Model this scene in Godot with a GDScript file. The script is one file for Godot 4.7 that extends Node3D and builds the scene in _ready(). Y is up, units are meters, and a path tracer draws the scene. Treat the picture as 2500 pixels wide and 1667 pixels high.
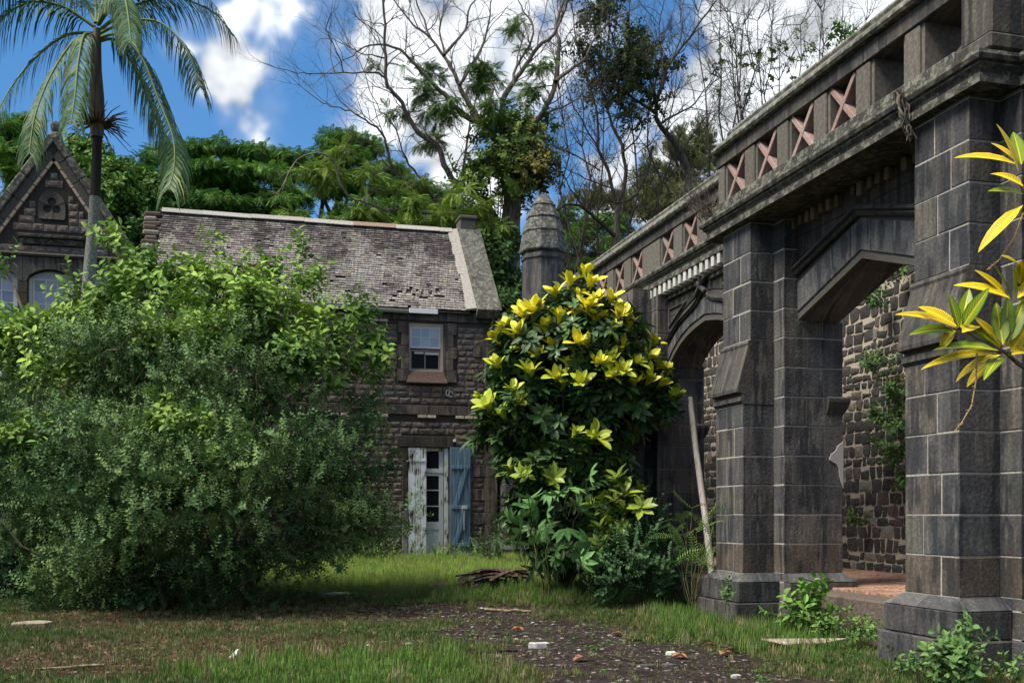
extends Node3D
# An overgrown courtyard: a dark basalt arcade on the right, a shingled stone house and a gabled
# wing at the far side, shrubs, a palm and bare trees.  y is up, metres; the eye stands at the origin.

const F := 2500.0          # focal length in pixels of the 2500 x 1667 survey picture
const EYE := 1.38
const BAY := 3.93          # arcade pier spacing
var rng := RandomNumberGenerator.new()
var mats := {}
var noise := FastNoiseLite.new()

# ------------------------------------------------------------------ mesh builder
class MB:
	var v := PackedVector3Array()
	var n := PackedVector3Array()
	var c := PackedColorArray()
	var uv := PackedVector2Array()
	var ix := PackedInt32Array()
	var col := Color.WHITE
	var tip := Color(0, 0, 0, 0)      # a leaf shades over to this colour at its end
	var tf := Transform3D()

	func tri(a: Vector3, b: Vector3, d: Vector3) -> void:      # counter-clockwise from outside
		a = tf * a; b = tf * b; d = tf * d
		var m := (b - a).cross(d - a).normalized()
		var k := v.size()
		v.append(a); v.append(b); v.append(d)
		for i in 3:
			n.append(m); c.append(col); uv.append(Vector2.ZERO)
		ix.append(k); ix.append(k + 2); ix.append(k + 1)

	func quad(a: Vector3, b: Vector3, d: Vector3, e: Vector3, ua := Vector2(0, 0), ud := Vector2(1, 1)) -> void:
		a = tf * a; b = tf * b; d = tf * d; e = tf * e
		var m := (d - a).cross(e - b).normalized()
		var k := v.size()
		v.append(a); v.append(b); v.append(d); v.append(e)
		for i in 4:
			n.append(m); c.append(col)
		uv.append(ua); uv.append(Vector2(ud.x, ua.y)); uv.append(ud); uv.append(Vector2(ua.x, ud.y))
		ix.append(k); ix.append(k + 2); ix.append(k + 1)
		ix.append(k); ix.append(k + 3); ix.append(k + 2)

	func hexa(p: Array) -> void:      # bottom 0..3 (counter-clockwise seen from above), top 4..7
		quad(p[3], p[2], p[1], p[0]); quad(p[4], p[5], p[6], p[7])
		for i in 4:
			var j := (i + 1) % 4
			quad(p[i], p[j], p[4 + j], p[4 + i])

	func box(a: Vector3, b: Vector3, bev := 0.0) -> void:
		var lo := Vector3(minf(a.x, b.x), minf(a.y, b.y), minf(a.z, b.z))
		var hi := Vector3(maxf(a.x, b.x), maxf(a.y, b.y), maxf(a.z, b.z))
		if bev <= 0.0:
			hexa([Vector3(lo.x, lo.y, hi.z), Vector3(hi.x, lo.y, hi.z), Vector3(hi.x, lo.y, lo.z), Vector3(lo.x, lo.y, lo.z),
				Vector3(lo.x, hi.y, hi.z), Vector3(hi.x, hi.y, hi.z), Vector3(hi.x, hi.y, lo.z), Vector3(lo.x, hi.y, lo.z)])
			return
		var ctr := (lo + hi) * 0.5
		var h := (hi - lo) * 0.5
		bev = minf(bev, minf(h.x, minf(h.y, h.z)) * 0.8)
		for ax in 3:                                            # faces, then edges, then corners
			for sg in [-1.0, 1.0]:
				var b1 := (ax + 1) % 3
				var b2 := (ax + 2) % 3
				var q := []
				for s in [[-1, -1], [1, -1], [1, 1], [-1, 1]]:
					var w := ctr
					w[ax] += sg * h[ax]; w[b1] += s[0] * (h[b1] - bev); w[b2] += s[1] * (h[b2] - bev)
					q.append(w)
				if sg > 0: quad(q[0], q[1], q[2], q[3])
				else: quad(q[3], q[2], q[1], q[0])
		for ax in 3:
			var b1 := (ax + 1) % 3
			var b2 := (ax + 2) % 3
			for s1 in [-1.0, 1.0]:
				for s2 in [-1.0, 1.0]:
					var q := []
					for k in 4:
						var w := ctr
						var first := k == 0 or k == 3
						w[ax] += (1.0 if k >= 2 else -1.0) * (h[ax] - bev)
						w[b1] += s1 * (h[b1] - (0.0 if first else bev))
						w[b2] += s2 * (h[b2] - (bev if first else 0.0))
						q.append(w)
					if s1 * s2 > 0: quad(q[0], q[1], q[2], q[3])
					else: quad(q[3], q[2], q[1], q[0])
		for sx in [-1.0, 1.0]:
			for sy in [-1.0, 1.0]:
				for sz in [-1.0, 1.0]:
					var a1 := ctr + Vector3(sx * h.x, sy * (h.y - bev), sz * (h.z - bev))
					var a2 := ctr + Vector3(sx * (h.x - bev), sy * h.y, sz * (h.z - bev))
					var a3 := ctr + Vector3(sx * (h.x - bev), sy * (h.y - bev), sz * h.z)
					if sx * sy * sz > 0: tri(a1, a2, a3)
					else: tri(a3, a2, a1)

	func inset(p: PackedVector2Array, by: float) -> PackedVector2Array:
		var o := PackedVector2Array()
		var k := p.size()
		for i in k:
			var d0 := (p[i] - p[(i + k - 1) % k]).normalized()
			var d1 := (p[(i + 1) % k] - p[i]).normalized()
			var n0 := Vector2(-d0.y, d0.x)
			var n1 := Vector2(-d1.y, d1.x)
			var m := (n0 + n1).normalized()
			o.append(p[i] + m * by / maxf(0.4, m.dot(n0)))
		return o

	# polygon in x, y (counter-clockwise seen from +z) from depth z0 to z1, its front edge bevelled
	func slab(p: PackedVector2Array, z0: float, z1: float, bev := 0.0, back := false, jit := 0.0, dome := 0.0) -> void:
		var k := p.size()
		var q := inset(p, bev) if bev > 0.0 else p
		var zs := PackedFloat32Array()
		for i in k: zs.append(z1 + (randf_like(i) - 0.5) * jit)
		for i in k:
			var j := (i + 1) % k
			var zb := z1 - bev * 0.8
			quad(Vector3(p[i].x, p[i].y, z0), Vector3(p[j].x, p[j].y, z0), Vector3(p[j].x, p[j].y, zb), Vector3(p[i].x, p[i].y, zb))
			if bev > 0.0:
				quad(Vector3(p[i].x, p[i].y, zb), Vector3(p[j].x, p[j].y, zb), Vector3(q[j].x, q[j].y, zs[j]), Vector3(q[i].x, q[i].y, zs[i]))
		if dome > 0.0 or jit > 0.0:
			var m := Vector2.ZERO
			for w in q: m += w / k
			for i in k:
				var j := (i + 1) % k
				tri(Vector3(m.x, m.y, z1 + dome), Vector3(q[i].x, q[i].y, zs[i]), Vector3(q[j].x, q[j].y, zs[j]))
		else:
			cap(q, z1, false)
		if back: cap(p, z0, true)

	var seed_at := 0
	func randf_like(i: int) -> float:
		seed_at = (seed_at * 1103515245 + 12345 + i * 7919) & 0x7fffffff
		return float(seed_at % 10007) / 10007.0

	func cap(q: PackedVector2Array, z: float, away: bool) -> void:
		var t := Geometry2D.triangulate_polygon(q)
		for i in range(0, t.size(), 3):
			var a := q[t[i]]; var b := q[t[i + 1]]; var d := q[t[i + 2]]
			var ccw := (b - a).cross(d - a) > 0
			if ccw == away:
				var x := b; b = d; d = x
			tri(Vector3(a.x, a.y, z), Vector3(b.x, b.y, z), Vector3(d.x, d.y, z))

	# rock-faced stone: a rough projecting face with a drafted margin
	func rock(x0: float, x1: float, y0: float, y1: float, z: float, proud: float, r: RandomNumberGenerator) -> void:
		var g := []
		for j in 4:
			var row := []
			for i in 5:
				var fx := i / 4.0; var fy := j / 3.0
				var edge := i == 0 or i == 4 or j == 0 or j == 3
				var xx := lerpf(x0, x1, fx) + (0.0 if edge else r.randf_range(-0.2, 0.2) * (x1 - x0) * 0.25)
				var yy := lerpf(y0, y1, fy) + (0.0 if edge else r.randf_range(-0.2, 0.25) * (y1 - y0) * 0.33)
				row.append(Vector3(xx, yy, z + (r.randf_range(0.0, 0.25) if edge else r.randf_range(0.35, 1.0)) * proud))
			g.append(row)
		for j in 3:
			for i in 4:
				if (i + j) % 2:
					tri(g[j][i], g[j][i + 1], g[j + 1][i + 1]); tri(g[j][i], g[j + 1][i + 1], g[j + 1][i])
				else:
					tri(g[j][i], g[j][i + 1], g[j + 1][i]); tri(g[j][i + 1], g[j + 1][i + 1], g[j + 1][i])
		var zb := z - 0.03
		for i in 4:
			quad(Vector3(g[0][i].x, y0, zb), Vector3(g[0][i + 1].x, y0, zb), g[0][i + 1], g[0][i])
			quad(g[3][i], g[3][i + 1], Vector3(g[3][i + 1].x, y1, zb), Vector3(g[3][i].x, y1, zb))
		for j in 3:
			quad(Vector3(x0, g[j + 1][0].y, zb), Vector3(x0, g[j][0].y, zb), g[j][0], g[j + 1][0])
			quad(g[j + 1][4], g[j][4], Vector3(x1, g[j][4].y, zb), Vector3(x1, g[j + 1][4].y, zb))

	func tube(p: Array, r: Array, sides := 6, cap_end := true) -> void:
		var k := p.size()
		if k < 2: return
		var side := Vector3.ZERO
		var base := v.size()
		var run := 0.0
		for i in k:
			var d: Vector3 = (p[mini(i + 1, k - 1)] - p[maxi(i - 1, 0)])
			d = d.normalized() if d.length() > 1e-6 else Vector3.UP
			if side == Vector3.ZERO:
				side = d.cross(Vector3(0.31, 0.2, 0.93)).normalized()
			side = (side - d * side.dot(d)).normalized()
			var up := d.cross(side)
			if i > 0: run += (p[i] - p[i - 1]).length()
			for s in sides + 1:
				var a := TAU * s / sides
				var m := side * cos(a) + up * sin(a)
				v.append(tf * (p[i] + m * r[i])); n.append((tf.basis * m).normalized()); c.append(col)
				uv.append(Vector2(float(s) / sides, run))
		for i in k - 1:
			for s in sides:
				var a := base + i * (sides + 1) + s
				var b := a + sides + 1
				ix.append(a); ix.append(b); ix.append(a + 1)
				ix.append(a + 1); ix.append(b); ix.append(b + 1)
		if cap_end:
			var e: Vector3 = p[k - 1]
			var d2: Vector3 = (p[k - 1] - p[k - 2]).normalized()
			var cb := v.size()
			for s in sides + 1:
				var q := base + (k - 1) * (sides + 1) + s
				v.append(v[q]); n.append(d2); c.append(col); uv.append(Vector2.ZERO)
			for s in range(1, sides - 1):
				ix.append(cb); ix.append(cb + s + 1); ix.append(cb + s)

	# solid of revolution about y
	func lathe(prof: Array, sides: int, flat := true) -> void:
		for i in prof.size() - 1:
			for s in sides:
				var a0 := TAU * (s + 0.5) / sides; var a1 := TAU * (s + 1.5) / sides
				var p0: Vector2 = prof[i]; var p1: Vector2 = prof[i + 1]
				quad(Vector3(cos(a1) * p0.x, p0.y, sin(a1) * p0.x), Vector3(cos(a0) * p0.x, p0.y, sin(a0) * p0.x),
					Vector3(cos(a0) * p1.x, p1.y, sin(a0) * p1.x), Vector3(cos(a1) * p1.x, p1.y, sin(a1) * p1.x))

	# moulding: profile (out, up) carried along a path with mitred corners; out = along x up_axis
	func sweep(prof: Array, path: Array, upv: Vector3, ends := true) -> void:
		var rings := []
		var k := path.size()
		for i in k:
			var d0: Vector3 = (path[i] - path[maxi(i - 1, 0)]).normalized()
			var d1: Vector3 = (path[mini(i + 1, k - 1)] - path[i]).normalized()
			if i == 0: d0 = d1
			if i == k - 1: d1 = d0
			var o0 := d0.cross(upv).normalized()
			var o1 := d1.cross(upv).normalized()
			var m := (o0 + o1).normalized()
			m /= maxf(0.35, m.dot(o0))
			var ring := []
			for q in prof: ring.append(path[i] + m * q.x + upv * q.y)
			rings.append(ring)
		for i in k - 1:
			for j in prof.size() - 1:
				quad(rings[i][j], rings[i + 1][j], rings[i + 1][j + 1], rings[i][j + 1])
		if ends:
			for e in [0, k - 1]:
				var m := Vector3.ZERO
				for q in rings[e]: m += q / prof.size()
				for j in prof.size():
					var a: Vector3 = rings[e][j]; var b: Vector3 = rings[e][(j + 1) % prof.size()]
					if e == 0: tri(m, a, b)
					else: tri(m, b, a)

	# a leaf: rib with two halves folded up, bending by droop
	func leaf(p: Vector3, d: Vector3, upv: Vector3, length: float, width: float, fold := 0.25, droop := 0.3, segs := 2, shape := 0.5) -> void:
		d = d.normalized()
		var side := d.cross(upv)
		if side.length() < 1e-3: side = d.cross(Vector3(1, 0.1, 0))
		side = side.normalized()
		var nn := side.cross(d).normalized()
		var prev := [p, p, p]
		var pt := p
		var dd := d
		var own := col
		var done := 0.0
		for i in segs:
			var f := float(i + 1) / segs
			if segs > 3: f = 1.0 - pow(1.0 - f, 1.6)
			if tip.a > 0.0: col = own.lerp(tip, f * f)
			dd = (dd - nn * droop / segs).normalized()
			var n2 := side.cross(dd).normalized()
			pt += dd * length * (f - done)
			var u0 := done
			done = f
			var w := width * 0.5 * (pow(sin(PI * pow(f, shape + 0.35)), 0.8) if f < 0.999 else 0.0)
			var l := pt - side * w + n2 * w * fold
			var rr := pt + side * w + n2 * w * fold
			if i == 0:
				var k := v.size()
				tri(prev[1], pt, l); tri(prev[1], rr, pt)
				uv[k] = Vector2(0.5, 0); uv[k + 1] = Vector2(0.5, f); uv[k + 2] = Vector2(0, f)
				uv[k + 3] = Vector2(0.5, 0); uv[k + 4] = Vector2(1, f); uv[k + 5] = Vector2(0.5, f)
			elif f > 0.999:
				var k := v.size()
				tri(prev[0], prev[1], pt); tri(prev[1], prev[2], pt)
				uv[k] = Vector2(0, u0); uv[k + 1] = Vector2(0.5, u0); uv[k + 2] = Vector2(0.5, 1)
				uv[k + 3] = Vector2(0.5, u0); uv[k + 4] = Vector2(1, u0); uv[k + 5] = Vector2(0.5, 1)
			else:
				quad(prev[0], prev[1], pt, l, Vector2(0, u0), Vector2(0.5, f))
				quad(prev[1], prev[2], rr, pt, Vector2(0.5, u0), Vector2(1, f))
			prev = [l, pt, rr]
		col = own

	func mesh(m: Material) -> ArrayMesh:
		var a := []
		a.resize(Mesh.ARRAY_MAX)
		a[Mesh.ARRAY_VERTEX] = v; a[Mesh.ARRAY_NORMAL] = n; a[Mesh.ARRAY_COLOR] = c
		a[Mesh.ARRAY_TEX_UV] = uv; a[Mesh.ARRAY_INDEX] = ix
		var am := ArrayMesh.new()
		am.add_surface_from_arrays(Mesh.PRIMITIVE_TRIANGLES, a)
		am.surface_set_material(0, m)
		return am

# ------------------------------------------------------------------ nodes
func thing(called: String, label: String, category: String, at := Vector3.ZERO, turn := 0.0, group := "") -> Node3D:
	var o := Node3D.new()
	o.name = called
	add_child(o, true)
	o.position = at
	o.rotation.y = turn
	o.set_meta("label", label); o.set_meta("category", category)
	if group: o.set_meta("group", group)
	return o

func part(parent: Node, called: String, mb: MB, m: Material) -> MeshInstance3D:
	var o := MeshInstance3D.new()
	o.name = called
	o.mesh = mb.mesh(m)
	parent.add_child(o, true)
	return o

func solo(called: String, label: String, category: String, mb: MB, m: Material, at := Vector3.ZERO, turn := 0.0, group := "") -> MeshInstance3D:
	var o := part(self, called, mb, m)
	o.position = at
	o.rotation.y = turn
	o.set_meta("label", label); o.set_meta("category", category)
	if group: o.set_meta("group", group)
	return o

func setting(called: String, mb: MB, m: Material) -> MeshInstance3D:
	var o := part(self, called, mb, m)
	o.set_meta("kind", "structure")
	return o

func scatter(parent: Node, called: String, mesh: Mesh, places: Array, tints: Array) -> MultiMeshInstance3D:
	var mm := MultiMesh.new()
	mm.transform_format = MultiMesh.TRANSFORM_3D
	mm.use_colors = true
	mm.mesh = mesh
	mm.instance_count = places.size()
	for i in places.size():
		mm.set_instance_transform(i, places[i])
		mm.set_instance_color(i, tints[i])
	var o := MultiMeshInstance3D.new()
	o.name = called
	o.multimesh = mm
	o.set_meta("kind", "stuff")
	parent.add_child(o, true)
	return o

func P(u: float, v: float, z: float) -> Vector3:             # a surveyed direction at depth z
	return Vector3((u - 1250.0) / F * z, EYE + (1255.0 - v) / F * z, -z)

func rr(a: float, b: float) -> float:
	return rng.randf_range(a, b)

func vary(c: Color, by: float) -> Color:
	var k := 1.0 + rr(-by, by)
	return Color(c.r * k * (1.0 + rr(-by, by) * 0.3), c.g * k, c.b * k * (1.0 + rr(-by, by) * 0.3))

func rand_dir() -> Vector3:
	var y := rr(-1, 1)
	var a := rr(0, TAU)
	var h := sqrt(1 - y * y)
	return Vector3(cos(a) * h, y, sin(a) * h)

func along(y_axis: Vector3, roll: float, sc: float, at: Vector3) -> Transform3D:   # a sprig's growth axis is y
	y_axis = y_axis.normalized()
	var x := y_axis.cross(Vector3(0.123, 0.2, 0.97)).normalized()
	var b := Basis(x, y_axis, x.cross(y_axis))
	return Transform3D(b.rotated(y_axis, roll).scaled(Vector3(sc, sc, sc)), at)

# ------------------------------------------------------------------ textures and materials
func noise_bytes(w: int, h: int, freq: float, seed_no: int, oct := 4, kind := FastNoiseLite.TYPE_SIMPLEX_SMOOTH) -> PackedByteArray:
	var f := FastNoiseLite.new()
	f.noise_type = kind
	f.seed = seed_no
	f.frequency = freq
	f.fractal_octaves = oct
	return f.get_seamless_image(w, h).get_data()

func stretched(w: int, h: int, freq: float, seed_no: int, times: int) -> PackedByteArray:   # long streaks down
	var f := FastNoiseLite.new()
	f.noise_type = FastNoiseLite.TYPE_SIMPLEX_SMOOTH
	f.seed = seed_no
	f.frequency = freq
	f.fractal_octaves = 4
	var im := f.get_seamless_image(w, h / times)
	im.resize(w, h, Image.INTERPOLATE_CUBIC)
	return im.get_data()

func pic(size: int, data: PackedByteArray) -> ImageTexture:
	return ImageTexture.create_from_image(Image.create_from_data(size, size, false, Image.FORMAT_RGB8, data))

func put3(d: PackedByteArray, i: int, c: Color) -> void:
	d[i * 3] = clampi(int(c.r * 255), 0, 255); d[i * 3 + 1] = clampi(int(c.g * 255), 0, 255); d[i * 3 + 2] = clampi(int(c.b * 255), 0, 255)

func normal_of(size: int, h: PackedByteArray, strength: float) -> ImageTexture:
	var im := Image.create_from_data(size, size, false, Image.FORMAT_L8, h)
	im.convert(Image.FORMAT_RGBA8)
	im.bump_map_to_normal_map(strength)
	return ImageTexture.create_from_image(im)

func mat(rough := 0.9, spec := 0.4) -> StandardMaterial3D:
	var m := StandardMaterial3D.new()
	m.vertex_color_use_as_albedo = true
	m.roughness = rough
	m.metallic_specular = spec
	return m

func tri_map(m: StandardMaterial3D, metres: float) -> void:
	m.uv1_triplanar = true
	m.uv1_world_triplanar = true
	m.uv1_triplanar_sharpness = 6.0
	m.uv1_scale = Vector3.ONE / metres

func detail(m: StandardMaterial3D, t: Texture2D, metres: float) -> void:
	m.detail_enabled = true
	m.detail_albedo = t
	m.detail_blend_mode = BaseMaterial3D.BLEND_MODE_MUL
	m.detail_uv_layer = BaseMaterial3D.DETAIL_UV_2
	m.uv2_triplanar = true
	m.uv2_world_triplanar = true
	m.uv2_triplanar_sharpness = 6.0
	m.uv2_scale = Vector3.ONE / metres

func make_materials() -> void:
	var S := 512
	var fine := noise_bytes(S, S, 0.12, 1, 3)
	var mid := noise_bytes(S, S, 0.022, 2, 5)
	var big := noise_bytes(S, S, 0.008, 3, 5)
	var cell := noise_bytes(S, S, 0.05, 4, 3)
	var grain := PackedByteArray(); grain.resize(S * S * 3)
	var lich := PackedByteArray(); lich.resize(S * S * 3)
	var soil := PackedByteArray(); soil.resize(S * S * 3)
	var bark := PackedByteArray(); bark.resize(S * S * 3)
	var hgt := PackedByteArray(); hgt.resize(S * S)
	var st := stretched(S, S, 0.03, 9, 8)
	for i in S * S:
		var f := fine[i] / 255.0; var m := mid[i] / 255.0; var b := big[i] / 255.0; var k := cell[i] / 255.0
		var g := 0.84 + 0.34 * (f - 0.5) * 1.6 + 0.30 * (m - 0.5)
		var white := smoothstep(0.73, 0.80, k) * smoothstep(0.4, 0.65, m) * 0.9
		g = clampf(g, 0.3, 1.0) - white * 0.0
		put3(grain, i, Color(g + white, g + white, g * 0.985 + white))
		hgt[i] = clampi(int(90 + (f - 0.5) * 150 + (m - 0.5) * 90), 0, 255)
		var ring := smoothstep(0.53, 0.57, m * 0.8 + k * 0.2)
		var spots := smoothstep(0.70, 0.74, k * 0.7 + f * 0.3)
		var l := maxf(ring * (0.35 + 0.5 * k), spots * 0.9)
		var base := 0.50 + 0.35 * (f - 0.5) + 0.35 * (b - 0.5)
		var lc := Color(base, base * 0.985, base * 0.96).lerp(Color(0.97, 1.0, 0.93), l * (0.7 + 0.5 * (f - 0.5)))
		put3(lich, i, lc)
		var so := 0.84 + 0.5 * (f - 0.5) + 0.4 * (m - 0.5)
		var speck := smoothstep(0.74, 0.8, k * 0.5 + f * 0.5) * 0.35
		put3(soil, i, Color(so + speck, so * 0.98 + speck, so * 0.95 + speck))
		var ba := 0.83 + 0.6 * (st[i] / 255.0 - 0.5) + 0.3 * (f - 0.5)
		put3(bark, i, Color(ba, ba * 0.98, ba * 0.95))
	var t_grain := pic(S, grain)
	var t_lich := pic(S, lich)
	var t_soil := pic(S, soil)
	var t_bark := pic(S, bark)
	var n_grain := normal_of(S, hgt, 3.0)
	# long weather streaks on the ashlar: dark runs, brown runs, pale lime runs
	var L := 1024
	var s1 := stretched(L, L, 0.012, 21, 16)
	var s2 := stretched(L, L, 0.02, 22, 8)
	var s3 := stretched(L, L, 0.03, 23, 16)
	var bl := noise_bytes(L, L, 0.006, 24, 5)
	var streak := PackedByteArray(); streak.resize(L * L * 3)
	for i in L * L:
		var a := s1[i] / 255.0; var b := s2[i] / 255.0; var d := s3[i] / 255.0; var e := bl[i] / 255.0
		var c := Color(0.80, 0.80, 0.81)
		c = c.lerp(Color(0.50, 0.53, 0.58), smoothstep(0.44, 0.62, a * 0.65 + e * 0.35) * 0.95)
		c = c.lerp(Color(0.86, 0.78, 0.74), smoothstep(0.54, 0.72, b * 0.6 + e * 0.4) * 0.45)
		c = c.lerp(Color(1.0, 0.98, 0.95), smoothstep(0.54, 0.70, d * 0.65 + (1.0 - e) * 0.35) * 0.9)
		put3(streak, i, c)
	var t_streak := pic(L, streak)
	# paint peeling off boards in upright flakes
	var p1 := stretched(S, S, 0.07, 31, 16)
	var p2 := noise_bytes(S, S, 0.007, 32, 4)
	var peel := PackedByteArray(); peel.resize(S * S * 3)
	for i in S * S:
		var k := p1[i] / 255.0 * 0.62 + p2[i] / 255.0 * 0.38
		var c := Color(0.95, 0.97, 1.0).lerp(Color(0.86, 0.87, 0.84), smoothstep(0.4, 0.55, p2[i] / 255.0))
		c = c.lerp(Color(0.18, 0.16, 0.16), smoothstep(0.60, 0.66, k))
		put3(peel, i, c)
	# palm bark: pale bands with dark flecks
	var q1 := noise_bytes(S, S, 0.05, 41, 4)
	var ring_b := PackedByteArray(); ring_b.resize(S * S * 3)
	for i in S * S:
		var y := i / S; var x := i % S
		var k := q1[y * S + (x * 1) % S] / 255.0
		var q := q1[((y * 5) % S) * S + (x / 2)] / 255.0
		var c := Color(0.86, 0.88, 0.86).lerp(Color(0.22, 0.22, 0.22), smoothstep(0.50, 0.62, q * 0.7 + k * 0.3))
		put3(ring_b, i, c)
	# croton blade: yellow with green feather veins
	var cr := PackedByteArray(); cr.resize(128 * 256 * 3)
	var cg := PackedByteArray(); cg.resize(128 * 256 * 3)
	for i in 128 * 256:
		var x := (i % 128) / 127.0 - 0.5; var y := (i / 128) / 255.0
		var wob := mid[(i * 3) % (S * S)] / 255.0
		var vein := absf(fmod(y * 20.0 - absf(x) * 7.0 + 40.0 + wob * 0.25, 1.0) - 0.5) * 2.0
		var green := smoothstep(0.45, 0.75, vein) * smoothstep(0.05, 0.14, absf(x)) * (1.0 - smoothstep(0.38, 0.49, absf(x)))
		green *= smoothstep(0.25, 0.6, big[(i * 5) % (S * S)] / 255.0 + 0.25)
		put3(cr, i, Color(0.93, 0.80, 0.12).lerp(Color(0.30, 0.34, 0.10), green))
		var rib := 1.0 - smoothstep(0.02, 0.07, absf(x))
		var gold := maxf(rib, (1.0 - smoothstep(0.12, 0.42, vein)) * (1.0 - smoothstep(0.3, 0.5, absf(x))))
		put3(cg, i, Color(0.28, 0.42, 0.10).lerp(Color(0.86, 0.80, 0.16), gold * 0.85))
	var t_cr := ImageTexture.create_from_image(Image.create_from_data(128, 256, false, Image.FORMAT_RGB8, cr))
	var t_cg := ImageTexture.create_from_image(Image.create_from_data(128, 256, false, Image.FORMAT_RGB8, cg))

	var m := mat(0.88, 0.45)                                   # dressed basalt of the arcade
	m.albedo_texture = t_streak; tri_map(m, 2.9); detail(m, t_grain, 0.55); m.normal_enabled = true; m.normal_texture = n_grain; m.normal_scale = 0.32
	mats.ashlar = m
	m = mat(0.92); m.albedo_texture = t_grain; tri_map(m, 0.7); m.normal_enabled = true; m.normal_texture = n_grain; m.normal_scale = 0.8
	mats.stone = m
	m = mat(0.95, 0.3); m.albedo_texture = t_lich; tri_map(m, 1.5); m.normal_enabled = true; m.normal_texture = n_grain; m.normal_scale = 0.7
	mats.lichen = m
	m = mat(0.96, 0.2); m.albedo_texture = t_grain; tri_map(m, 0.35)
	mats.mortar = m
	m = mat(0.95, 0.2); m.albedo_texture = t_soil; tri_map(m, 0.8); detail(m, t_soil, 4.3); m.normal_enabled = true; m.normal_texture = n_grain; m.normal_scale = 1.0
	mats.soil = m
	m = mat(0.9, 0.3); m.albedo_texture = t_bark; tri_map(m, 0.9)
	mats.bark = m
	m = mat(0.8, 0.3); m.albedo_texture = t_bark; m.uv1_triplanar = true; m.uv1_world_triplanar = true; m.uv1_scale = Vector3(1.6, 0.7, 1.6)
	mats.wood = m
	m = mat(0.7, 0.4); m.albedo_texture = pic(S, peel); tri_map(m, 1.35)
	mats.peel = m
	m = mat(0.8, 0.3); m.albedo_texture = t_grain; tri_map(m, 0.4)
	mats.peel_red = m
	m = mat(0.85, 0.3); m.albedo_texture = pic(S, ring_b); m.uv1_scale = Vector3(1, 0.9, 1)
	mats.palm_bark = m
	mats.plain = mat(0.75, 0.4)
	m = mat(0.12, 0.6)
	mats.pane = m
	m = mat(0.25, 0.2)
	mats.dark_pane = m
	for q in [["leaf", 0.58, 0.28, 0.5], ["gloss", 0.42, 0.40, 0.45], ["grass", 0.7, 0.3, 0.6], ["fern", 0.65, 0.3, 0.6], ["palm", 0.55, 0.35, 0.35]]:
		m = mat(q[1], q[2])
		m.cull_mode = BaseMaterial3D.CULL_DISABLED
		m.backlight_enabled = true
		m.backlight = Color(q[3], q[3], q[3])
		mats[q[0]] = m
	m = mats.gloss.duplicate(); m.albedo_texture = t_cr; mats.croton = m
	m = mats.gloss.duplicate(); m.albedo_texture = t_cg; mats.croton_green = m

# ------------------------------------------------------------------ the arcade
# Its own axes: s runs away along the arcade, t goes in from the courtyard face, y up.  Node axes: x = -s, z = -t.
func T(s: float, t: float, y: float) -> Vector3:
	return Vector3(-s, y, -t)

func st_box(mb: MB, s0: float, s1: float, t0: float, t1: float, y0: float, y1: float, bev := 0.0) -> void:
	mb.box(T(s0, t0, y0), T(s1, t1, y1), bev)

func st_prof(mb: MB, prof: Array, s0: float, s1: float) -> void:        # profile in (t, y), drawn out along s
	var p := PackedVector2Array()
	for q in prof: p.append(q)
	if Geometry2D.is_polygon_clockwise(p): p.reverse()
	var old := mb.tf
	mb.tf = old * Transform3D(Basis(Vector3(0, 0, -1), Vector3(0, 1, 0), Vector3(1, 0, 0)), Vector3.ZERO)
	mb.slab(p, -s1, -s0, 0.0, true)
	mb.tf = old

func basalt(by := 0.14) -> Color:
	var w := rng.randf()
	var c := Color(0.142, 0.142, 0.150)
	if w < 0.35: c = Color(0.168, 0.160, 0.154)
	elif w < 0.5: c = Color(0.108, 0.111, 0.122)
	return vary(c, by)

func block(parent: Node, s0: float, s1: float, t0: float, t1: float, y0: float, y1: float, bev := 0.004, tint := Color(0, 0, 0)) -> void:
	var mb := MB.new()
	mb.col = basalt() if tint == Color(0, 0, 0) else tint
	var j := 0.006
	st_box(mb, s0 + j + rr(-0.002, 0.002), s1 - j + rr(-0.002, 0.002), t0 + rr(-0.004, 0.003), t1, y0 + j + rr(-0.002, 0.002), y1 - j + rr(-0.002, 0.002), bev * rr(0.7, 2.6))
	part(parent, "block", mb, mats.ashlar)

func taper(mb: MB, s0: float, s1: float, t0: float, t1: float, y0: float, y1: float, i: float, back := true) -> void:
	var b := i if back else 0.0
	mb.hexa([T(s1, t0, y0), T(s0, t0, y0), T(s0, t1, y0), T(s1, t1, y0), T(s1 - i, t0 + i, y1), T(s0 + i, t0 + i, y1), T(s0 + i, t1 - b, y1), T(s1 - i, t1 - b, y1)])

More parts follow.
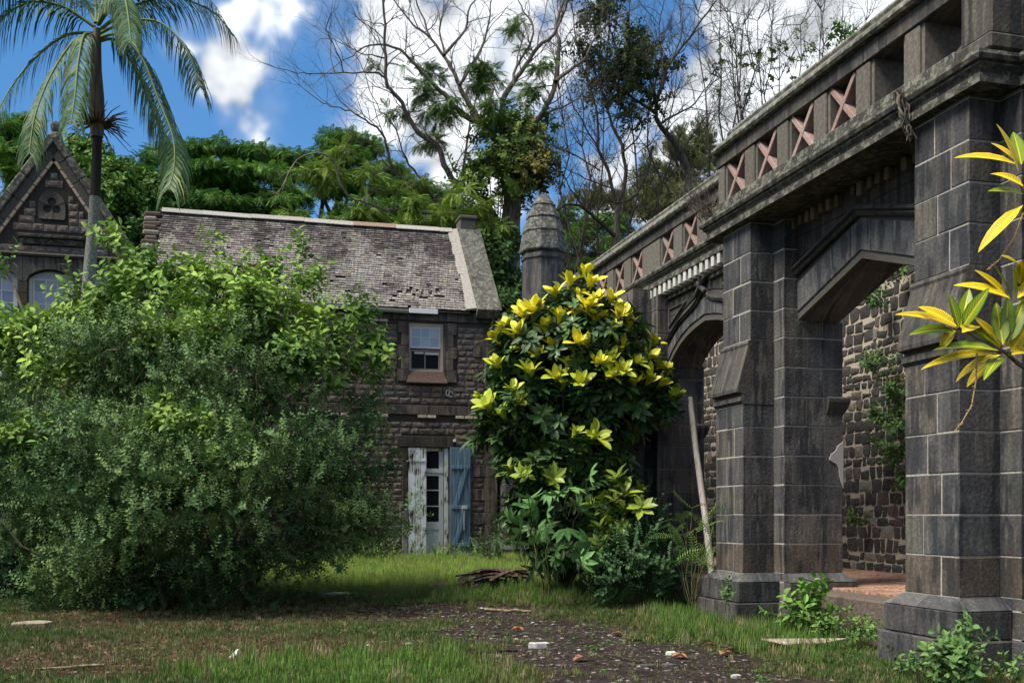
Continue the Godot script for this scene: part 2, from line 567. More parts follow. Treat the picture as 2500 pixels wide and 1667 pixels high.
func make_pier(arc: Node, k: int) -> void:
	var s := BAY * k
	var a0 := s; var a1 := s + 0.755                                   # the buttress
	var b0 := s - 0.25; var b1 := s + 1.005                            # the pier behind it
	var mb := MB.new()
	var lime := Color(0.47, 0.445, 0.425) if k < 2 else Color(0.22, 0.21, 0.2)
	mb.col = lime
	st_box(mb, a0 + 0.013, a1 - 0.013, 0.005, 0.5, 0.3, 2.76)
	st_box(mb, a0 + 0.013, a1 - 0.013, 0.105, 0.5, 2.76, 5.0)
	st_box(mb, b0 + 0.013, b1 - 0.013, 0.425, 1.225, 0.3, 3.76)
	st_box(mb, b0 + 0.013, b1 - 0.013, 0.425, 1.2, 3.76, 5.0)
	var pier := part(arc, "pier", mb, mats.mortar)
	# plinth: two courses and a splay
	for lev in 3:
		var y0 = [-0.35, 0.30, 0.555][lev]; var y1 = [0.296, 0.551, 0.655][lev]
		var o = [0.175, 0.135, 0.135][lev]
		var cuts_b := [b0 - o, b0 + 0.66, b1 + o] if lev != 1 else [b0 - o, b0 + 0.47, b1 + o]
		for i in 2:
			var m2 := MB.new()
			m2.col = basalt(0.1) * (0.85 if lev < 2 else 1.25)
			var c0: float = cuts_b[i] + 0.003; var c1: float = cuts_b[i + 1] - 0.003
			if lev < 2: st_box(m2, c0, c1, 0.42 - o + (0.14 if i == 0 else 0.14), 1.23 + o, y0, y1, 0.012)
			else:
				var q := 0.13
				m2.hexa([T(c1, 0.42 - o + 0.14, y0), T(c0, 0.42 - o + 0.14, y0), T(c0, 1.23 + o, y0), T(c1, 1.23 + o, y0),
					T(c1 - (q if i == 1 else 0.0), 0.42, y1), T(c0 + (q if i == 0 else 0.0), 0.42, y1), T(c0 + (q if i == 0 else 0.0), 1.23, y1), T(c1 - (q if i == 1 else 0.0), 1.23, y1)])
			part(pier, "plinth_block", m2, mats.ashlar)
		var cut_a = [a0 + 0.44, a0 + 0.30, a0 + 0.40][lev]
		for i in 2:
			var m3 := MB.new()
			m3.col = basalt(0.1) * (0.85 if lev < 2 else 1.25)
			var c0: float = (a0 - o) if i == 0 else cut_a + 0.003
			var c1: float = cut_a - 0.003 if i == 0 else a1 + o
			if lev < 2: st_box(m3, c0, c1, -o, 0.425, y0, y1, 0.012)
			else:
				var q := 0.135
				m3.hexa([T(c1, -o, y0), T(c0, -o, y0), T(c0, 0.425, y0), T(c1, 0.425, y0),
					T(c1 - (q if i == 1 else 0.0), 0.0, y1), T(c0 + (q if i == 0 else 0.0), 0.0, y1), T(c0 + (q if i == 0 else 0.0), 0.425, y1), T(c1 - (q if i == 1 else 0.0), 0.425, y1)])
			part(pier, "plinth_block", m3, mats.ashlar)
	# shaft courses
	for j in 13:
		var y0 := 0.655 + 0.36 * j
		var y1 := minf(y0 + 0.36, 5.0)
		if y0 > 4.98: break
		var f := 0.36 + 0.24 * (j % 2) + rr(-0.05, 0.05)
		var warm := Color(0, 0, 0)
		if j == 0: warm = vary(Color(0.165, 0.14, 0.12), 0.06)
		if y0 < 2.7:
			var yt := minf(y1, 2.74)
			block(pier, a0, a0 + 0.755 * f, 0.0, 0.42, y0, yt, 0.004, warm)
			block(pier, a0 + 0.755 * f, a1, 0.0, 0.42, y0, yt, 0.004, warm)
		elif y0 > 3.4:
			block(pier, a0, a0 + 0.755 * f, 0.1, 0.42, y0, y1)
			block(pier, a0 + 0.755 * f, a1, 0.1, 0.42, y0, y1)
		var g := 0.42 + 0.81 * (0.38 + 0.26 * ((j + 1) % 2) + rr(-0.05, 0.05))
		for side in 2:
			var c0 := b0 if side == 0 else s + 0.38
			var c1 := s + 0.38 if side == 0 else b1
			if y0 < 3.7:
				block(pier, c0, c1, 0.42, g, y0, y1, 0.004, warm)
				block(pier, c0, c1, g, 1.23, y0, minf(y1, 3.755) if y1 > 3.6 else y1, 0.004, warm)
			else:
				block(pier, c0, c1, 0.42, 0.78, y0, y1)
	# the weathered set-off with its lip and roll
	var cap := MB.new()
	cap.col = vary(Color(0.145, 0.135, 0.125), 0.05)
	st_prof(cap, [Vector2(0.42, 2.741), Vector2(0.0, 2.741), Vector2(-0.035, 2.775), Vector2(-0.03, 2.83), Vector2(0.0, 2.855), Vector2(-0.01, 2.87), Vector2(-0.075, 2.885), Vector2(-0.08, 2.925), Vector2(0.07, 3.46), Vector2(0.06, 3.49), Vector2(0.075, 3.525), Vector2(0.103, 3.531), Vector2(0.42, 3.531)], a0 - 0.004, a1 + 0.004)
	part(pier, "set_off", cap, mats.ashlar)
	# small impost moulding on the corridor side
	var imp := MB.new()
	imp.col = vary(Color(0.10, 0.10, 0.10), 0.05)
	imp.sweep([Vector2(0, 2.6), Vector2(0.04, 2.68), Vector2(0.065, 2.76), Vector2(0.065, 2.80), Vector2(0.0, 2.83)], [T(b0, 1.0, 0), T(b0, 1.232, 0), T(b1, 1.232, 0)], Vector3.UP)
	part(pier, "impost", imp, mats.ashlar)

func arch_y(x: float, curved: bool, off := 0.0) -> float:               # height of the opening's edge, x from the bay's middle
	var h := 1.325
	var q := minf(absf(x) / h, 1.0)
	if not curved: return 4.165 - 0.43 * q + off
	return 4.20 - 0.17 * q - 0.32 * pow(q, 3.0) + off

func make_arch(arc: Node, k: int, curved: bool) -> void:
	var c := BAY * k + 0.378 + BAY * 0.5
	var h := 1.325                                                      # half the clear opening
	var mb := MB.new()
	mb.col = Color(0.13, 0.125, 0.12)
	# backing of the spandrel
	var steps := 12
	var pts := PackedVector2Array()
	for i in steps + 1:
		var x := lerpf(-h, h, float(i) / steps)
		pts.append(Vector2(-(c + x), arch_y(x, curved) + 0.02))
	pts.append(Vector2(-(c + h), 5.0)); pts.append(Vector2(-(c - h), 5.0))
	if Geometry2D.is_polygon_clockwise(pts): pts.reverse()
	mb.slab(pts, -1.15, -0.605, 0.0, true)
	var arch := part(arc, "arch", mb, mats.mortar)
	# voussoirs of the face ring and of the recessed inner ring
	var nv := 7
	for i in nv:
		var x0 := lerpf(-h, h, float(i) / nv); var x1 := lerpf(-h, h, float(i + 1) / nv)
		for ring in 2:
			var lo := 0.0 if ring == 0 else 0.105
			var hi := 0.10 if ring == 0 else (0.47 if not curved else 0.36)
			var p := PackedVector2Array()
			var mid := (x0 < -0.01 and x1 > 0.01)
			var xs := [x0, 0.0, x1] if mid else [x0, (x0 + x1) * 0.5, x1]
			for q in xs: p.append(Vector2(-(c + q), arch_y(q, curved, lo)))
			xs.reverse()
			for q in xs: p.append(Vector2(-(c + q * (1.0 if hi < 0.2 else 1.0)), arch_y(q, curved, hi)))
			if Geometry2D.is_polygon_clockwise(p): p.reverse()
			p = MB.new().inset(p, 0.0035)
			var m2 := MB.new()
			m2.col = vary(Color(0.185, 0.192, 0.205), 0.08)
			if ring == 0: m2.slab(p, -1.16, -0.70, 0.02, true)
			else: m2.slab(p, -0.64, -0.585, 0.01)
			part(arch, "voussoir", m2, mats.ashlar)
	# chamfer between the two rings
	var ch := MB.new()
	ch.col = Color(0.085, 0.088, 0.095)
	for i in steps:
		var x0 := lerpf(-h, h, float(i) / steps); var x1 := lerpf(-h, h, float(i + 1) / steps)
		ch.quad(T(c + x1, 0.70, arch_y(x1, curved, 0.098)), T(c + x0, 0.70, arch_y(x0, curved, 0.098)), T(c + x0, 0.586, arch_y(x0, curved, 0.17)), T(c + x1, 0.586, arch_y(x1, curved, 0.17)))
	part(arch, "chamfer", ch, mats.ashlar)
	# spandrel blocks above
	for j in 3:
		var y0 := 4.255 + 0.25 * j; var y1 := y0 + 0.25
		var x := -h + (0.0 if j % 2 else 0.0)
		while x < h - 0.01:
			var x1 := minf(x + rr(0.42, 0.62), h)
			if h - x1 < 0.2: x1 = h
			var p := PackedVector2Array()
			var top := 0.56 if not curved else 0.46
			for q in 5:
				var xx := lerpf(x, x1, q / 4.0)
				p.append(Vector2(-(c + xx), clampf(arch_y(xx, curved, top), y0, y1 - 0.001)))
			p.append(Vector2(-(c + x1), y1)); p.append(Vector2(-(c + x), y1))
			var low: float = clampf(arch_y((x + x1) * 0.5, curved, top), y0, y1)
			if y1 - low > 0.03:
				if Geometry2D.is_polygon_clockwise(p): p.reverse()
				var m3 := MB.new()
				m3.col = vary(Color(0.105, 0.095, 0.090), 0.12)
				m3.slab(MB.new().inset(p, 0.003), -0.63, -0.59 + rr(-0.002, 0.002), 0.004)
				part(arch, "block", m3, mats.ashlar)
			x = x1
	# hood mould
	var hood := MB.new()
	hood.col = vary(Color(0.105, 0.102, 0.100), 0.05)
	var path := []
	if not curved:
		for q in [[-1.322, 0.0], [-0.02, 0.0], [0.02, 0.0], [1.322, 0.0]]:
			path.append(Vector3(-(c + q[0]), 4.70 - 0.37 * absf(q[0]) / h, -0.59))
	else:
		for q in [[-1.30, 4.10], [-1.1, 4.22], [-0.85, 4.34], [-0.6, 4.41], [-0.38, 4.46], [-0.2, 4.53], [-0.09, 4.62], [0.0, 4.72], [0.09, 4.62], [0.2, 4.53], [0.38, 4.46], [0.6, 4.41], [0.85, 4.34], [1.1, 4.22], [1.30, 4.10]]:
			path.append(Vector3(-(c + q[0]), q[1], -0.59))
	path.reverse()
	# swept in the wall's plane: "up" leaves the wall, "out" runs across the moulding
	var hp := [Vector2(0.05, 0.0), Vector2(0.05, 0.05), Vector2(0.02, 0.075), Vector2(0.0, 0.05), Vector2(-0.02, 0.09), Vector2(-0.06, 0.07), Vector2(-0.07, 0.0)]
	if curved:
		for q in hp.size(): hp[q] *= 0.62
	hood.sweep(hp, path, Vector3(0, 0, 1))
	part(arch, "hood_mould", hood, mats.ashlar)
	if curved:                                                         # cross-shaped finial and the panel mouldings
		var fin := MB.new()
		fin.col = Color(0.10, 0.10, 0.10)
		st_box(fin, c - 0.05, c + 0.05, 0.50, 0.6, 4.66, 4.97, 0.02)
		for q in [[0.6, 0.20], [-0.6, 0.20], [2.5, 0.2], [-2.5, 0.2]]:
			var old := fin.tf
			fin.tf = Transform3D(Basis(Vector3(0, 0, 1), q[0]), Vector3(-c, 4.72, -0.53))
			fin.box(Vector3(0.0, -0.03, -0.03), Vector3(q[1], 0.03, 0.04), 0.015)
			fin.tf = old
		part(arch, "finial", fin, mats.ashlar)
		for sg in [-1.0, 1.0]:
			var rib := MB.new()
			rib.col = vary(Color(0.12, 0.118, 0.115), 0.05)
			st_box(rib, c + sg * 0.22, c + sg * 1.32, 0.545, 0.6, 4.76, 4.82, 0.012)
			st_box(rib, c + sg * 0.62, c + sg * 1.25, 0.565, 0.6, 4.60, 4.64, 0.01)
			st_box(rib, c + sg * 1.22, c + sg * 1.27, 0.565, 0.6, 4.34, 4.60, 0.01)
			var old := rib.tf
			rib.tf = Transform3D(Basis(Vector3(0, 0, 1), sg * 0.42), Vector3(-(c + sg * 0.93), 4.485, -0.58))
			rib.box(Vector3(-0.36, -0.02, -0.02), Vector3(0.36, 0.02, 0.018), 0.01)
			rib.tf = old
			part(arch, "panel_moulding", rib, mats.ashlar)

func cornice_profile() -> Array:
	return [Vector2(0.0, 5.0), Vector2(0.105, 5.0), Vector2(0.105, 5.075), Vector2(0.07, 5.085), Vector2(0.085, 5.12), Vector2(0.12, 5.15), Vector2(0.115, 5.17), Vector2(0.145, 5.18), Vector2(0.162, 5.215), Vector2(0.155, 5.25), Vector2(0.12, 5.265), Vector2(0.0, 5.27)]

func coping_piece(par: Node, s0: float, s1: float, t: float) -> void:
	var mb := MB.new()
	mb.col = vary(Color(0.40, 0.40, 0.37), 0.16)
	st_prof(mb, [Vector2(t + 0.55, 6.10), Vector2(t - 0.07, 6.10), Vector2(t - 0.09, 6.13), Vector2(t - 0.08, 6.165), Vector2(t + 0.155, 6.375), Vector2(t + 0.145, 6.41), Vector2(t + 0.17, 6.45), Vector2(t + 0.215, 6.465), Vector2(t + 0.26, 6.45), Vector2(t + 0.28, 6.41), Vector2(t + 0.27, 6.37), Vector2(t + 0.58, 6.15)], s0 + 0.003, s1 - 0.003)
	part(par, "coping_stone", mb, mats.lichen)

func brace(par: Node, s: float, t: float) -> void:
	var mb := MB.new()
	mb.col = vary(Color(0.42, 0.30, 0.28), 0.16)
	for sg in [-1.0, 1.0]:
		var old := mb.tf
		mb.tf = Transform3D(Basis(Vector3(0, 0, 1), sg * 0.83), T(s, t + (0.0 if sg > 0 else 0.006), 5.67))
		mb.box(Vector3(-0.335, -0.031, -0.05), Vector3(0.335, 0.031, 0.05), 0.006)
		mb.tf = old
	var hub := part(par, "cross_brace", mb, mats.peel_red)
	hub.set_meta("label", "weathered pinkish X-shaped brace in a parapet opening")

func parapet_run(par: Node, s0: float, s1: float, t: float, holes: Array, w: float, with_x: Array) -> void:
	var lo := s0
	var rail := s0
	while rail < s1 - 0.05:                                             # base rail and lintel, stone by stone
		var nxt := minf(rail + rr(0.8, 1.2), s1)
		var mb := MB.new()
		mb.col = vary(Color(0.33, 0.34, 0.32), 0.12)
		st_box(mb, rail + 0.003, nxt - 0.003, t - 0.06, t + 0.52, 5.272, 5.415, 0.008)
		part(par, "base_rail", mb, mats.lichen)
		mb = MB.new()
		mb.col = vary(Color(0.135, 0.125, 0.12), 0.1)
		st_box(mb, rail + 0.003, nxt - 0.003, t - 0.01, t + 0.5, 5.925, 6.098, 0.008)
		part(par, "lintel", mb, mats.ashlar)
		coping_piece(par, rail, nxt, t)
		rail = nxt
	for i in holes.size():
		var a: float = holes[i] - w * 0.5
		if a - lo > 0.05:
			var mb := MB.new()
			mb.col = vary(Color(0.17, 0.155, 0.14), 0.12)
			st_box(mb, lo, a, t + 0.03, t + 0.46, 5.417, 5.923)
			st_box(mb, lo + 0.045, a - 0.045, t, t + 0.1, 5.425, 5.915, 0.012)
			part(par, "post", mb, mats.stone)
		if with_x[i]: brace(par, holes[i], t + 0.07)
		lo = holes[i] + w * 0.5
	if s1 - lo > 0.05:
		var mb := MB.new()
		mb.col = vary(Color(0.17, 0.155, 0.14), 0.12)
		st_box(mb, lo, s1, t + 0.03, t + 0.46, 5.417, 5.923)
		st_box(mb, lo + 0.045, s1 - 0.045, t, t + 0.1, 5.425, 5.915, 0.012)
		part(par, "post", mb, mats.stone)

func make_arcade() -> void:
	var turn := atan2(-0.9669, 0.2553)
	var arc := thing("stone_arcade", "long dark basalt arcade with pointed arches, buttressed piers and a pierced parapet", "arcade", Vector3(3.851, 0, -8.8), turn)
	for k in 5: make_pier(arc, k)
	for k in 4: make_arch(arc, k, k > 0)
	# a half arch this side of the nearest pier, out of frame to the right
	make_arch(arc, -1, false)
	make_pier(arc, -1)
	# white plaster patch on the second pier's jamb
	var pl := MB.new()
	pl.col = Color(0.33, 0.315, 0.31)
	var old := pl.tf
	pl.tf = Transform3D(Basis(Vector3(0, 0, -1), Vector3(0, 1, 0), Vector3(1, 0, 0)), Vector3(-(BAY - 0.25), 0, 0))
	var pp := PackedVector2Array([Vector2(1.03, 2.05), Vector2(1.06, 2.12), Vector2(1.12, 2.16), Vector2(1.15, 2.22), Vector2(1.231, 2.28), Vector2(1.231, 1.70), Vector2(1.205, 1.76), Vector2(1.18, 1.84), Vector2(1.165, 1.94), Vector2(1.13, 2.0), Vector2(1.09, 2.015)])
	if Geometry2D.is_polygon_clockwise(pp): pp.reverse()
	pl.slab(pp, 0.0, 0.012, 0.003)
	pl.tf = old
	var plp := part(arc, "plaster_patch", pl, mats.plain)
	plp.set_meta("label", "patch of pale plaster left on the second pier's jamb")
	# cornice: forward over the first bay, set back beyond it
	var co := MB.new()
	co.col = Color(0.28, 0.275, 0.265)
	co.sweep(cornice_profile(), [T(4.92, 0.62, 0), T(4.92, 0.1, 0), T(-0.15, 0.1, 0), T(-0.15, 1.3, 0)], Vector3.UP)
	st_box(co, -0.148, 4.918, 0.102, 1.2, 5.002, 5.268)
	var c1 := part(arc, "cornice", co, mats.lichen)
	c1.set_meta("label", "near cornice, projecting over the first bay")
	co = MB.new()
	co.col = Color(0.31, 0.31, 0.295)
	co.sweep(cornice_profile(), [T(16.75, 0.5, 0), T(4.925, 0.5, 0)], Vector3.UP)
	st_box(co, 4.925, 16.75, 0.502, 1.2, 5.002, 5.268)
	var c2 := part(arc, "cornice", co, mats.lichen)
	c2.set_meta("label", "far cornice, set back")
	co = MB.new()
	co.col = Color(0.22, 0.215, 0.2)
	co.sweep(cornice_profile(), [T(-0.155, 0.5, 0), T(-4.4, 0.5, 0)], Vector3.UP)
	st_box(co, -4.4, -0.155, 0.502, 1.2, 5.002, 5.268)
	part(arc, "cornice", co, mats.lichen)
	# dentils: broken brown brackets under the near soffit, white ones beyond
	for i in 17:
		var s := 1.12 + 0.158 * i
		if i in [3, 9]: continue
		var mb := MB.new()
		mb.col = vary(Color(0.24, 0.17, 0.12), 0.25)
		st_box(mb, s, s + 0.07 + rr(-0.01, 0.02), 0.50 + rr(0, 0.03), 0.6, 4.84 + rr(0, 0.05), 4.998, 0.01)
		part(c1, "dentil", mb, mats.stone)
	for i in 62:
		var s := 5.02 + 0.188 * i
		var mb := MB.new()
		mb.col = vary(Color(0.46, 0.455, 0.43), 0.14)
		st_box(mb, s, s + 0.09, 0.405, 0.6, 4.845, 4.998, 0.008)
		part(c2, "dentil", mb, mats.plain)
	# parapets
	var core := MB.new()
	core.col = Color(0.14, 0.13, 0.12)
	st_box(core, -0.26, 0.12, 0.1, 0.62, 5.415, 6.7, 0.02)
	st_box(core, -0.30, 0.16, 0.06, 0.66, 5.27, 5.412, 0.02)
	var near := part(arc, "parapet", core, mats.ashlar)
	near.set_meta("label", "near parapet over the first bay, two of its X braces gone")
	parapet_run(near, 0.125, 4.86, 0.1, [0.40, 1.18, 1.97, 2.77, 3.57, 4.37], 0.47, [false, false, true, true, true, true])
	# a block that slipped across the last opening
	var slip := MB.new()
	slip.col = Color(0.15, 0.10, 0.085)
	slip.tf = Transform3D(Basis(Vector3(0, 0, 1), 0.35), T(0.42, 0.32, 5.50))
	slip.box(Vector3(-0.25, -0.05, -0.06), Vector3(0.25, 0.06, 0.06), 0.03)
	part(near, "slipped_stone", slip, mats.stone)
	core = MB.new()
	core.col = Color(0.14, 0.13, 0.12)
	st_box(core, 4.87, 4.98, 0.67, 1.2, 5.272, 6.098)
	var far := part(arc, "parapet", core, mats.ashlar)
	far.set_meta("label", "far parapet, set back, with a row of X braces")
	var holes := [5.22, 6.09, 6.97, 7.84]
	for j in 2:
		for i in 4: holes.append(9.15 + 0.875 * i + 3.93 * j)
	var yes := []
	for i in holes.size(): yes.append(true)
	parapet_run(far, 4.985, 16.3, 0.67, holes, 0.46, yes)
	# its end: the coping turns down into a curled kneeler
	var kn := MB.new()
	kn.col = Color(0.46, 0.46, 0.43)
	var kp := PackedVector2Array()
	for q in [[-16.3, 6.10], [-16.3, 6.44], [-16.55, 6.40], [-16.75, 6.28], [-17.0, 6.22], [-17.2, 6.14], [-17.3, 6.04], [-17.28, 5.97], [-17.1, 5.95], [-16.9, 6.02], [-16.6, 6.08]]: kp.append(Vector2(q[0], q[1]))
	if Geometry2D.is_polygon_clockwise(kp): kp.reverse()
	kn.slab(kp, -1.2, -0.60, 0.02, true)
	part(far, "kneeler", kn, mats.lichen)
	var kb := MB.new()
	kb.col = Color(0.14, 0.13, 0.125)
	st_box(kb, 16.305, 16.98, 0.67, 1.2, 5.272, 5.955)
	part(far, "end_block", kb, mats.ashlar)
	core = MB.new()
	core.col = Color(0.15, 0.14, 0.13)
	st_box(core, -4.4, -0.31, 0.55, 1.1, 5.272, 6.2, 0.02)
	part(arc, "parapet", core, mats.ashlar)
	# pinnacle on the last pier
	var ctr := T(15.95, 1.0, 0)
	var pn := MB.new()
	pn.tf = Transform3D(Basis(), ctr)
	pn.col = Color(0.145, 0.145, 0.15)
	pn.lathe([Vector2(0.66, 3.7), Vector2(0.66, 5.75), Vector2(0.51, 5.95), Vector2(0.51, 7.40), Vector2(0.54, 7.43), Vector2(0.54, 7.50), Vector2(0.51, 7.53), Vector2(0.51, 7.62)], 8)
	var pin := part(arc, "pinnacle", pn, mats.ashlar)
	var tiers := [[0.575, 7.60, 0.50, 8.06], [0.51, 8.065, 0.40, 8.40], [0.415, 8.405, 0.285, 8.71], [0.295, 8.715, 0.17, 8.92]]
	for q in tiers:
		var tb := MB.new()
		tb.tf = Transform3D(Basis(), ctr)
		tb.col = vary(Color(0.34, 0.34, 0.335), 0.14)
		var pr := [Vector2(0.0, q[1]), Vector2(q[0] - 0.015, q[1]), Vector2(q[0] + 0.004, q[1] + 0.03), Vector2(lerpf(q[0], q[2], 0.40), lerpf(q[1], q[3], 0.55)), Vector2(q[2], q[3] - 0.005)]
		if q[3] > 8.4: pr += [Vector2(0.14, 8.98), Vector2(0.08, 9.01), Vector2(0.0, 9.02)]
		else: pr += [Vector2(0.0, q[3] - 0.005)]
		tb.lathe(pr, 8)
		part(pin, "cap_stone", tb, mats.lichen)

# ------------------------------------------------------------------ rubble wall at the back of the corridor, and its floor
func make_corridor() -> void:
	var turn := atan2(-0.9669, 0.2553)
	var base := Vector3(3.851, 0, -8.8)
	var mb := MB.new()
	mb.col = Color(0.55, 0.485, 0.42)
	st_box(mb, -5.0, 17.5, 3.70, 4.2, -0.2, 5.1)
	var wall := solo("rubble_wall", "squared rubble wall with pale mortar joints behind the arches", "wall", mb, mats.mortar, base, turn)
	var rest := MB.new()
	var y := 0.46
	var made := 0
	while y < 5.0:
		var h := rr(0.125, 0.235)
		var s := -4.9 + rr(0, 0.2)
		while s < 17.3:
			var w := rr(0.12, 0.33)
			var near := s > 5.4 and s < 9.0 and y < 4.9
			var door := s > 13.3 and s < 14.1 and y < 3.4
			if not door:
				var dst: MB = MB.new() if near and made < 298 else rest
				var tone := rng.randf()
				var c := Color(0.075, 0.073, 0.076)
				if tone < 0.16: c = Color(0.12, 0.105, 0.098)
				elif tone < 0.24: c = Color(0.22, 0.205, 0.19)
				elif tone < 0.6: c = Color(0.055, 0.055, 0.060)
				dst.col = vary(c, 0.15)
				var g := rr(0.008, 0.016)
				var x0 := s + g; var x1 := s + w - g; var y0 := y + g; var y1 := y + h - g
				if rng.randf() < 0.16 and w > 0.2:
					y1 -= h * 0.35
				var j := 0.036
				var k := 0.15 * minf(x1 - x0, y1 - y0)
				var p := PackedVector2Array()
				for q in [[x0 + k, y0], [x1 - k, y0], [x1, y0 + k], [x1, y1 - k], [x1 - k, y1], [x0 + k, y1], [x0, y1 - k], [x0, y0 + k]]:
					p.append(Vector2(-(q[0] + rr(-j, j) * 0.6), q[1] + rr(-j, j) * 0.6))
				if Geometry2D.is_polygon_clockwise(p): p.reverse()
				dst.seed_at = rng.randi() % 100000
				dst.slab(p, -3.72, -3.688, 0.008, false, 0.012, 0.010)
				if dst != rest:
					part(wall, "stone", dst, mats.stone)
					made += 1
			s += w
		y += h
	var o := part(wall, "rubble_stones", rest, mats.stone)
	o.set_meta("kind", "stuff")
	# ashlar door surround in that wall, seen through the second arch
	for i in 8:
		for s in [13.3, 13.86]:
			var b := MB.new()
			b.col = vary(Color(0.135, 0.12, 0.12), 0.1)
			st_box(b, s, s + 0.24, 3.60, 3.72, 0.49 + 0.36 * i, 0.485 + 0.36 * (i + 1), 0.008)
			part(wall, "jamb_block", b, mats.ashlar)
	var ln := MB.new()
	ln.col = Color(0.14, 0.125, 0.12)
	st_box(ln, 13.2, 14.2, 3.60, 3.72, 3.372, 3.66, 0.01)
	part(wall, "door_lintel", ln, mats.ashlar)
	var dk := MB.new()
	dk.col = Color(0.03, 0.028, 0.03)
	st_box(dk, 13.54, 13.86, 3.68, 3.72, 0.49, 3.36)
	part(wall, "door_leaf", dk, mats.wood)
	# pink-red floor and the step up to it
	var fl := MB.new()
	fl.col = Color(0.62, 0.40, 0.335)
	st_box(fl, -5.0, 17.4, 1.0, 3.70, 0.2, 0.485)
	var f := setting("floor", fl, mats.soil)
	f.position = base; f.rotation.y = turn
	for k in range(-1, 4):
		var stp := MB.new()
		var s0 := BAY * k + 1.005 + 0.14
		stp.col = vary(Color(0.15, 0.12, 0.105), 0.1)
		st_box(stp, s0, BAY * (k + 1) - 0.25 - 0.14, 0.52, 0.997, -0.3, 0.462, 0.02)
		var sp := setting("step", stp, mats.stone)
		sp.position = base; sp.rotation.y = turn

# ------------------------------------------------------------------ house
func brown() -> Color:
	var w := rng.randf()
	var c := Color(0.185, 0.150, 0.135)
	if w < 0.3: c = Color(0.21, 0.162, 0.14)
	elif w < 0.62: c = Color(0.148, 0.134, 0.132)
	elif w < 0.68: c = Color(0.24, 0.178, 0.14)
	return vary(c, 0.16)

func smooth_stone(par: Node, called: String, x0: float, x1: float, y0: float, y1: float, z: float, c := Color(0, 0, 0), back := 0.12) -> void:
	var mb := MB.new()
	mb.col = vary(Color(0.225, 0.182, 0.155), 0.13) if c == Color(0, 0, 0) else c
	mb.box(Vector3(x0 + 0.003, y0 + 0.003, z - back), Vector3(x1 - 0.003, y1 - 0.003, z), 0.008)
	part(par, called, mb, mats.ashlar)

func sash(par: Node, x0: float, x1: float, y0: float, y1: float, z: float, nx: int, ny: int, c: Color, glass: Color, bar := 0.022, rail := 0.045) -> void:
	var gm: Material = mats.dark_pane if glass.g < 0.05 else mats.pane
	var mb := MB.new()
	mb.col = c
	mb.box(Vector3(x0, y0, z - 0.03), Vector3(x0 + rail, y1, z), 0.004)
	mb.box(Vector3(x1 - rail, y0, z - 0.03), Vector3(x1, y1, z), 0.004)
	mb.box(Vector3(x0 + rail, y0, z - 0.03), Vector3(x1 - rail, y0 + rail, z - 0.002), 0.004)
	mb.box(Vector3(x0 + rail, y1 - rail, z - 0.03), Vector3(x1 - rail, y1, z - 0.002), 0.004)
	var ax := x0 + rail; var bx := x1 - rail; var ay := y0 + rail; var by := y1 - rail
	for i in range(1, nx):
		var x := lerpf(ax, bx, float(i) / nx)
		mb.box(Vector3(x - bar * 0.5, ay, z - 0.026), Vector3(x + bar * 0.5, by, z - 0.004))
	for j in range(1, ny):
		var y := lerpf(ay, by, float(j) / ny)
		mb.box(Vector3(ax, y - bar * 0.5, z - 0.025), Vector3(bx, y + bar * 0.5, z - 0.005))
	var fr := part(par, "sash", mb, mats.plain)
	for i in nx:
		for j in ny:
			var g := MB.new()
			g.col = vary(glass, 0.25)
			var xa := lerpf(ax, bx, float(i) / nx); var xb := lerpf(ax, bx, float(i + 1) / nx)
			var ya := lerpf(ay, by, float(j) / ny); var yb := lerpf(ay, by, float(j + 1) / ny)
			g.tf = Transform3D(Basis(Vector3(1, 0, 0), rr(-0.02, 0.02)) * Basis(Vector3(0, 1, 0), rr(-0.02, 0.02)), Vector3((xa + xb) * 0.5, (ya + yb) * 0.5, z - 0.016))
			g.box(Vector3(-(xb - xa) * 0.5, -(yb - ya) * 0.5, -0.002), Vector3((xb - xa) * 0.5, (yb - ya) * 0.5, 0.002))
			part(fr, "pane", g, gm)

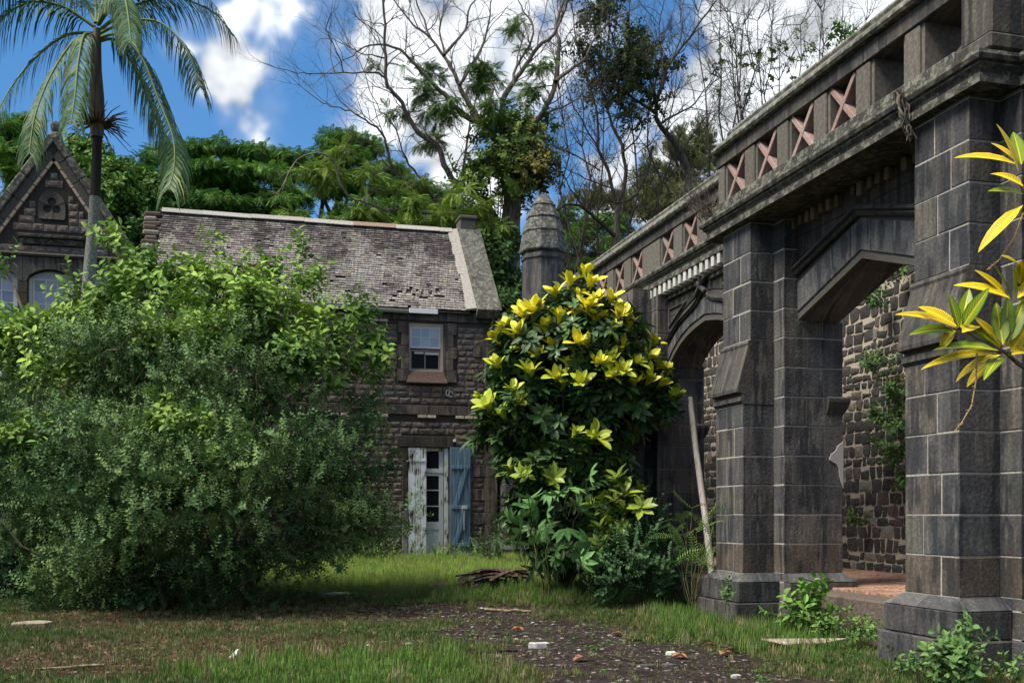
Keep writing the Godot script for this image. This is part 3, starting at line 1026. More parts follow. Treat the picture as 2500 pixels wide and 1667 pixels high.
func make_house() -> void:
	var h := thing("stone_house", "two-storey brown rock-faced stone house with a weathered shingle roof and blue shutter", "house", Vector3(-0.39, 0, -24.4), atan2(0.255, 0.967))
	var W := 7.95                                                       # x from -W to 0, facade at z = 0
	var wx0 := -2.08; var wx1 := -1.25; var wy0 := 4.72; var wy1 := 5.87   # window
	var dx0 := -2.11; var dx1 := -1.14; var dy1 := 2.94                  # door
	var core := MB.new()
	core.col = Color(0.085, 0.075, 0.066)
	for q in [[-W, wx0, -0.3, 6.15], [wx1, 0.0, -0.3, 6.15], [wx0, wx1, wy1, 6.15], [wx0, wx1, dy1, wy0]]:
		core.box(Vector3(q[0], q[2], -0.45), Vector3(q[1], q[3], -0.02))
	core.box(Vector3(wx0, 0.0, -0.45), Vector3(dx0, 0.3, -0.02))
	core.box(Vector3(-W, -0.3, -4.3), Vector3(-W + 0.4, 6.15, -0.45))
	core.box(Vector3(-0.4, -0.3, -4.3), Vector3(-0.002, 6.15, -0.45))
	core.box(Vector3(-W, -0.3, -4.7), Vector3(-0.002, 6.15, -4.3))
	core.box(Vector3(-W + 0.4, 3.3, -4.3), Vector3(-0.4, 3.5, -0.45))    # upper floor
	core.box(Vector3(-W + 0.4, -0.3, -4.3), Vector3(-0.4, 0.35, -0.45))
	for x in [-W, -0.43]:                                              # gable ends under the roof
		core.hexa([Vector3(x, 6.15, 0.0), Vector3(x + 0.4, 6.15, 0.0), Vector3(x + 0.4, 6.15, -4.7), Vector3(x, 6.15, -4.7), Vector3(x, 8.58, -2.12), Vector3(x + 0.4, 8.58, -2.12), Vector3(x + 0.4, 8.58, -2.14), Vector3(x, 8.58, -2.14)])
	var wall := part(h, "wall", core, mats.mortar)
	# rock-faced courses on the visible stretch, singly; the rest behind the bush joined
	var rest := MB.new()
	var y := 0.28
	var count := 0
	var ch := 0.1415
	while y < 5.72:
		var band := (y + ch > 3.64 and y < 3.92)
		var x := -W + rr(0.0, 0.2)
		while x < -0.27:
			var w := rr(0.2, 0.36)
			var x1 := minf(x + w, -0.28)
			var clear := true
			var in_win := y + ch > 4.46 and y < 5.9
			var in_door := y + ch * 0.5 < 3.22
			var cut0 := -2.36 if in_win else (-2.24 if in_door else 99.0)
			var cut1 := -0.93 if in_win else (-1.02 if in_door else 99.0)
			if band: clear = false
			if clear and cut0 < 90.0:
				if x >= cut0 and x1 <= cut1: clear = false
				elif x < cut0 and x1 > cut0: x1 = cut0
				elif x < cut1 and x1 > cut1:
					if x >= cut0: x = cut1
			if clear and x1 - x > 0.06:
				var vis := x1 > -3.35
				var dst: MB = MB.new() if vis and count < 299 else rest
				dst.col = brown()
				dst.rock(x + 0.005, x1 - 0.005, y + 0.006, y + ch - 0.006, -0.01, 0.034, rng)
				if dst != rest:
					part(wall, "stone", dst, mats.stone)
					count += 1
			x = maxf(x1, x + 0.02)
		y += ch
	part(wall, "wall_stones", rest, mats.stone).set_meta("kind", "stuff")
	# dressed bands, brick slips, quoins, surrounds
	var x := -W
	while x < -0.02:
		var x1 := minf(x + rr(0.75, 1.1), 0.0)
		if x1 > -0.4: x1 = -0.001
		smooth_stone(h, "band_course", x, x1, 3.70, 3.925, 0.035)
		smooth_stone(h, "eaves_course", x, x1, 5.90, 6.15, 0.03, vary(Color(0.185, 0.165, 0.155), 0.08))
		x = x1
	x = -W
	while x < -0.35:
		if rng.randf() < 0.62 or x > -1.0:
			var b := MB.new()
			b.col = vary(Color(0.72, 0.60, 0.50), 0.2)
			b.box(Vector3(x, 3.63, -0.05), Vector3(x + 0.2, 3.695, 0.046), 0.006)
			part(h, "brick_slip", b, mats.stone)
		if rng.randf() < 0.72 and not (x > -2.6 and x < -0.95):
			var b := MB.new()
			b.col = vary(Color(0.72, 0.60, 0.50), 0.2)
			b.box(Vector3(x, 5.835, -0.05), Vector3(x + 0.2, 5.898, 0.042), 0.006)
			part(h, "brick_slip", b, mats.stone)
		x += 0.225
	for i in 20:
		var y0 := 0.28 + 0.283 * i
		if y0 > 5.6: break
		if y0 + 0.283 > 3.70 and y0 < 3.92: 
			continue
		smooth_stone(h, "quoin", -0.55 if i % 2 else -0.275, -0.001, y0, minf(y0 + 0.283, 5.895), 0.032, Color(0, 0, 0), 0.3)
	for i in 5:                                                         # window surround
		var y0 := 4.47 + 0.28 * i
		smooth_stone(h, "surround_block", -2.355 if i % 2 == 0 else -2.27, wx0 - 0.003, y0, y0 + 0.28, 0.035, Color(0, 0, 0), 0.4)
		smooth_stone(h, "surround_block", wx1 + 0.003, -0.945 if i % 2 == 0 else -1.03, y0, y0 + 0.28, 0.035, Color(0, 0, 0), 0.4)
	var sill := MB.new()
	sill.col = Color(0.18, 0.118, 0.10)
	sill.hexa([Vector3(-2.14, 4.47, 0.10), Vector3(-1.19, 4.47, 0.10), Vector3(-1.19, 4.47, -0.35), Vector3(-2.14, 4.47, -0.35),
		Vector3(-2.075, 4.725, -0.02), Vector3(-1.255, 4.725, -0.02), Vector3(-1.255, 4.725, -0.35), Vector3(-2.075, 4.725, -0.35)])
	sill.box(Vector3(-2.15, 4.43, -0.1), Vector3(-1.18, 4.469, 0.115), 0.01)
	part(h, "window_sill", sill, mats.stone)
	var win := MB.new()
	win.col = Color(0.44, 0.36, 0.30)
	win.box(Vector3(wx0, wy0 + 0.005, -0.18), Vector3(wx0 + 0.03, wy1, -0.07)); win.box(Vector3(wx1 - 0.065, wy0 + 0.005, -0.18), Vector3(wx1, wy1, -0.07), 0.006)
	win.box(Vector3(wx0 + 0.03, wy1 - 0.09, -0.18), Vector3(wx1 - 0.065, wy1, -0.08)); win.box(Vector3(wx0 + 0.03, wy0 + 0.005, -0.18), Vector3(wx1 - 0.065, wy0 + 0.03, -0.06))
	var wn := part(h, "window", win, mats.plain)
	sash(wn, wx0 + 0.032, wx1 - 0.067, 5.27, wy1 - 0.092, -0.09, 3, 2, Color(0.56, 0.56, 0.57), Color(0.30, 0.335, 0.38))
	sash(wn, wx0 + 0.032, wx1 - 0.067, wy0 + 0.035, 5.25, -0.125, 2, 1, Color(0.26, 0.22, 0.21), Color(0.012, 0.012, 0.014))
	var bl := MB.new()
	bl.col = Color(0.5, 0.47, 0.42)
	bl.box(Vector3(wx0 + 0.14, 5.14, -0.118), Vector3(wx0 + 0.36, 5.19, -0.112)); bl.box(Vector3(wx0 + 0.40, 5.13, -0.118), Vector3(wx1 - 0.11, 5.19, -0.112))
	part(wn, "torn_blind", bl, mats.plain)
	# door: lintel, jambs, leaf with three panes, left shutter shut, right one folded back
	smooth_stone(h, "door_lintel", -2.36, -1.03, 2.945, 3.205, 0.045, Color(0.105, 0.088, 0.078), 0.4)
	for i in 8:
		var y0 := 0.28 + 0.3325 * i
		var pale := y0 < 1.4
		smooth_stone(h, "jamb_block", -2.25 - (0.06 if i == 3 else 0.0), dx0 - 0.002, y0, y0 + 0.3325, 0.03, vary(Color(0.66, 0.64, 0.60) if pale else Color(0.115, 0.09, 0.07), 0.08), 0.4)
		smooth_stone(h, "jamb_block", dx1 + 0.002, -1.02, y0, y0 + 0.3325, 0.03, vary(Color(0.38, 0.31, 0.27) if pale else Color(0.10, 0.08, 0.065), 0.08), 0.4)
	var post := MB.new()
	post.col = Color(0.60, 0.61, 0.58)
	post.box(Vector3(-1.24, 0.28, -0.2), Vector3(-1.145, 2.94, -0.01), 0.008)
	post.box(Vector3(-1.70, 2.86, -0.2), Vector3(-1.245, 2.94, -0.05), 0.006)
	part(h, "door_frame", post, mats.peel)
	var leaf := MB.new()
	leaf.col = Color(0.55, 0.57, 0.58)
	for q in [[-1.70, -1.655, 0.30, 2.86], [-1.355, -1.245, 0.30, 2.86]]: leaf.box(Vector3(q[0], q[2], -0.13), Vector3(q[1], q[3], -0.08), 0.005)
	leaf.box(Vector3(-1.655, 0.30, -0.13), Vector3(-1.355, 0.42, -0.082)); leaf.box(Vector3(-1.655, 0.42, -0.13), Vector3(-1.355, 1.02, -0.10))
	leaf.box(Vector3(-1.655, 1.02, -0.13), Vector3(-1.355, 1.20, -0.082)); leaf.box(Vector3(-1.655, 2.28, -0.13), Vector3(-1.355, 2.34, -0.082)); leaf.box(Vector3(-1.69, 2.345, -0.13), Vector3(-1.25, 2.45, -0.06), 0.006)
	for yy in [1.555, 1.93]: leaf.box(Vector3(-1.655, yy, -0.13), Vector3(-1.355, yy + 0.025, -0.085))
	leaf.box(Vector3(-1.34, 1.66, -0.08), Vector3(-1.32, 1.74, -0.05))
	var dr := part(h, "door", leaf, mats.plain)
	for q in [[1.20, 1.555], [1.58, 1.93], [1.955, 2.28], [2.45, 2.84]]:
		var g := MB.new()
		g.col = Color(0.016, 0.018, 0.02)
		g.box(Vector3(-1.655, q[0], -0.112), Vector3(-1.355, q[1], -0.108))
		part(dr, "pane", g, mats.dark_pane)
	var shl := MB.new()
	shl.col = Color(0.5, 0.5, 0.5)
	shl.box(Vector3(-2.15, 2.60, 0.03), Vector3(-1.72, 2.625, 0.045)); shl.box(Vector3(-2.15, 0.95, -0.02), Vector3(-2.11, 1.0, 0.0))
	var left := part(h, "shutter", shl, mats.peel)
	left.set_meta("label", "closed white shutter with peeling paint and a blackened patch")
	var cuts := [-2.105, -1.925, -1.815, -1.675]
	for i in 3:
		var b := MB.new()
		b.col = Color(0.78, 0.80, 0.82)
		b.box(Vector3(cuts[i] + 0.004, 0.40 + rr(0, 0.03), -0.02), Vector3(cuts[i + 1] - 0.004, 2.93, 0.022 + 0.003 * i), 0.004)
		part(left, "plank", b, mats.peel)
	var blue := Color(0.17, 0.285, 0.42)
	var bt := MB.new()
	bt.col = blue * 1.12
	for yy in [2.44, 1.50, 0.62]: bt.box(Vector3(-1.085, yy, 0.07), Vector3(-0.675, yy + 0.085, 0.10), 0.005)
	for q in [[1.585, 2.44], [0.705, 1.50]]:
		var a := Vector3(-0.99, q[0], 0.07); var e := Vector3(-0.745, q[1], 0.07)
		bt.hexa([a + Vector3(-0.045, 0, 0.028), a + Vector3(0.045, 0, 0.028), a + Vector3(0.045, 0, 0), a + Vector3(-0.045, 0, 0), e + Vector3(-0.045, 0, 0.028), e + Vector3(0.045, 0, 0.028), e + Vector3(0.045, 0, 0), e + Vector3(-0.045, 0, 0)])
	var right := part(h, "shutter", bt, mats.wood)
	right.set_meta("label", "blue planked shutter with Z braces, folded back on the wall")
	cuts = [-1.12, -0.955, -0.86, -0.665, -0.625]
	for i in 4:
		var b := MB.new()
		b.col = vary(blue, 0.06)
		b.box(Vector3(cuts[i] + 0.003, 0.33, 0.04), Vector3(cuts[i + 1] - 0.003, 2.95, 0.068 + rr(0, 0.004)), 0.004)
		part(right, "plank", b, mats.wood)
	var bolt := MB.new()
	bolt.col = Color(0.5, 0.5, 0.48)
	bolt.box(Vector3(-0.80, 1.0, 0.10), Vector3(-0.785, 1.55, 0.115)); bolt.box(Vector3(-0.845, 1.40, 0.10), Vector3(-0.83, 1.55, 0.112))
	bolt.box(Vector3(-0.84, 1.50, 0.10), Vector3(-0.72, 1.58, 0.125), 0.004)
	part(right, "bolt", bolt, mats.plain)
	var br := MB.new()                                                  # wall bracket of curled wire
	br.col = Color(0.35, 0.35, 0.34)
	for q in [[-1.17, 4.22], [-1.10, 4.2]]:
		var ring := []; var rad := []
		for i in 9: ring.append(Vector3(q[0] + 0.045 * cos(TAU * i / 9.0), q[1] + 0.07 * sin(TAU * i / 9.0), 0.06)); rad.append(0.011)
		br.tube(ring, rad, 5)
	br.tube([Vector3(-1.14, 4.28, 0.0), Vector3(-1.13, 4.33, 0.06), Vector3(-1.12, 4.36, 0.06)], [0.012, 0.012, 0.01], 5)
	part(h, "wire_bracket", br, mats.plain)
	var lm := MB.new()
	lm.col = Color(0.55, 0.53, 0.5)
	lm.box(Vector3(-1.04, 3.07, 0.03), Vector3(-0.975, 3.14, 0.09), 0.01)
	part(h, "insulator", lm, mats.plain)
	# roof: boarded slope, then shingles
	var ez := 0.14; var ey := 6.16; var rz := -2.13; var ry := 8.64
	var sl := Vector3(0, ry - ey, rz - ez)
	var len := sl.length()
	var up := sl.normalized()
	var nrm := Vector3(0, -up.z, up.y)
	var roof_x0 := -W + 0.20; var roof_x1 := -0.66
	var rb := MB.new()
	rb.col = Color(0.13, 0.11, 0.105)
	rb.hexa([Vector3(roof_x0, ey - 0.06, ez), Vector3(roof_x1, ey - 0.06, ez), Vector3(roof_x1, ey - 0.06, ez - 0.08), Vector3(roof_x0, ey - 0.06, ez - 0.08),
		Vector3(roof_x0 + 0.12, ry - 0.02, rz + 0.03), Vector3(roof_x1, ry - 0.02, rz + 0.03), Vector3(roof_x1, ry - 0.1, rz - 0.03), Vector3(roof_x0 + 0.12, ry - 0.1, rz - 0.03)])
	rb.hexa([Vector3(roof_x0, ey, -4.86), Vector3(roof_x1, ey, -4.86), Vector3(roof_x1, ry, rz), Vector3(roof_x0, ry, rz), Vector3(roof_x0, ey + 0.05, -4.9), Vector3(roof_x1, ey + 0.05, -4.9), Vector3(roof_x1, ry + 0.05, rz - 0.02), Vector3(roof_x0, ry + 0.05, rz - 0.02)])
	var roof := part(h, "roof", rb, mats.wood)
	var rows := 37
	var expo := len / rows
	var shingles := MB.new()
	var big := FastNoiseLite.new()
	big.seed = 77; big.frequency = 1.0; big.fractal_octaves = 4
	var singles := 0
	for j in rows:
		var o := Vector3(0, ey, ez) + up * expo * j
		var f := float(j) / rows
		var xx := roof_x0 + 0.10 * maxf(0.0, f - 0.5) + rr(0, 0.07)
		while xx < roof_x1 - 0.03:
			var w := rr(0.07, 0.145)
			var x1 := minf(xx + w, roof_x1)
			var nz := big.get_noise_2d(xx * 0.9, j * 0.05) * 0.5 + 0.5
			var nd := big.get_noise_2d(xx * 3.0 + 40.0, j * 0.16) * 0.5 + 0.5
			var dark := smoothstep(0.36, 0.74, nz * 0.55 + nd * 0.3 + f * 0.22)
			var c := Color(0.37, 0.35, 0.355).lerp(Color(0.085, 0.075, 0.085), clampf(dark + rr(-0.28, 0.28), 0, 1))
			c = c.lerp(Color(0.33, 0.36, 0.29), 0.45 * smoothstep(0.55, 0.72, big.get_noise_2d(xx * 1.6 - 70.0, j * 0.1) * 0.5 + 0.5))
			var hurt := (j > 3 and j < 9 and xx > -2.5 and xx < -1.1) and rng.randf() < 0.16
			if not hurt and rng.randf() > 0.012:
				var dst: MB = shingles
				if j < 24 and xx > -3.0 and singles < 299 and (j % 2 == 0 or xx > -1.8) and rng.randf() < 0.8:
					dst = MB.new(); singles += 1
				dst.col = vary(c, 0.13)
				var th := rr(0.020, 0.032)
				var sk := rr(-0.004, 0.004)
				var lo := o + up * rr(-0.010, 0.008)
				var hi := o + up * (expo * 1.25)
				if (j > 2 and j < 10 and xx > -2.6 and xx < -1.0) and rng.randf() < 0.25: sk = rr(-0.05, 0.05)
				var a := Vector3(xx + 0.002, 0, 0); var b := Vector3(x1 - 0.003, 0, 0)
				dst.hexa([lo + a + Vector3(sk, 0, 0), lo + b + Vector3(sk, 0, 0), hi + b, hi + a,
					lo + a + Vector3(sk, 0, 0) + nrm * th, lo + b + Vector3(sk, 0, 0) + nrm * (th + rr(-0.006, 0.006)), hi + b + nrm * 0.004, hi + a + nrm * 0.004])
				if dst != shingles: part(roof, "shingle", dst, mats.wood)
			xx = x1
	part(roof, "shingle_courses", shingles, mats.wood).set_meta("kind", "stuff")
	x = roof_x0 + 0.05                                                  # ridge capping, two rusty lengths
	while x < roof_x1:
		var x1 := minf(x + rr(0.9, 1.3), roof_x1 + 0.02)
		var mb := MB.new()
		var rusty := x > -4.0 and x < -2.7
		mb.col = vary(Color(0.36, 0.25, 0.20) if rusty else Color(0.46, 0.44, 0.42), 0.1)
		mb.sweep([Vector2(0.15, -0.10), Vector2(0.155, -0.085), Vector2(0.045, 0.03), Vector2(0.0, 0.05), Vector2(-0.045, 0.03), Vector2(-0.15, -0.1)], [Vector3(x, ry + 0.03, rz), Vector3(x1 - 0.004, ry + 0.03 + rr(-0.01, 0.01), rz)], Vector3.UP)
		part(roof, "ridge_capping", mb, mats.stone)
		x = x1
	# mortar flashing and the sloping gable coping at the right
	var fl := MB.new()
	fl.col = Color(0.42, 0.40, 0.38)
	var o0 := Vector3(0, ey, ez)
	for i in 12:
		var a := o0 + up * len * i / 12.0; var b := o0 + up * len * (i + 1) / 12.0
		var l := -0.73 + rr(-0.03, 0.03)
		fl.hexa([a + Vector3(l, 0, 0) + nrm * 0.02, a + Vector3(-0.5, 0, 0) + nrm * 0.02, b + Vector3(-0.5, 0, 0) + nrm * 0.02, b + Vector3(l, 0, 0) + nrm * 0.02,
			a + Vector3(l, 0, 0) + nrm * 0.05, a + Vector3(-0.5, 0, 0) + nrm * 0.10, b + Vector3(-0.5, 0, 0) + nrm * 0.10, b + Vector3(l, 0, 0) + nrm * 0.05])
	part(roof, "flashing", fl, mats.stone)
	for i in 3:
		var mb := MB.new()
		mb.col = vary(Color(0.35, 0.345, 0.33), 0.12)
		var a := o0 - up * 0.12 + up * (len + 0.1) * i / 3.0 + up * 0.003; var b := o0 - up * 0.12 + up * (len + 0.1) * (i + 1) / 3.0
		mb.hexa([a + Vector3(-0.51, 0, 0) - nrm * 0.1, a + Vector3(0.07, 0, 0) - nrm * 0.1, b + Vector3(0.07, 0, 0) - nrm * 0.1, b + Vector3(-0.51, 0, 0) - nrm * 0.1,
			a + Vector3(-0.51, 0, 0) + nrm * 0.15, a + Vector3(0.07, 0, 0) + nrm * 0.16, b + Vector3(0.07, 0, 0) + nrm * 0.16, b + Vector3(-0.51, 0, 0) + nrm * 0.15])
		part(h, "gable_coping", mb, mats.lichen)
	var stub := MB.new()
	stub.col = Color(0.12, 0.11, 0.10)
	stub.box(Vector3(-0.46, 8.2, -2.45), Vector3(-0.04, 8.93, -1.95), 0.02); stub.box(Vector3(-0.48, 8.931, -2.48), Vector3(-0.01, 9.03, -1.92), 0.025)
	part(h, "gable_block", stub, mats.stone)
	var kn := MB.new()
	kn.col = Color(0.125, 0.10, 0.085)
	for q in [[5.90, 5.98, 0.07], [5.985, 6.07, 0.12], [6.075, 6.16, 0.17]]:
		kn.box(Vector3(-0.32, q[0], -0.3), Vector3(0.03, q[1], q[2]), 0.012)
	part(h, "kneeler", kn, mats.ashlar)
	for i in 17:                                                        # broken verge at the left: bare stones stepping up
		var f := i / 17.0
		var mb := MB.new()
		mb.col = vary(Color(0.14, 0.11, 0.10) if i % 3 else Color(0.30, 0.28, 0.265), 0.2)
		var a := o0 + up * len * f
		mb.tf = Transform3D(Basis(Vector3(0, 1, 0), rr(-0.1, 0.1)), Vector3(-W + 0.02 + rr(-0.04, 0.04), a.y + 0.02, a.z - 0.08))
		mb.box(Vector3(-0.16 + rr(-0.05, 0.05), -0.075, -0.14), Vector3(0.17 + rr(-0.05, 0.07), 0.075 + rr(-0.03, 0.02), 0.10 + rr(-0.05, 0.04)), 0.035)
		part(roof, "verge_stone", mb, mats.stone)
	var gut := MB.new()                                                 # half-round gutter, its right end gone
	gut.col = Color(0.38, 0.36, 0.33)
	var pr := []
	for i in 7: pr.append(Vector2(0.065 + 0.065 * sin(-PI / 2 + PI * i / 6.0), -0.065 * cos(-PI / 2 + PI * i / 6.0)))
	gut.sweep([Vector2(0.0, 0.0), Vector2(0.015, -0.045), Vector2(0.05, -0.068), Vector2(0.09, -0.06), Vector2(0.125, -0.02), Vector2(0.13, 0.012), Vector2(0.12, 0.012), Vector2(0.085, -0.045), Vector2(0.05, -0.052), Vector2(0.02, -0.02)], [Vector3(-7.4, 6.10, 0.13), Vector3(-5.0, 6.13, 0.13), Vector3(-2.12, 6.09, 0.13)], Vector3.UP)
	part(h, "gutter", gut, mats.plain)
	var fa := MB.new()
	fa.col = Color(0.66, 0.68, 0.70)
	fa.box(Vector3(-2.10, 6.04, 0.15), Vector3(-1.43, 6.15, 0.18), 0.005)
	part(h, "fascia_board", fa, mats.plain)

# ------------------------------------------------------------------ gabled wing at the left
func make_gable() -> void:
	var g := thing("gabled_wing", "steep stone gable with a trefoil opening and arched white sash windows", "building", Vector3(-9.83, 0, -21.95), atan2(0.255, 0.967))
	var hw := 1.80
	var M := 1.51
	var back := -0.5
	var core := MB.new()
	core.col = Color(0.075, 0.068, 0.064)
	# wall above the window heads, one polygon with arched notches
	var heads := [[-1.62, -0.72], [-0.52, 0.38], [0.58, 1.06]]
	var pts := PackedVector2Array([Vector2(-hw, 6.3)])
	for q in heads:
		var cx: float = (q[0] + q[1]) * 0.5; var r: float = (q[1] - q[0]) * 0.5
		pts.append(Vector2(q[0], 6.3))
		for i in 9:
			var a := float(i) / 8.0
			pts.append(Vector2(lerpf(q[0], q[1], a), 6.43 + 0.19 * pow(sin(PI * a), 0.75)))
		pts.append(Vector2(q[1], 6.3))
	pts.append(Vector2(hw, 6.3)); pts.append(Vector2(hw, 9.34 - M * hw)); pts.append(Vector2(0, 9.34)); pts.append(Vector2(-hw, 9.34 - M * hw))
	core.slab(pts, back, -0.02, 0.0, true)
	for q in [[-hw, -1.62], [-0.72, -0.52], [0.38, 0.58], [1.06, hw]]: core.box(Vector3(q[0], -0.3, back), Vector3(q[1], 6.298, -0.02))
	core.box(Vector3(-hw, -0.3, back), Vector3(hw, 4.3, -0.025))
	core.box(Vector3(-hw, -0.3, -6.0), Vector3(-hw + 0.4, 6.6, back)); core.box(Vector3(hw - 0.4, -0.3, -6.0), Vector3(hw - 0.002, 6.6, back)); core.box(Vector3(-hw, -0.3, -6.4), Vector3(hw, 6.6, -6.0))
	var wall := part(g, "wall", core, mats.mortar)
	var y := 6.96
	while y < 9.0:
		var lim := (8.88 - (y + 0.15)) / M - 0.05
		var x := -minf(lim, hw)
		while x < minf(lim, hw) - 0.05:
			var x1 := minf(x + rr(0.22, 0.38), minf(lim, hw))
			var hole := x1 > -0.36 and x < 0.28 and y + 0.15 > 7.68 and y < 8.3
			var ledge := x1 > -0.72 and x < 0.64 and y + 0.15 > 7.12 and y < 7.34
			if hole:
				if x < -0.36: x1 = -0.36; hole = false
				elif x1 > 0.28:
					x = maxf(x, 0.28); hole = false
			if not hole and not ledge and x1 - x > 0.05:
				var mb := MB.new()
				mb.col = brown() * Color(1.2, 1.22, 1.28)
				mb.rock(x + 0.005, x1 - 0.005, y + 0.006, y + 0.152, -0.01, 0.04, rng)
				part(wall, "stone", mb, mats.stone)
			x = x1
		y += 0.158
	y = 4.3
	while y < 6.9:                                                      # stones right of the windows
		var x := 1.26
		while x < hw - 0.03:
			var x1 := minf(x + rr(0.22, 0.38), hw)
			var mb := MB.new()
			mb.col = brown()
			mb.rock(x + 0.005, x1 - 0.005, y + 0.006, y + 0.152, -0.01, 0.04, rng)
			part(wall, "stone", mb, mats.stone)
			x = x1
		y += 0.158
	# dressed lintel band with drip, piers between windows
	for q in [[-hw, -1.17], [-1.167, -0.62], [-0.617, -0.07], [-0.067, 0.48], [0.483, 0.9], [0.903, 1.25]]:
		var p := PackedVector2Array()
		var n := 8
		for i in n + 1:
			var x := lerpf(q[0], q[1], float(i) / n)
			var yy := 6.34
			for w in heads:
				if x > w[0] and x < w[1]: yy = 6.43 + 0.19 * pow(sin(PI * (x - w[0]) / (w[1] - w[0])), 0.75)
			p.append(Vector2(x, yy))
		p.append(Vector2(q[1], 6.86)); p.append(Vector2(q[0], 6.86))
		var mb := MB.new()
		mb.col = vary(Color(0.15, 0.135, 0.13), 0.1)
		mb.slab(MB.new().inset(p, 0.002), -0.3, 0.03, 0.0)
		part(g, "lintel_stone", mb, mats.ashlar)
	for i in 8:
		var y0 := 4.3 + 0.255 * i
		for q in [[-0.72, -0.52], [0.38, 0.58], [1.06, 1.25]]:
			smooth_stone(g, "pier_block", q[0], q[1], y0, y0 + 0.255, 0.025, vary(Color(0.125, 0.098, 0.082), 0.1))
	var drip := MB.new()
	drip.col = Color(0.13, 0.115, 0.105)
	drip.sweep([Vector2(0, 6.87), Vector2(0.06, 6.88), Vector2(0.09, 6.92), Vector2(0.05, 6.955), Vector2(0, 6.96)], [Vector3(-hw, 0, 0), Vector3(1.45, 0, 0)], Vector3.UP)
	part(g, "string_course", drip, mats.stone)
	var led := MB.new()
	led.col = Color(0.20, 0.195, 0.185)
	led.box(Vector3(-0.70, 7.27, -0.05), Vector3(0.62, 7.345, 0.10), 0.015); led.box(Vector3(-0.66, 7.13, -0.05), Vector3(0.58, 7.265, 0.05), 0.015)
	part(g, "ledge", led, mats.lichen)
	# trefoil opening: a dressed frame, three round lobes sunk in it
	var tf := MB.new()
	tf.col = Color(0.12, 0.108, 0.10)
	var c := Vector2(-0.04, 7.98)
	var lobes := [Vector2(-0.04, 8.075), Vector2(-0.13, 7.915), Vector2(0.05, 7.915)]
	var inner := PackedVector2Array()
	for i in 36:
		var a := TAU * i / 36.0
		var d := Vector2(cos(a), sin(a))
		var far := 0.03
		for l in lobes:
			var rel: Vector2 = l - c
			var b := rel.dot(d)
			var disc := b * b - rel.length_squared() + 0.085 * 0.085
			if disc > 0: far = maxf(far, b + sqrt(disc))
		inner.append(c + d * far)
	var outer := PackedVector2Array()
	for i in 36:
		var a := TAU * i / 36.0
		var d := Vector2(cos(a), sin(a))
		var q := 0.27
		if d.y > 0: outer.append(c + Vector2(d.x * 0.27, d.y * 0.31))
		else: outer.append(c + d * minf(0.27 / maxf(absf(d.x), 1e-3), 0.29 / maxf(absf(d.y), 1e-3)))
	for i in 36:
		var j := (i + 1) % 36
		tf.quad(Vector3(inner[i].x, inner[i].y, 0.0), Vector3(outer[i].x, outer[i].y, 0.035), Vector3(outer[j].x, outer[j].y, 0.035), Vector3(inner[j].x, inner[j].y, 0.0))
		tf.quad(Vector3(outer[j].x, outer[j].y, 0.035), Vector3(outer[i].x, outer[i].y, 0.035), Vector3(outer[i].x, outer[i].y, -0.05), Vector3(outer[j].x, outer[j].y, -0.05))
		tf.quad(Vector3(inner[i].x, inner[i].y, -0.2), Vector3(inner[i].x, inner[i].y, 0.0), Vector3(inner[j].x, inner[j].y, 0.0), Vector3(inner[j].x, inner[j].y, -0.2))
	part(g, "trefoil_frame", tf, mats.stone)
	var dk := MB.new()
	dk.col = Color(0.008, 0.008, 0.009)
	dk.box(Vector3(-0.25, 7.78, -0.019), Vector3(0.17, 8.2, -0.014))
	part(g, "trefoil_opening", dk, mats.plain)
	# brick slips under the rake, coping stones, finial
	for sg in [-1.0, 1.0]:
		for i in 13:
			var f0 := i / 13.0
			var a := Vector3(sg * 0.03, 8.93, 0.03).lerp(Vector3(sg * 1.60, 8.93 - M * 1.57, 0.03), f0)
			var mb := MB.new()
			mb.col = vary(Color(0.60, 0.47, 0.38), 0.15)
			mb.tf = Transform3D(Basis(Vector3(0, 0, 1), -sg * atan(M)), a)
			mb.box(Vector3(0.0 if sg > 0 else -0.20, -0.035, -0.05), Vector3(0.20 if sg > 0 else 0.0, 0.03, 0.02), 0.006)
			part(g, "brick_slip", mb, mats.stone)
			if i % 2 == 0:
				var cp := MB.new()
				cp.col = vary(Color(0.36, 0.355, 0.34), 0.14)
				var b := Vector3(0, 9.44, 0).lerp(Vector3(sg * (hw + 0.05), 9.44 - M * (hw + 0.05), 0), f0)
				cp.tf = Transform3D(Basis(Vector3(0, 0, 1), -sg * atan(M)), b)
				var l := 0.515
				cp.box(Vector3(0.004 if sg > 0 else -l, -0.06, -0.6), Vector3(l if sg > 0 else -0.004, 0.11, 0.12), 0.02)
				part(g, "coping_stone", cp, mats.lichen)
				var rk := MB.new()
				rk.col = vary(Color(0.12, 0.11, 0.105), 0.1)
				rk.tf = cp.tf
				rk.box(Vector3(0.004 if sg > 0 else -l, -0.24, -0.5), Vector3(l if sg > 0 else -0.004, -0.062, 0.055), 0.012)
				part(g, "rake_stone", rk, mats.stone)
	var fin := MB.new()
	fin.col = Color(0.34, 0.34, 0.32)
	fin.tf = Transform3D(Basis(), Vector3(0, 9.4, -0.22))
	fin.lathe([Vector2(0.16, 0.0), Vector2(0.14, 0.18), Vector2(0.08, 0.24), Vector2(0.10, 0.30), Vector2(0.11, 0.38), Vector2(0.07, 0.46), Vector2(0.0, 0.49)], 8)
	part(g, "finial", fin, mats.lichen)
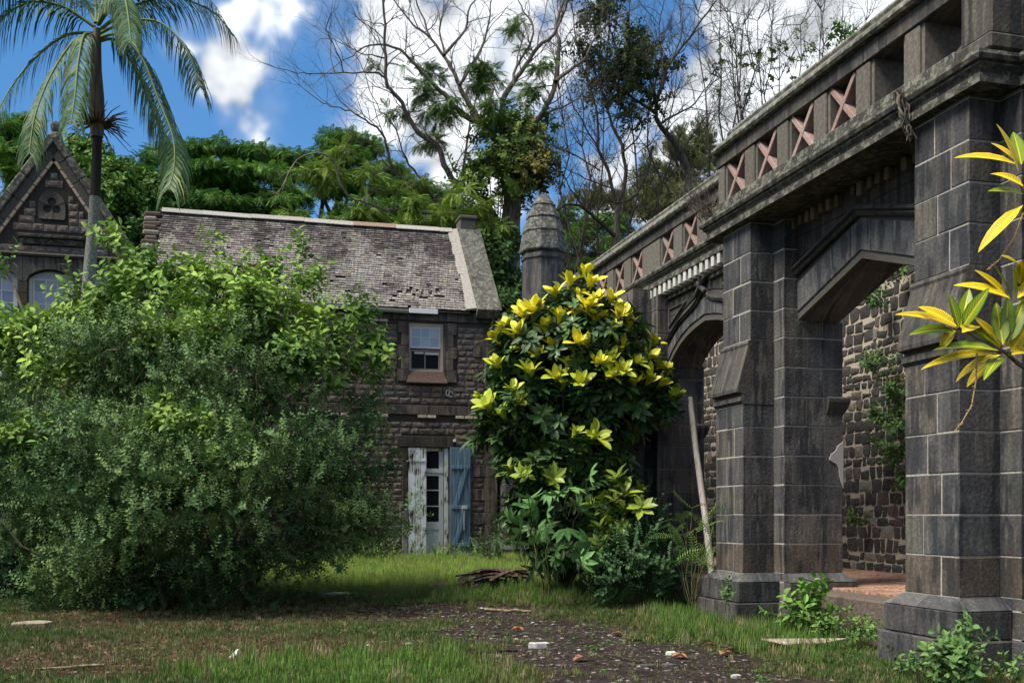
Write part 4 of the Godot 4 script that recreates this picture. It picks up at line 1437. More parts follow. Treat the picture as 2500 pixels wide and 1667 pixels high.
	# slates behind the coping
	for sg in [-1.0, 1.0]:
		var sl := MB.new()
		sl.col = Color(0.10, 0.09, 0.09)
		var a := Vector3(0, 9.3, -0.6); var b := Vector3(sg * (hw + 0.1), 9.3 - M * (hw + 0.1), -0.6)
		var q := [a, b, b + Vector3(0, 0, -6), a + Vector3(0, 0, -6)]
		var u := Vector3(0, 0.06, 0)
		if sg > 0: sl.hexa([a, b, b + Vector3(0, 0, -6), a + Vector3(0, 0, -6), a + u, b + u, b + Vector3(0, 0, -6) + u, a + Vector3(0, 0, -6) + u])
		else: sl.hexa([b, a, a + Vector3(0, 0, -6), b + Vector3(0, 0, -6), b + u, a + u, a + Vector3(0, 0, -6) + u, b + Vector3(0, 0, -6) + u])
		part(g, "roof", sl, mats.wood)
	# windows
	var white := Color(0.62, 0.63, 0.62)
	for i in 3:
		var q = heads[i]
		var w := MB.new()
		w.col = white
		var x0: float = q[0]; var x1: float = q[1]
		w.box(Vector3(x0, 4.3, -0.24), Vector3(x0 + 0.07, 6.45, -0.14)); w.box(Vector3(x1 - 0.07, 4.3, -0.24), Vector3(x1, 6.45, -0.14))
		w.box(Vector3(x0 + 0.07, 4.3, -0.24), Vector3(x1 - 0.07, 4.38, -0.14))
		var arc := []
		for k in 9: arc.append(Vector3(lerpf(x0, x1, k / 8.0), 6.42 + 0.17 * pow(sin(PI * k / 8.0), 0.75), -0.19))
		w.tube(arc, [0.035, 0.035, 0.035, 0.035, 0.035, 0.035, 0.035, 0.035, 0.035], 4)
		var wn := part(g, "window", w, mats.plain)
		var nx := 3 if x1 - x0 > 0.6 else 2
		sash(wn, x0 + 0.075, x1 - 0.075, 5.35, 6.44, -0.16, nx, 4, white, Color(0.21, 0.26, 0.37), 0.02, 0.035)
		sash(wn, x0 + 0.075, x1 - 0.075, 4.38, 5.33, -0.19, nx, 1, white, Color(0.03, 0.03, 0.035) if i == 0 else Color(0.24, 0.26, 0.31), 0.02, 0.05)
		var fan := MB.new()
		fan.col = Color(0.21, 0.26, 0.36)
		var fp := PackedVector2Array([Vector2(x0 + 0.08, 6.44), Vector2(x1 - 0.08, 6.44)])
		for k in range(7, 0, -1): fp.append(Vector2(lerpf(x0 + 0.04, x1 - 0.04, k / 8.0), 6.43 + 0.15 * pow(sin(PI * k / 8.0), 0.75)))
		fan.slab(fp, -0.185, -0.178)
		part(wn, "fanlight", fan, mats.pane)

# ------------------------------------------------------------------ ground
func gh(x: float, d: float) -> float:
	var h := 0.33 * smoothstep(13.0, 23.5, d)
	h += 0.035 * noise.get_noise_2d(x * 0.6, d * 0.6) + 0.02 * noise.get_noise_2d(x * 2.1 + 50.0, d * 2.1)
	h += 0.10 * exp(-((x - 1.0) * (x - 1.0) + (d - 16.0) * (d - 16.0)) / 3.0)
	h -= 0.03 * gmask(x, d).r
	return h

func blob(x: float, d: float, cx: float, cd: float, rx: float, rd: float) -> float:
	var q := Vector2((x - cx) / rx, (d - cd) / rd).length()
	q += 0.28 * noise.get_noise_2d(x * 1.3, d * 1.3) + 0.16 * noise.get_noise_2d(x * 5.0, d * 5.0)
	return 1.0 - smoothstep(0.72, 1.12, q)

func gmask(x: float, d: float) -> Color:                      # r bare gravelly earth, g dry litter, b long bright grass
	var dirt := maxf(maxf(blob(x, d, -0.8, 14.2, 1.5, 1.2), blob(x, d, 0.35, 12.2, 1.35, 1.5)), maxf(blob(x, d, 1.05, 10.0, 1.6, 1.6), blob(x, d, 1.2, 8.2, 1.7, 1.3)))
	dirt = maxf(dirt, 0.75 * blob(x, d, -1.3, 17.2, 0.9, 0.45))
	var dry := maxf(blob(x, d, -3.0, 10.6, 2.4, 1.1), maxf(blob(x, d, -4.2, 9.4, 1.9, 0.8), blob(x, d, -4.0, 13.8, 3.2, 2.0)))
	var lush := smoothstep(15.5, 18.0, d)
	return Color(dirt, dry, lush)

func make_ground() -> void:
	var mb := MB.new()
	var N := 300
	var at := []
	for j in N + 1:
		var t := float(j) / N * 2.0 - 1.0
		at.append(Vector2(24.0 * t + 700.0 * pow(t, 7.0), 14.0 + 24.0 * t + 900.0 * pow(t, 7.0)))
	for j in N + 1:
		for i in N + 1:
			var x: float = at[i].x; var d: float = at[j].y
			var m := gmask(x, d)
			mb.v.append(Vector3(x, gh(x, d), -d))
			var c := Color(0.062, 0.075, 0.032)
			c = c.lerp(Color(0.085, 0.105, 0.036), m.b)
			c = c.lerp(Color(0.115, 0.078, 0.056), m.g * 0.9)
			c = c.lerp(Color(0.070, 0.060, 0.060), m.r)
			var q := 1.0 + 0.35 * noise.get_noise_2d(x * 3.0 - 9.0, d * 3.0)
			mb.c.append(Color(c.r * q, c.g * q, c.b * q)); mb.uv.append(Vector2.ZERO)
	for j in N + 1:
		for i in N + 1:
			var a: Vector3 = mb.v[j * (N + 1) + mini(i + 1, N)] - mb.v[j * (N + 1) + maxi(i - 1, 0)]
			var b: Vector3 = mb.v[mini(j + 1, N) * (N + 1) + i] - mb.v[maxi(j - 1, 0) * (N + 1) + i]
			mb.n.append(a.cross(b).normalized())
	for j in N:
		for i in N:
			var k := j * (N + 1) + i
			mb.ix.append(k); mb.ix.append(k + N + 1); mb.ix.append(k + 1)
			mb.ix.append(k + 1); mb.ix.append(k + N + 1); mb.ix.append(k + N + 2)
	setting("ground", mb, mats.soil)

func in_plan(x: float, d: float) -> int:                      # 1 under the arcade or its corridor, 2 inside a building
	var dx := x - 3.851; var dd := d - 8.8
	var s := -0.2553 * dx + 0.9669 * dd
	var t := 0.9669 * dx + 0.2553 * dd
	if t > 0.38 and s > -5.0: return 1
	if t > -0.16:
		for k in range(-1, 5):
			if s > BAY * k - 0.17 and s < BAY * k + 0.92: return 1
	var hx := x + 0.39; var hd := d - 24.4
	if -0.255 * hx + 0.967 * hd > -0.02 and hx < 0.5: return 2
	return 0

func make_grass() -> void:
	var tufts := []
	for k in 4:
		var mb := MB.new()
		var nb: int = [11, 11, 14, 16][k]
		for i in nb:
			var a := rr(0, TAU)
			var lean := rr(0.1, 1.3)
			var l: float = [0.055, 0.08, 0.11, 0.18][k] * rr(0.55, 1.15)
			var d := Vector3(cos(a) * lean, 1, sin(a) * lean)
			mb.col = Color(1, 1, 1) * rr(0.75, 1.15)
			if rng.randf() < 0.16: mb.col = Color(1.7, 1.15, 0.9)
			mb.leaf(Vector3(cos(a), 0, sin(a)) * rr(0, 0.045), d, Vector3(cos(a), 0.3, sin(a)), l, rr(0.006, 0.011), 0.3, rr(0.3, 1.4), 2, 0.3)
		tufts.append(mb.mesh(mats.grass))
	var places := [[], [], [], []]
	var tints := [[], [], [], []]
	var n := 0
	for tries in 190000:
		var d := 7.7 + 17.0 * pow(rng.randf(), 0.9)
		var half := 0.54 * d + 0.6
		var x := rr(-half, half)
		if in_plan(x, d) > 0: continue
		var m := gmask(x, d)
		var patch := noise.get_noise_2d(x * 1.1 + 200.0, d * 1.1) * 0.5 + 0.5
		var dens := 0.36 + 0.75 * (patch - 0.4)
		dens = lerpf(dens, 0.16, m.g)
		dens = lerpf(dens, 0.014 + 0.1 * smoothstep(0.66, 0.8, patch), m.r)
		dens = maxf(dens, 0.55 * m.b)
		var green_patch := blob(x, d, -1.3, 9.0, 1.7, 1.2)
		dens = maxf(dens, green_patch * 0.7)
		var edge := blob(x, d, 2.6, 12.0, 1.1, 2.6) + blob(x, d, 0.6, 15.6, 2.3, 1.4)
		dens = maxf(dens, 0.62 * minf(edge, 1.0) * (1.0 - m.r * 0.9))
		if rng.randf() > dens: continue
		var k := 0 if rng.randf() < 0.5 else 1
		if (m.b > 0.4 and rng.randf() < 0.8) or (green_patch > 0.5 and rng.randf() < 0.14) or (edge > 0.5 and rng.randf() < 0.45): k = 2 + int(rng.randf() < 0.5)
		var c := Color(0.085, 0.135, 0.04).lerp(Color(0.115, 0.21, 0.042), clampf(green_patch + edge * 0.7, 0, 1))
		c = c.lerp(Color(0.29, 0.42, 0.095), m.b)
		c = c.lerp(Color(0.20, 0.15, 0.085), m.g * rr(0.1, 0.75))
		c = c.lerp(Color(0.25, 0.20, 0.11), m.r * rr(0.2, 0.7))
		if rng.randf() < 0.10: c = Color(0.29, 0.235, 0.13)
		places[k].append(Transform3D(Basis(Vector3.UP, rr(0, TAU)).scaled(Vector3.ONE * rr(0.7, 1.3)), Vector3(x, gh(x, d) - 0.01, -d)))
		tints[k].append(vary(c, 0.2))
		n += 1
	for k in 4:
		var o := scatter(self, "grass", tufts[k], places[k], tints[k])
		o.set_meta("label", ["short worn grass of the courtyard", "short tufted grass of the courtyard", "long bright grass towards the house and arcade", "tall seeding grass towards the house and arcade"][k])
		o.set_meta("category", "grass")
	# creeping broad-leaved weeds in the sward
	var wmesh := []
	for k in 2:
		var mb := MB.new()
		for i in 7:
			var a := i * 2.4 + rr(-0.3, 0.3)
			mb.col = Color.WHITE * rr(0.8, 1.2)
			mb.leaf(Vector3.ZERO, Vector3(cos(a), rr(0.15, 0.9), sin(a)), Vector3.UP, rr(0.035, 0.075), rr(0.018, 0.03), 0.2, 0.6, 2, 0.5)
		wmesh.append(mb.mesh(mats.leaf))
	var wp := [[], []]; var wt := [[], []]
	for tries in 26000:
		var d := rr(7.7, 24.0)
		var x := rr(-0.54 * d, 0.54 * d)
		if in_plan(x, d) > 0: continue
		var m := gmask(x, d)
		var patch := noise.get_noise_2d(x * 0.8 - 300.0, d * 0.8) * 0.5 + 0.5
		if rng.randf() > smoothstep(0.45, 0.75, patch) * 0.8 * (1.0 - 0.9 * m.r) * (1.0 - 0.6 * m.g) + 0.015: continue
		var k := rng.randi() % 2
		wp[k].append(Transform3D(Basis(Vector3.UP, rr(0, TAU)).scaled(Vector3.ONE * rr(0.6, 1.5)), Vector3(x, gh(x, d), -d)))
		wt[k].append(vary(Color(0.085, 0.17, 0.045).lerp(Color(0.19, 0.30, 0.06), m.b * 0.8), 0.3))
	for k in 2:
		var o := scatter(self, "ground_weeds", wmesh[k], wp[k], wt[k])
		o.set_meta("label", "small creeping weeds scattered through the grass"); o.set_meta("category", "weeds")
	# gravel on the bare track
	var g := MB.new()
	g.col = Color.WHITE
	g.lathe([Vector2(0, -0.5), Vector2(0.75, -0.35), Vector2(1.0, 0.1), Vector2(0.6, 0.5), Vector2(0, 0.62)], 5)
	var gm := g.mesh(mats.plain)
	var gp := []; var gt := []
	for tries in 60000:
		var d := rr(7.7, 18.0)
		var x := rr(-4.5, 3.5)
		var m := gmask(x, d)
		if rng.randf() > m.r * 0.20 + 0.006 or in_plan(x, d) > 0: continue
		var sz := 0.005 + 0.024 * pow(rng.randf(), 6.0)
		gp.append(Transform3D(Basis.from_euler(Vector3(rr(-0.6, 0.6), rr(0, TAU), 0)).scaled(Vector3(sz * rr(0.8, 1.6), sz * rr(0.5, 0.9), sz)), Vector3(x, gh(x, d) + sz * 0.2, -d)))
		var w := rng.randf()
		gt.append(vary(Color(0.10, 0.09, 0.09) if w < 0.76 else (Color(0.22, 0.205, 0.20) if w < 0.97 else Color(0.48, 0.47, 0.46)), 0.25))
	var go := scatter(self, "gravel", gm, gp, gt)
	go.set_meta("label", "dark and pale gravel on the bare track"); go.set_meta("category", "gravel")
	var lm := MB.new()
	lm.col = Color.WHITE
	lm.leaf(Vector3(0, 0, -0.5), Vector3(0, 0.1, 1), Vector3.UP, 1.0, 0.5, 0.35, 0.5, 3, 0.5)
	var lmm := lm.mesh(mats.fern)
	gp = []; gt = []
	for tries in 34000:
		var d := rr(7.7, 17.0)
		var x := rr(-0.55 * d, 3.5)
		var m := gmask(x, d)
		if rng.randf() > m.g * 0.55 + 0.03 or in_plan(x, d) > 0: continue
		var sz := rr(0.02, 0.06)
		gp.append(Transform3D(Basis.from_euler(Vector3(rr(-0.5, 0.5), rr(0, TAU), rr(-0.5, 0.5))).scaled(Vector3.ONE * sz), Vector3(x, gh(x, d) + 0.008, -d)))
		gt.append(vary([Color(0.17, 0.10, 0.06), Color(0.12, 0.075, 0.05), Color(0.22, 0.16, 0.10)][rng.randi() % 3], 0.25))
	var lo := scatter(self, "leaf_litter", lmm, gp, gt)
	lo.set_meta("label", "brown fallen leaves and litter in the worn grass"); lo.set_meta("category", "leaf litter")

# ------------------------------------------------------------------ plants: leaves on twigs
func sprig(n: int, twig: float, ll: float, lw: float, m: Material, flat := 0.5, tip := Color.WHITE, old := Color.WHITE, droop := 0.4) -> ArrayMesh:
	var mb := MB.new()
	mb.col = Color(0.9, 0.7, 0.5)
	var p := []; var r := []
	var bend := Vector3(rr(-0.15, 0.15), 0, rr(-0.15, 0.15))
	for i in 4:
		var f := i / 3.0
		p.append(Vector3(0, twig * f, 0) + bend * twig * f * f); r.append(ll * 0.035 * (1.1 - 0.7 * f))
	mb.tube(p, r, 3, false)
	for i in n:
		var f := (i + 1.0) / n
		var a := i * 2.4 + rr(-0.3, 0.3)
		if flat > 0.7: a = (0.0 if i % 2 else PI) + rr(-0.5, 0.5)
		var d := Vector3(cos(a), lerpf(0.1, 1.1, f * f) + rr(-0.25, 0.25), sin(a))
		var at := Vector3(0, twig * f, 0) + bend * twig * f * f
		mb.col = old.lerp(tip, f * f) * rr(0.85, 1.12)
		mb.leaf(at, d, Vector3(0, 1, 0) + Vector3(rr(-0.3, 0.3), 0, rr(-0.3, 0.3)), ll * rr(0.75, 1.15), lw * rr(0.8, 1.15), rr(0.1, 0.5), droop * rr(0.3, 1.5), 3 if ll > 0.08 else 2, 0.5)
	return mb.mesh(m)

func feather(length: float, pairs: int, pl: float, pw: float, m: Material, droop := 0.5) -> ArrayMesh:   # a pinnate leaf, growing along y
	var mb := MB.new()
	mb.col = Color(0.8, 0.8, 0.5)
	var pts := []; var rads := []
	var p := Vector3.ZERO
	var d := Vector3.UP
	for i in pairs + 1:
		pts.append(p); rads.append(0.004 * length / 0.4)
		d = (d + Vector3(0, 0, 1) * droop / pairs).normalized()
		p += d * length / pairs
	mb.tube([pts[0], pts[pairs / 2], pts[pairs]], [rads[0], rads[0], rads[0] * 0.5], 3, false)
	for i in range(1, pairs + 1):
		var f := float(i) / pairs
		var w := pl * sin(PI * clampf(0.12 + f * 0.8, 0, 1))
		for sg in [-1.0, 1.0]:
			mb.col = Color.WHITE * rr(0.85, 1.12)
			mb.leaf(pts[i], Vector3(sg, 0.35, 0.0) + Vector3(rr(-0.1, 0.1), rr(-0.1, 0.1), rr(0.0, 0.25)), Vector3(0, 0.2, -1), w, pw, 0.15, rr(0.2, 0.6), 2, 0.45)
	return mb.mesh(m)

# sprigs over a set of lobes [centre, radii, share]; all in the plant's own axes
func foliage(parent: Node, called: String, meshes: Array, lobes: Array, count: int, size: float, ca: Color, cb: Color, gap := 0.0, upw := 0.5, shell := 0.4, seed_no := 1, spread := 0.22) -> void:
	var f := FastNoiseLite.new()
	f.seed = seed_no; f.frequency = 0.9; f.fractal_octaves = 2
	var places := []; var tints := []
	for k in meshes.size():
		places.append([]); tints.append([])
	var total := 0.0
	for l in lobes: total += l[2]
	for l in lobes:
		var here := int(count * l[2] / total)
		var clump := Color.WHITE
		for i in here:
			var d := rand_dir()
			var c: Vector3 = l[0]; var r: Vector3 = l[1]
			var q := pow(rng.randf(), shell)
			var p := c + d * r * q
			if f.get_noise_3d(p.x * 1.5, p.y * 1.5, p.z * 1.5) < gap - 0.5: continue
			var axis := (d / r * minf(r.x, r.y)).normalized() * (1.0 - upw) + Vector3.UP * upw + rand_dir() * 0.45
			var k := rng.randi() % meshes.size()
			if upw < 0.0:                                               # sprays that lie flat in layers, face up
				var y := (Vector3(d.x, 0.0, d.z) + rand_dir() * 0.7).normalized()
				y = (y + Vector3.UP * rr(-0.35, 0.3)).normalized()
				var zz := (-Vector3.UP + rand_dir() * 0.45)
				zz = (zz - y * y.dot(zz)).normalized()
				places[k].append(Transform3D(Basis(y.cross(zz), y, zz).scaled(Vector3.ONE * size * rr(0.7, 1.25)), p))
			else:
				places[k].append(along(axis, rr(0, TAU), size * rr(0.7, 1.25), p))
			var t := clampf(0.5 + 0.9 * f.get_noise_3d(p.x * 0.6 + 31.0, p.y * 0.6, p.z * 0.6) + rr(-0.3, 0.3), 0, 1)
			tints[k].append(vary(ca.lerp(cb, t), spread))
	for k in meshes.size():
		scatter(parent, called, meshes[k], places[k], tints[k])

func plobes(o: Vector3, list: Array, z_radius := 1.0) -> Array:         # [u, v, z, ru, rv] in survey pixels -> lobes round o
	var out := []
	for q in list:
		var s: float = q[2] / F
		var r := Vector3(q[3] * s, q[4] * s, minf(q[3] * s, 3.0) * z_radius)
		out.append([P(q[0], q[1], q[2]) - o, r, pow(r.x * r.y * r.z, 0.667)])
	return out

func split_lobes(l: Array, n: int, a: float, b: float, ya: float, yb: float, bare := 0.0) -> Array:     # each lobe becomes a set of small leafy layers
	var out := []
	for q in l:
		for i in n:
			var d := rand_dir()
			if d.z < -0.55: d.z = -d.z
			var r: Vector3 = q[1] * Vector3(rr(a, b), rr(ya, yb), rr(a, b))
			out.append([q[0] + (q[1] as Vector3) * d * rr(0.72, 1.1), r, pow(r.x * r.y * r.z, 0.667)])
	return out

func wander(mb: MB, a: Vector3, b: Vector3, r0: float, r1: float, sides := 6, wob := 0.06, n := 6) -> Array:
	var p := []; var r := []
	var l := (b - a).length()
	for i in n + 1:
		var f := float(i) / n
		var w := sin(PI * f) * l * wob
		p.append(a.lerp(b, f) + Vector3(rr(-w, w), rr(-w, w) * 0.5, rr(-w, w))); r.append(lerpf(r0, r1, f))
	mb.tube(p, r, sides)
	return p

func twigs(mb: MB, p: Vector3, d: Vector3, l: float, r: float, depth: int, lift := 0.25) -> void:
	var pts := [p]; var rads := [r]
	var q := p
	var n := 4
	for i in n:
		d = (d + rand_dir() * 0.32 + Vector3.UP * lift * 0.3).normalized()
		q += d * l / n
		pts.append(q); rads.append(r * (1.0 - 0.72 * (i + 1.0) / n))
		if depth > 0 and (i > 0 or rng.randf() < 0.5):
			var k := 1 if rng.randf() < 0.65 else 2
			for c in k:
				twigs(mb, q, (d + rand_dir() * 0.95).normalized(), l * rr(0.4, 0.68), r * (1.0 - 0.7 * (i + 1.0) / n) * 0.75, depth - 1, lift)
	mb.tube(pts, rads, 4 if r > 0.02 else 3, false)

func limb(mb: MB, o: Vector3, pix: Array, z0: float, z1: float, r0: float, r1: float, every := 0.0, tl := 1.2, depth := 2, sides := 6) -> Array:
	# pix: points read off an enlarged view (2.138 times, from pixel 700)
	var raw := []
	for i in pix.size():
		raw.append(P(700.0 + pix[i][0] / 2.138, pix[i][1] / 2.138, lerpf(z0, z1, float(i) / (pix.size() - 1))) - o)
	var p := []
	for i in raw.size() - 1:                                            # rounded between the read points
		var a: Vector3 = raw[maxi(i - 1, 0)]; var b: Vector3 = raw[i]; var c: Vector3 = raw[i + 1]; var e: Vector3 = raw[mini(i + 2, raw.size() - 1)]
		for k in 3: p.append(b.cubic_interpolate(c, a, e, k / 3.0) + rand_dir() * 0.03)
	p.append(raw[-1])
	var r := []
	for i in p.size(): r.append(lerpf(r0, r1, pow(float(i) / (p.size() - 1), 0.7)) * 0.72)
	mb.tube(p, r, sides)
	if every > 0.0:
		var run := 0.0
		for i in range(2, p.size()):
			run += (p[i] - p[i - 1]).length()
			while run > every:
				run -= every * rr(0.7, 1.3)
				var d: Vector3 = (p[i] - p[i - 1]).normalized()
				twigs(mb, p[i], (d * 0.7 + rand_dir() + Vector3.UP * 0.35).normalized(), tl * rr(0.6, 1.4), maxf(minf(r[i] * 0.6, 0.022), 0.011), depth)
		twigs(mb, p[-1], (p[-1] - p[-3]).normalized(), tl * 1.3, r1, depth)
	return p

func make_left_bush() -> void:
	var o := P(430, 1500, 15.2)
	o.y = gh(o.x, 15.2)
	var small := []
	for k in 3: small.append(sprig(16, 0.26, 0.056, 0.036, mats.leaf, 0.6, Color(1.25, 1.3, 1.0), Color(1, 1, 1), 0.3))
	var b := thing("dark_shrub", "huge dark blue-green small-leaved shrub filling the left of the courtyard", "shrub", o)
	var st := MB.new()
	st.col = Color(0.16, 0.13, 0.10)
	for i in 34:
		var a := rr(0, TAU); var rad := rr(0.1, 1.9)
		wander(st, Vector3(cos(a) * rad * 0.6, -0.05, sin(a) * rad * 0.45), Vector3(cos(a) * rad * 1.5, rr(1.0, 2.9), sin(a) * rad * 0.75), rr(0.02, 0.045), 0.008, 5, 0.1)
	part(b, "stem", st, mats.bark)
	foliage(b, "foliage", small, split_lobes(plobes(o, [[180, 1060, 15.4, 230, 190], [470, 1010, 15.6, 290, 200], [750, 1030, 15.9, 155, 190], [470, 1270, 15.3, 400, 150], [190, 1250, 15.4, 170, 150], [700, 1240, 15.7, 190, 150], [330, 1120, 14.4, 280, 150], [600, 1130, 14.6, 270, 160], [840, 1100, 16.0, 110, 90], [560, 1390, 15.3, 250, 90], [280, 1410, 15.3, 210, 85], [440, 1440, 15.6, 260, 60], [500, 890, 15.9, 300, 90], [130, 900, 15.9, 160, 80]], 0.9), 20, 0.22, 0.42, 0.14, 0.26), 16000, 0.95, Color(0.050, 0.108, 0.040), Color(0.165, 0.265, 0.095), 0.12, 0.15, 0.55, 5)
	var dt := MB.new()
	dt.col = Color(0.22, 0.18, 0.14)
	for i in 60:
		var p := P(rr(60, 860), rr(860, 1400), rr(14.2, 15.0)) - o
		twigs(dt, p, Vector3(rr(-1, 1), rr(-0.4, 0.8), rr(0.0, 0.8)).normalized(), rr(0.35, 0.9), 0.008, 1, 0.1)
	part(b, "dead_twigs", dt, mats.bark).set_meta("kind", "stuff")
	var o2 := P(10, 1440, 16.2)
	o2.y = gh(o2.x, 16.2)
	var b2 := thing("dark_shrub", "dark shrub at the left edge behind the huge small-leaved bush", "shrub", o2)
	var s2 := MB.new()
	s2.col = Color(0.14, 0.11, 0.09)
	for i in 10: wander(s2, Vector3(rr(-0.3, 0.3), -0.05, rr(-0.2, 0.2)), Vector3(rr(-0.9, 0.9), rr(1.5, 2.6), rr(-0.6, 0.6)), 0.03, 0.008, 5, 0.1)
	part(b2, "stem", s2, mats.bark)
	foliage(b2, "foliage", small, plobes(o2, [[0, 1200, 16.4, 130, 160], [40, 1330, 16.0, 110, 120], [-60, 1060, 16.5, 120, 150]], 0.9), 2600, 1.05, Color(0.032, 0.074, 0.048), Color(0.08, 0.15, 0.075), 0.2, 0.12, 0.3, 6)

func make_guava(called: String, label: String, base: Vector3, lobes: Array, count: int, branches: Array, ca: Color, cb: Color) -> void:
	var big := []
	for k in 4: big.append(sprig(10, 0.34, 0.145, 0.072, mats.leaf, 0.3, Color(1.6, 1.45, 0.8), Color(0.75, 0.85, 0.9), 0.7))
	var b := thing(called, label, "small tree", base)
	var st := MB.new()
	st.col = Color(0.24, 0.20, 0.15)
	for q in branches:
		var p := []
		for k in q.size() - 1: p.append(P(q[k][0], q[k][1], q[k][2]) - base)
		for k in p.size() - 1: wander(st, p[k], p[k + 1], lerpf(q[-1], q[-1] * 0.3, float(k) / p.size()), lerpf(q[-1], q[-1] * 0.3, (k + 1.0) / p.size()), 6, 0.04)
	part(b, "branch", st, mats.bark)
	foliage(b, "foliage", big, split_lobes(plobes(base, lobes, 0.85), 7, 0.28, 0.5, 0.28, 0.55), int(count * 0.85), 0.95, ca, cb, 0.12, 0.62, 0.6, 11)

func make_bright_trees() -> void:
	var lo := Color(0.125, 0.24, 0.055); var hi := Color(0.27, 0.40, 0.085)
	var o := P(400, 1460, 16.2); o.y = gh(o.x, 16.2)
	make_guava("guava_tree", "bright green broad-leaved tree rising from the dark bush before the shingle roof", o,
		[[330, 735, 16.0, 90, 70], [420, 775, 15.6, 90, 75], [300, 820, 15.8, 80, 60], [510, 740, 16.0, 80, 60], [520, 660, 16.2, 32, 45], [600, 705, 16.2, 60, 32], [655, 665, 16.4, 28, 26], [560, 800, 15.6, 120, 65], [740, 730, 16.2, 50, 55], [738, 650, 16.2, 20, 45], [680, 790, 15.8, 110, 60], [820, 830, 15.9, 100, 75], [890, 880, 15.9, 50, 60], [270, 620, 16.3, 24, 60], [430, 680, 16.2, 24, 36], [430, 860, 15.0, 110, 60], [640, 860, 15.2, 120, 55], [760, 900, 15.4, 110, 60]], 1350,
		[[[400, 1400, 16.2], [400, 1100, 16.2], [395, 900, 16.1], [330, 700, 16.1], 0.07], [[400, 1100, 16.2], [500, 860, 16.0], [520, 660, 16.1], 0.05], [[500, 860, 16.0], [640, 760, 16.0], [740, 690, 16.2], 0.035], [[400, 1100, 16.2], [620, 980, 15.8], [830, 850, 15.9], 0.05], [[345, 740, 16.1], [300, 640, 16.2], [262, 575, 16.3], 0.03], [[520, 720, 16.1], [600, 675, 16.2], [660, 640, 16.4], 0.02]], lo, hi)
	o = P(140, 1470, 16.4); o.y = gh(o.x, 16.4)
	make_guava("guava_tree", "bright green broad-leaved tree at the left in front of the gable windows", o,
		[[75, 810, 16.2, 60, 40], [120, 830, 16.0, 110, 60], [200, 830, 16.0, 70, 60], [15, 665, 16.3, 22, 30], [185, 740, 16.2, 30, 40], [240, 880, 15.7, 100, 60], [100, 880, 15.7, 100, 55], [190, 960, 15.2, 90, 50]], 620,
		[[[150, 1400, 16.4], [140, 1100, 16.3], [110, 850, 16.1], [100, 760, 16.1], 0.06], [[140, 1100, 16.3], [220, 900, 16.0], [200, 740, 16.2], 0.04], [[110, 850, 16.1], [40, 720, 16.2], [10, 650, 16.3], 0.03]], lo, hi)
	o = P(480, 1470, 14.6); o.y = gh(o.x, 14.6)
	make_guava("guava_shoot", "low bright green shoot poking out of the middle of the dark bush", o,
		[[480, 1080, 13.9, 90, 38], [420, 1050, 14.0, 40, 30], [550, 1110, 13.9, 40, 55], [400, 1005, 14.0, 22, 25], [100, 1090, 14.2, 70, 25]], 165,
		[[[480, 1440, 14.6], [500, 1250, 14.2], [480, 1080, 13.9], 0.03], [[500, 1250, 14.2], [550, 1120, 13.9], 0.02]], lo, hi)

# ------------------------------------------------------------------ croton shrub in the middle
func rosette_leaf(k: int, yellow: bool) -> ArrayMesh:
	var mb := MB.new()
	var t := k / 5.0
	if yellow: mb.tip = Color(0.80, 0.74, 0.05).lerp(Color(0.26, 0.40, 0.045), t)
	mb.col = Color(0.92, 0.75, 0.045).lerp(Color(0.40, 0.48, 0.05), t) if yellow else Color(0.035, 0.07, 0.026).lerp(Color(0.06, 0.105, 0.03), t)
	if yellow and k == 5: mb.col = Color(0.40, 0.42, 0.05)
	mb.leaf(Vector3.ZERO, Vector3(0, 1, 0), Vector3(0, 0, -1), 1.0, 0.40, 0.24, 0.15 + 0.4 * t, 5, 1.05)
	return mb.mesh(mats.gloss)

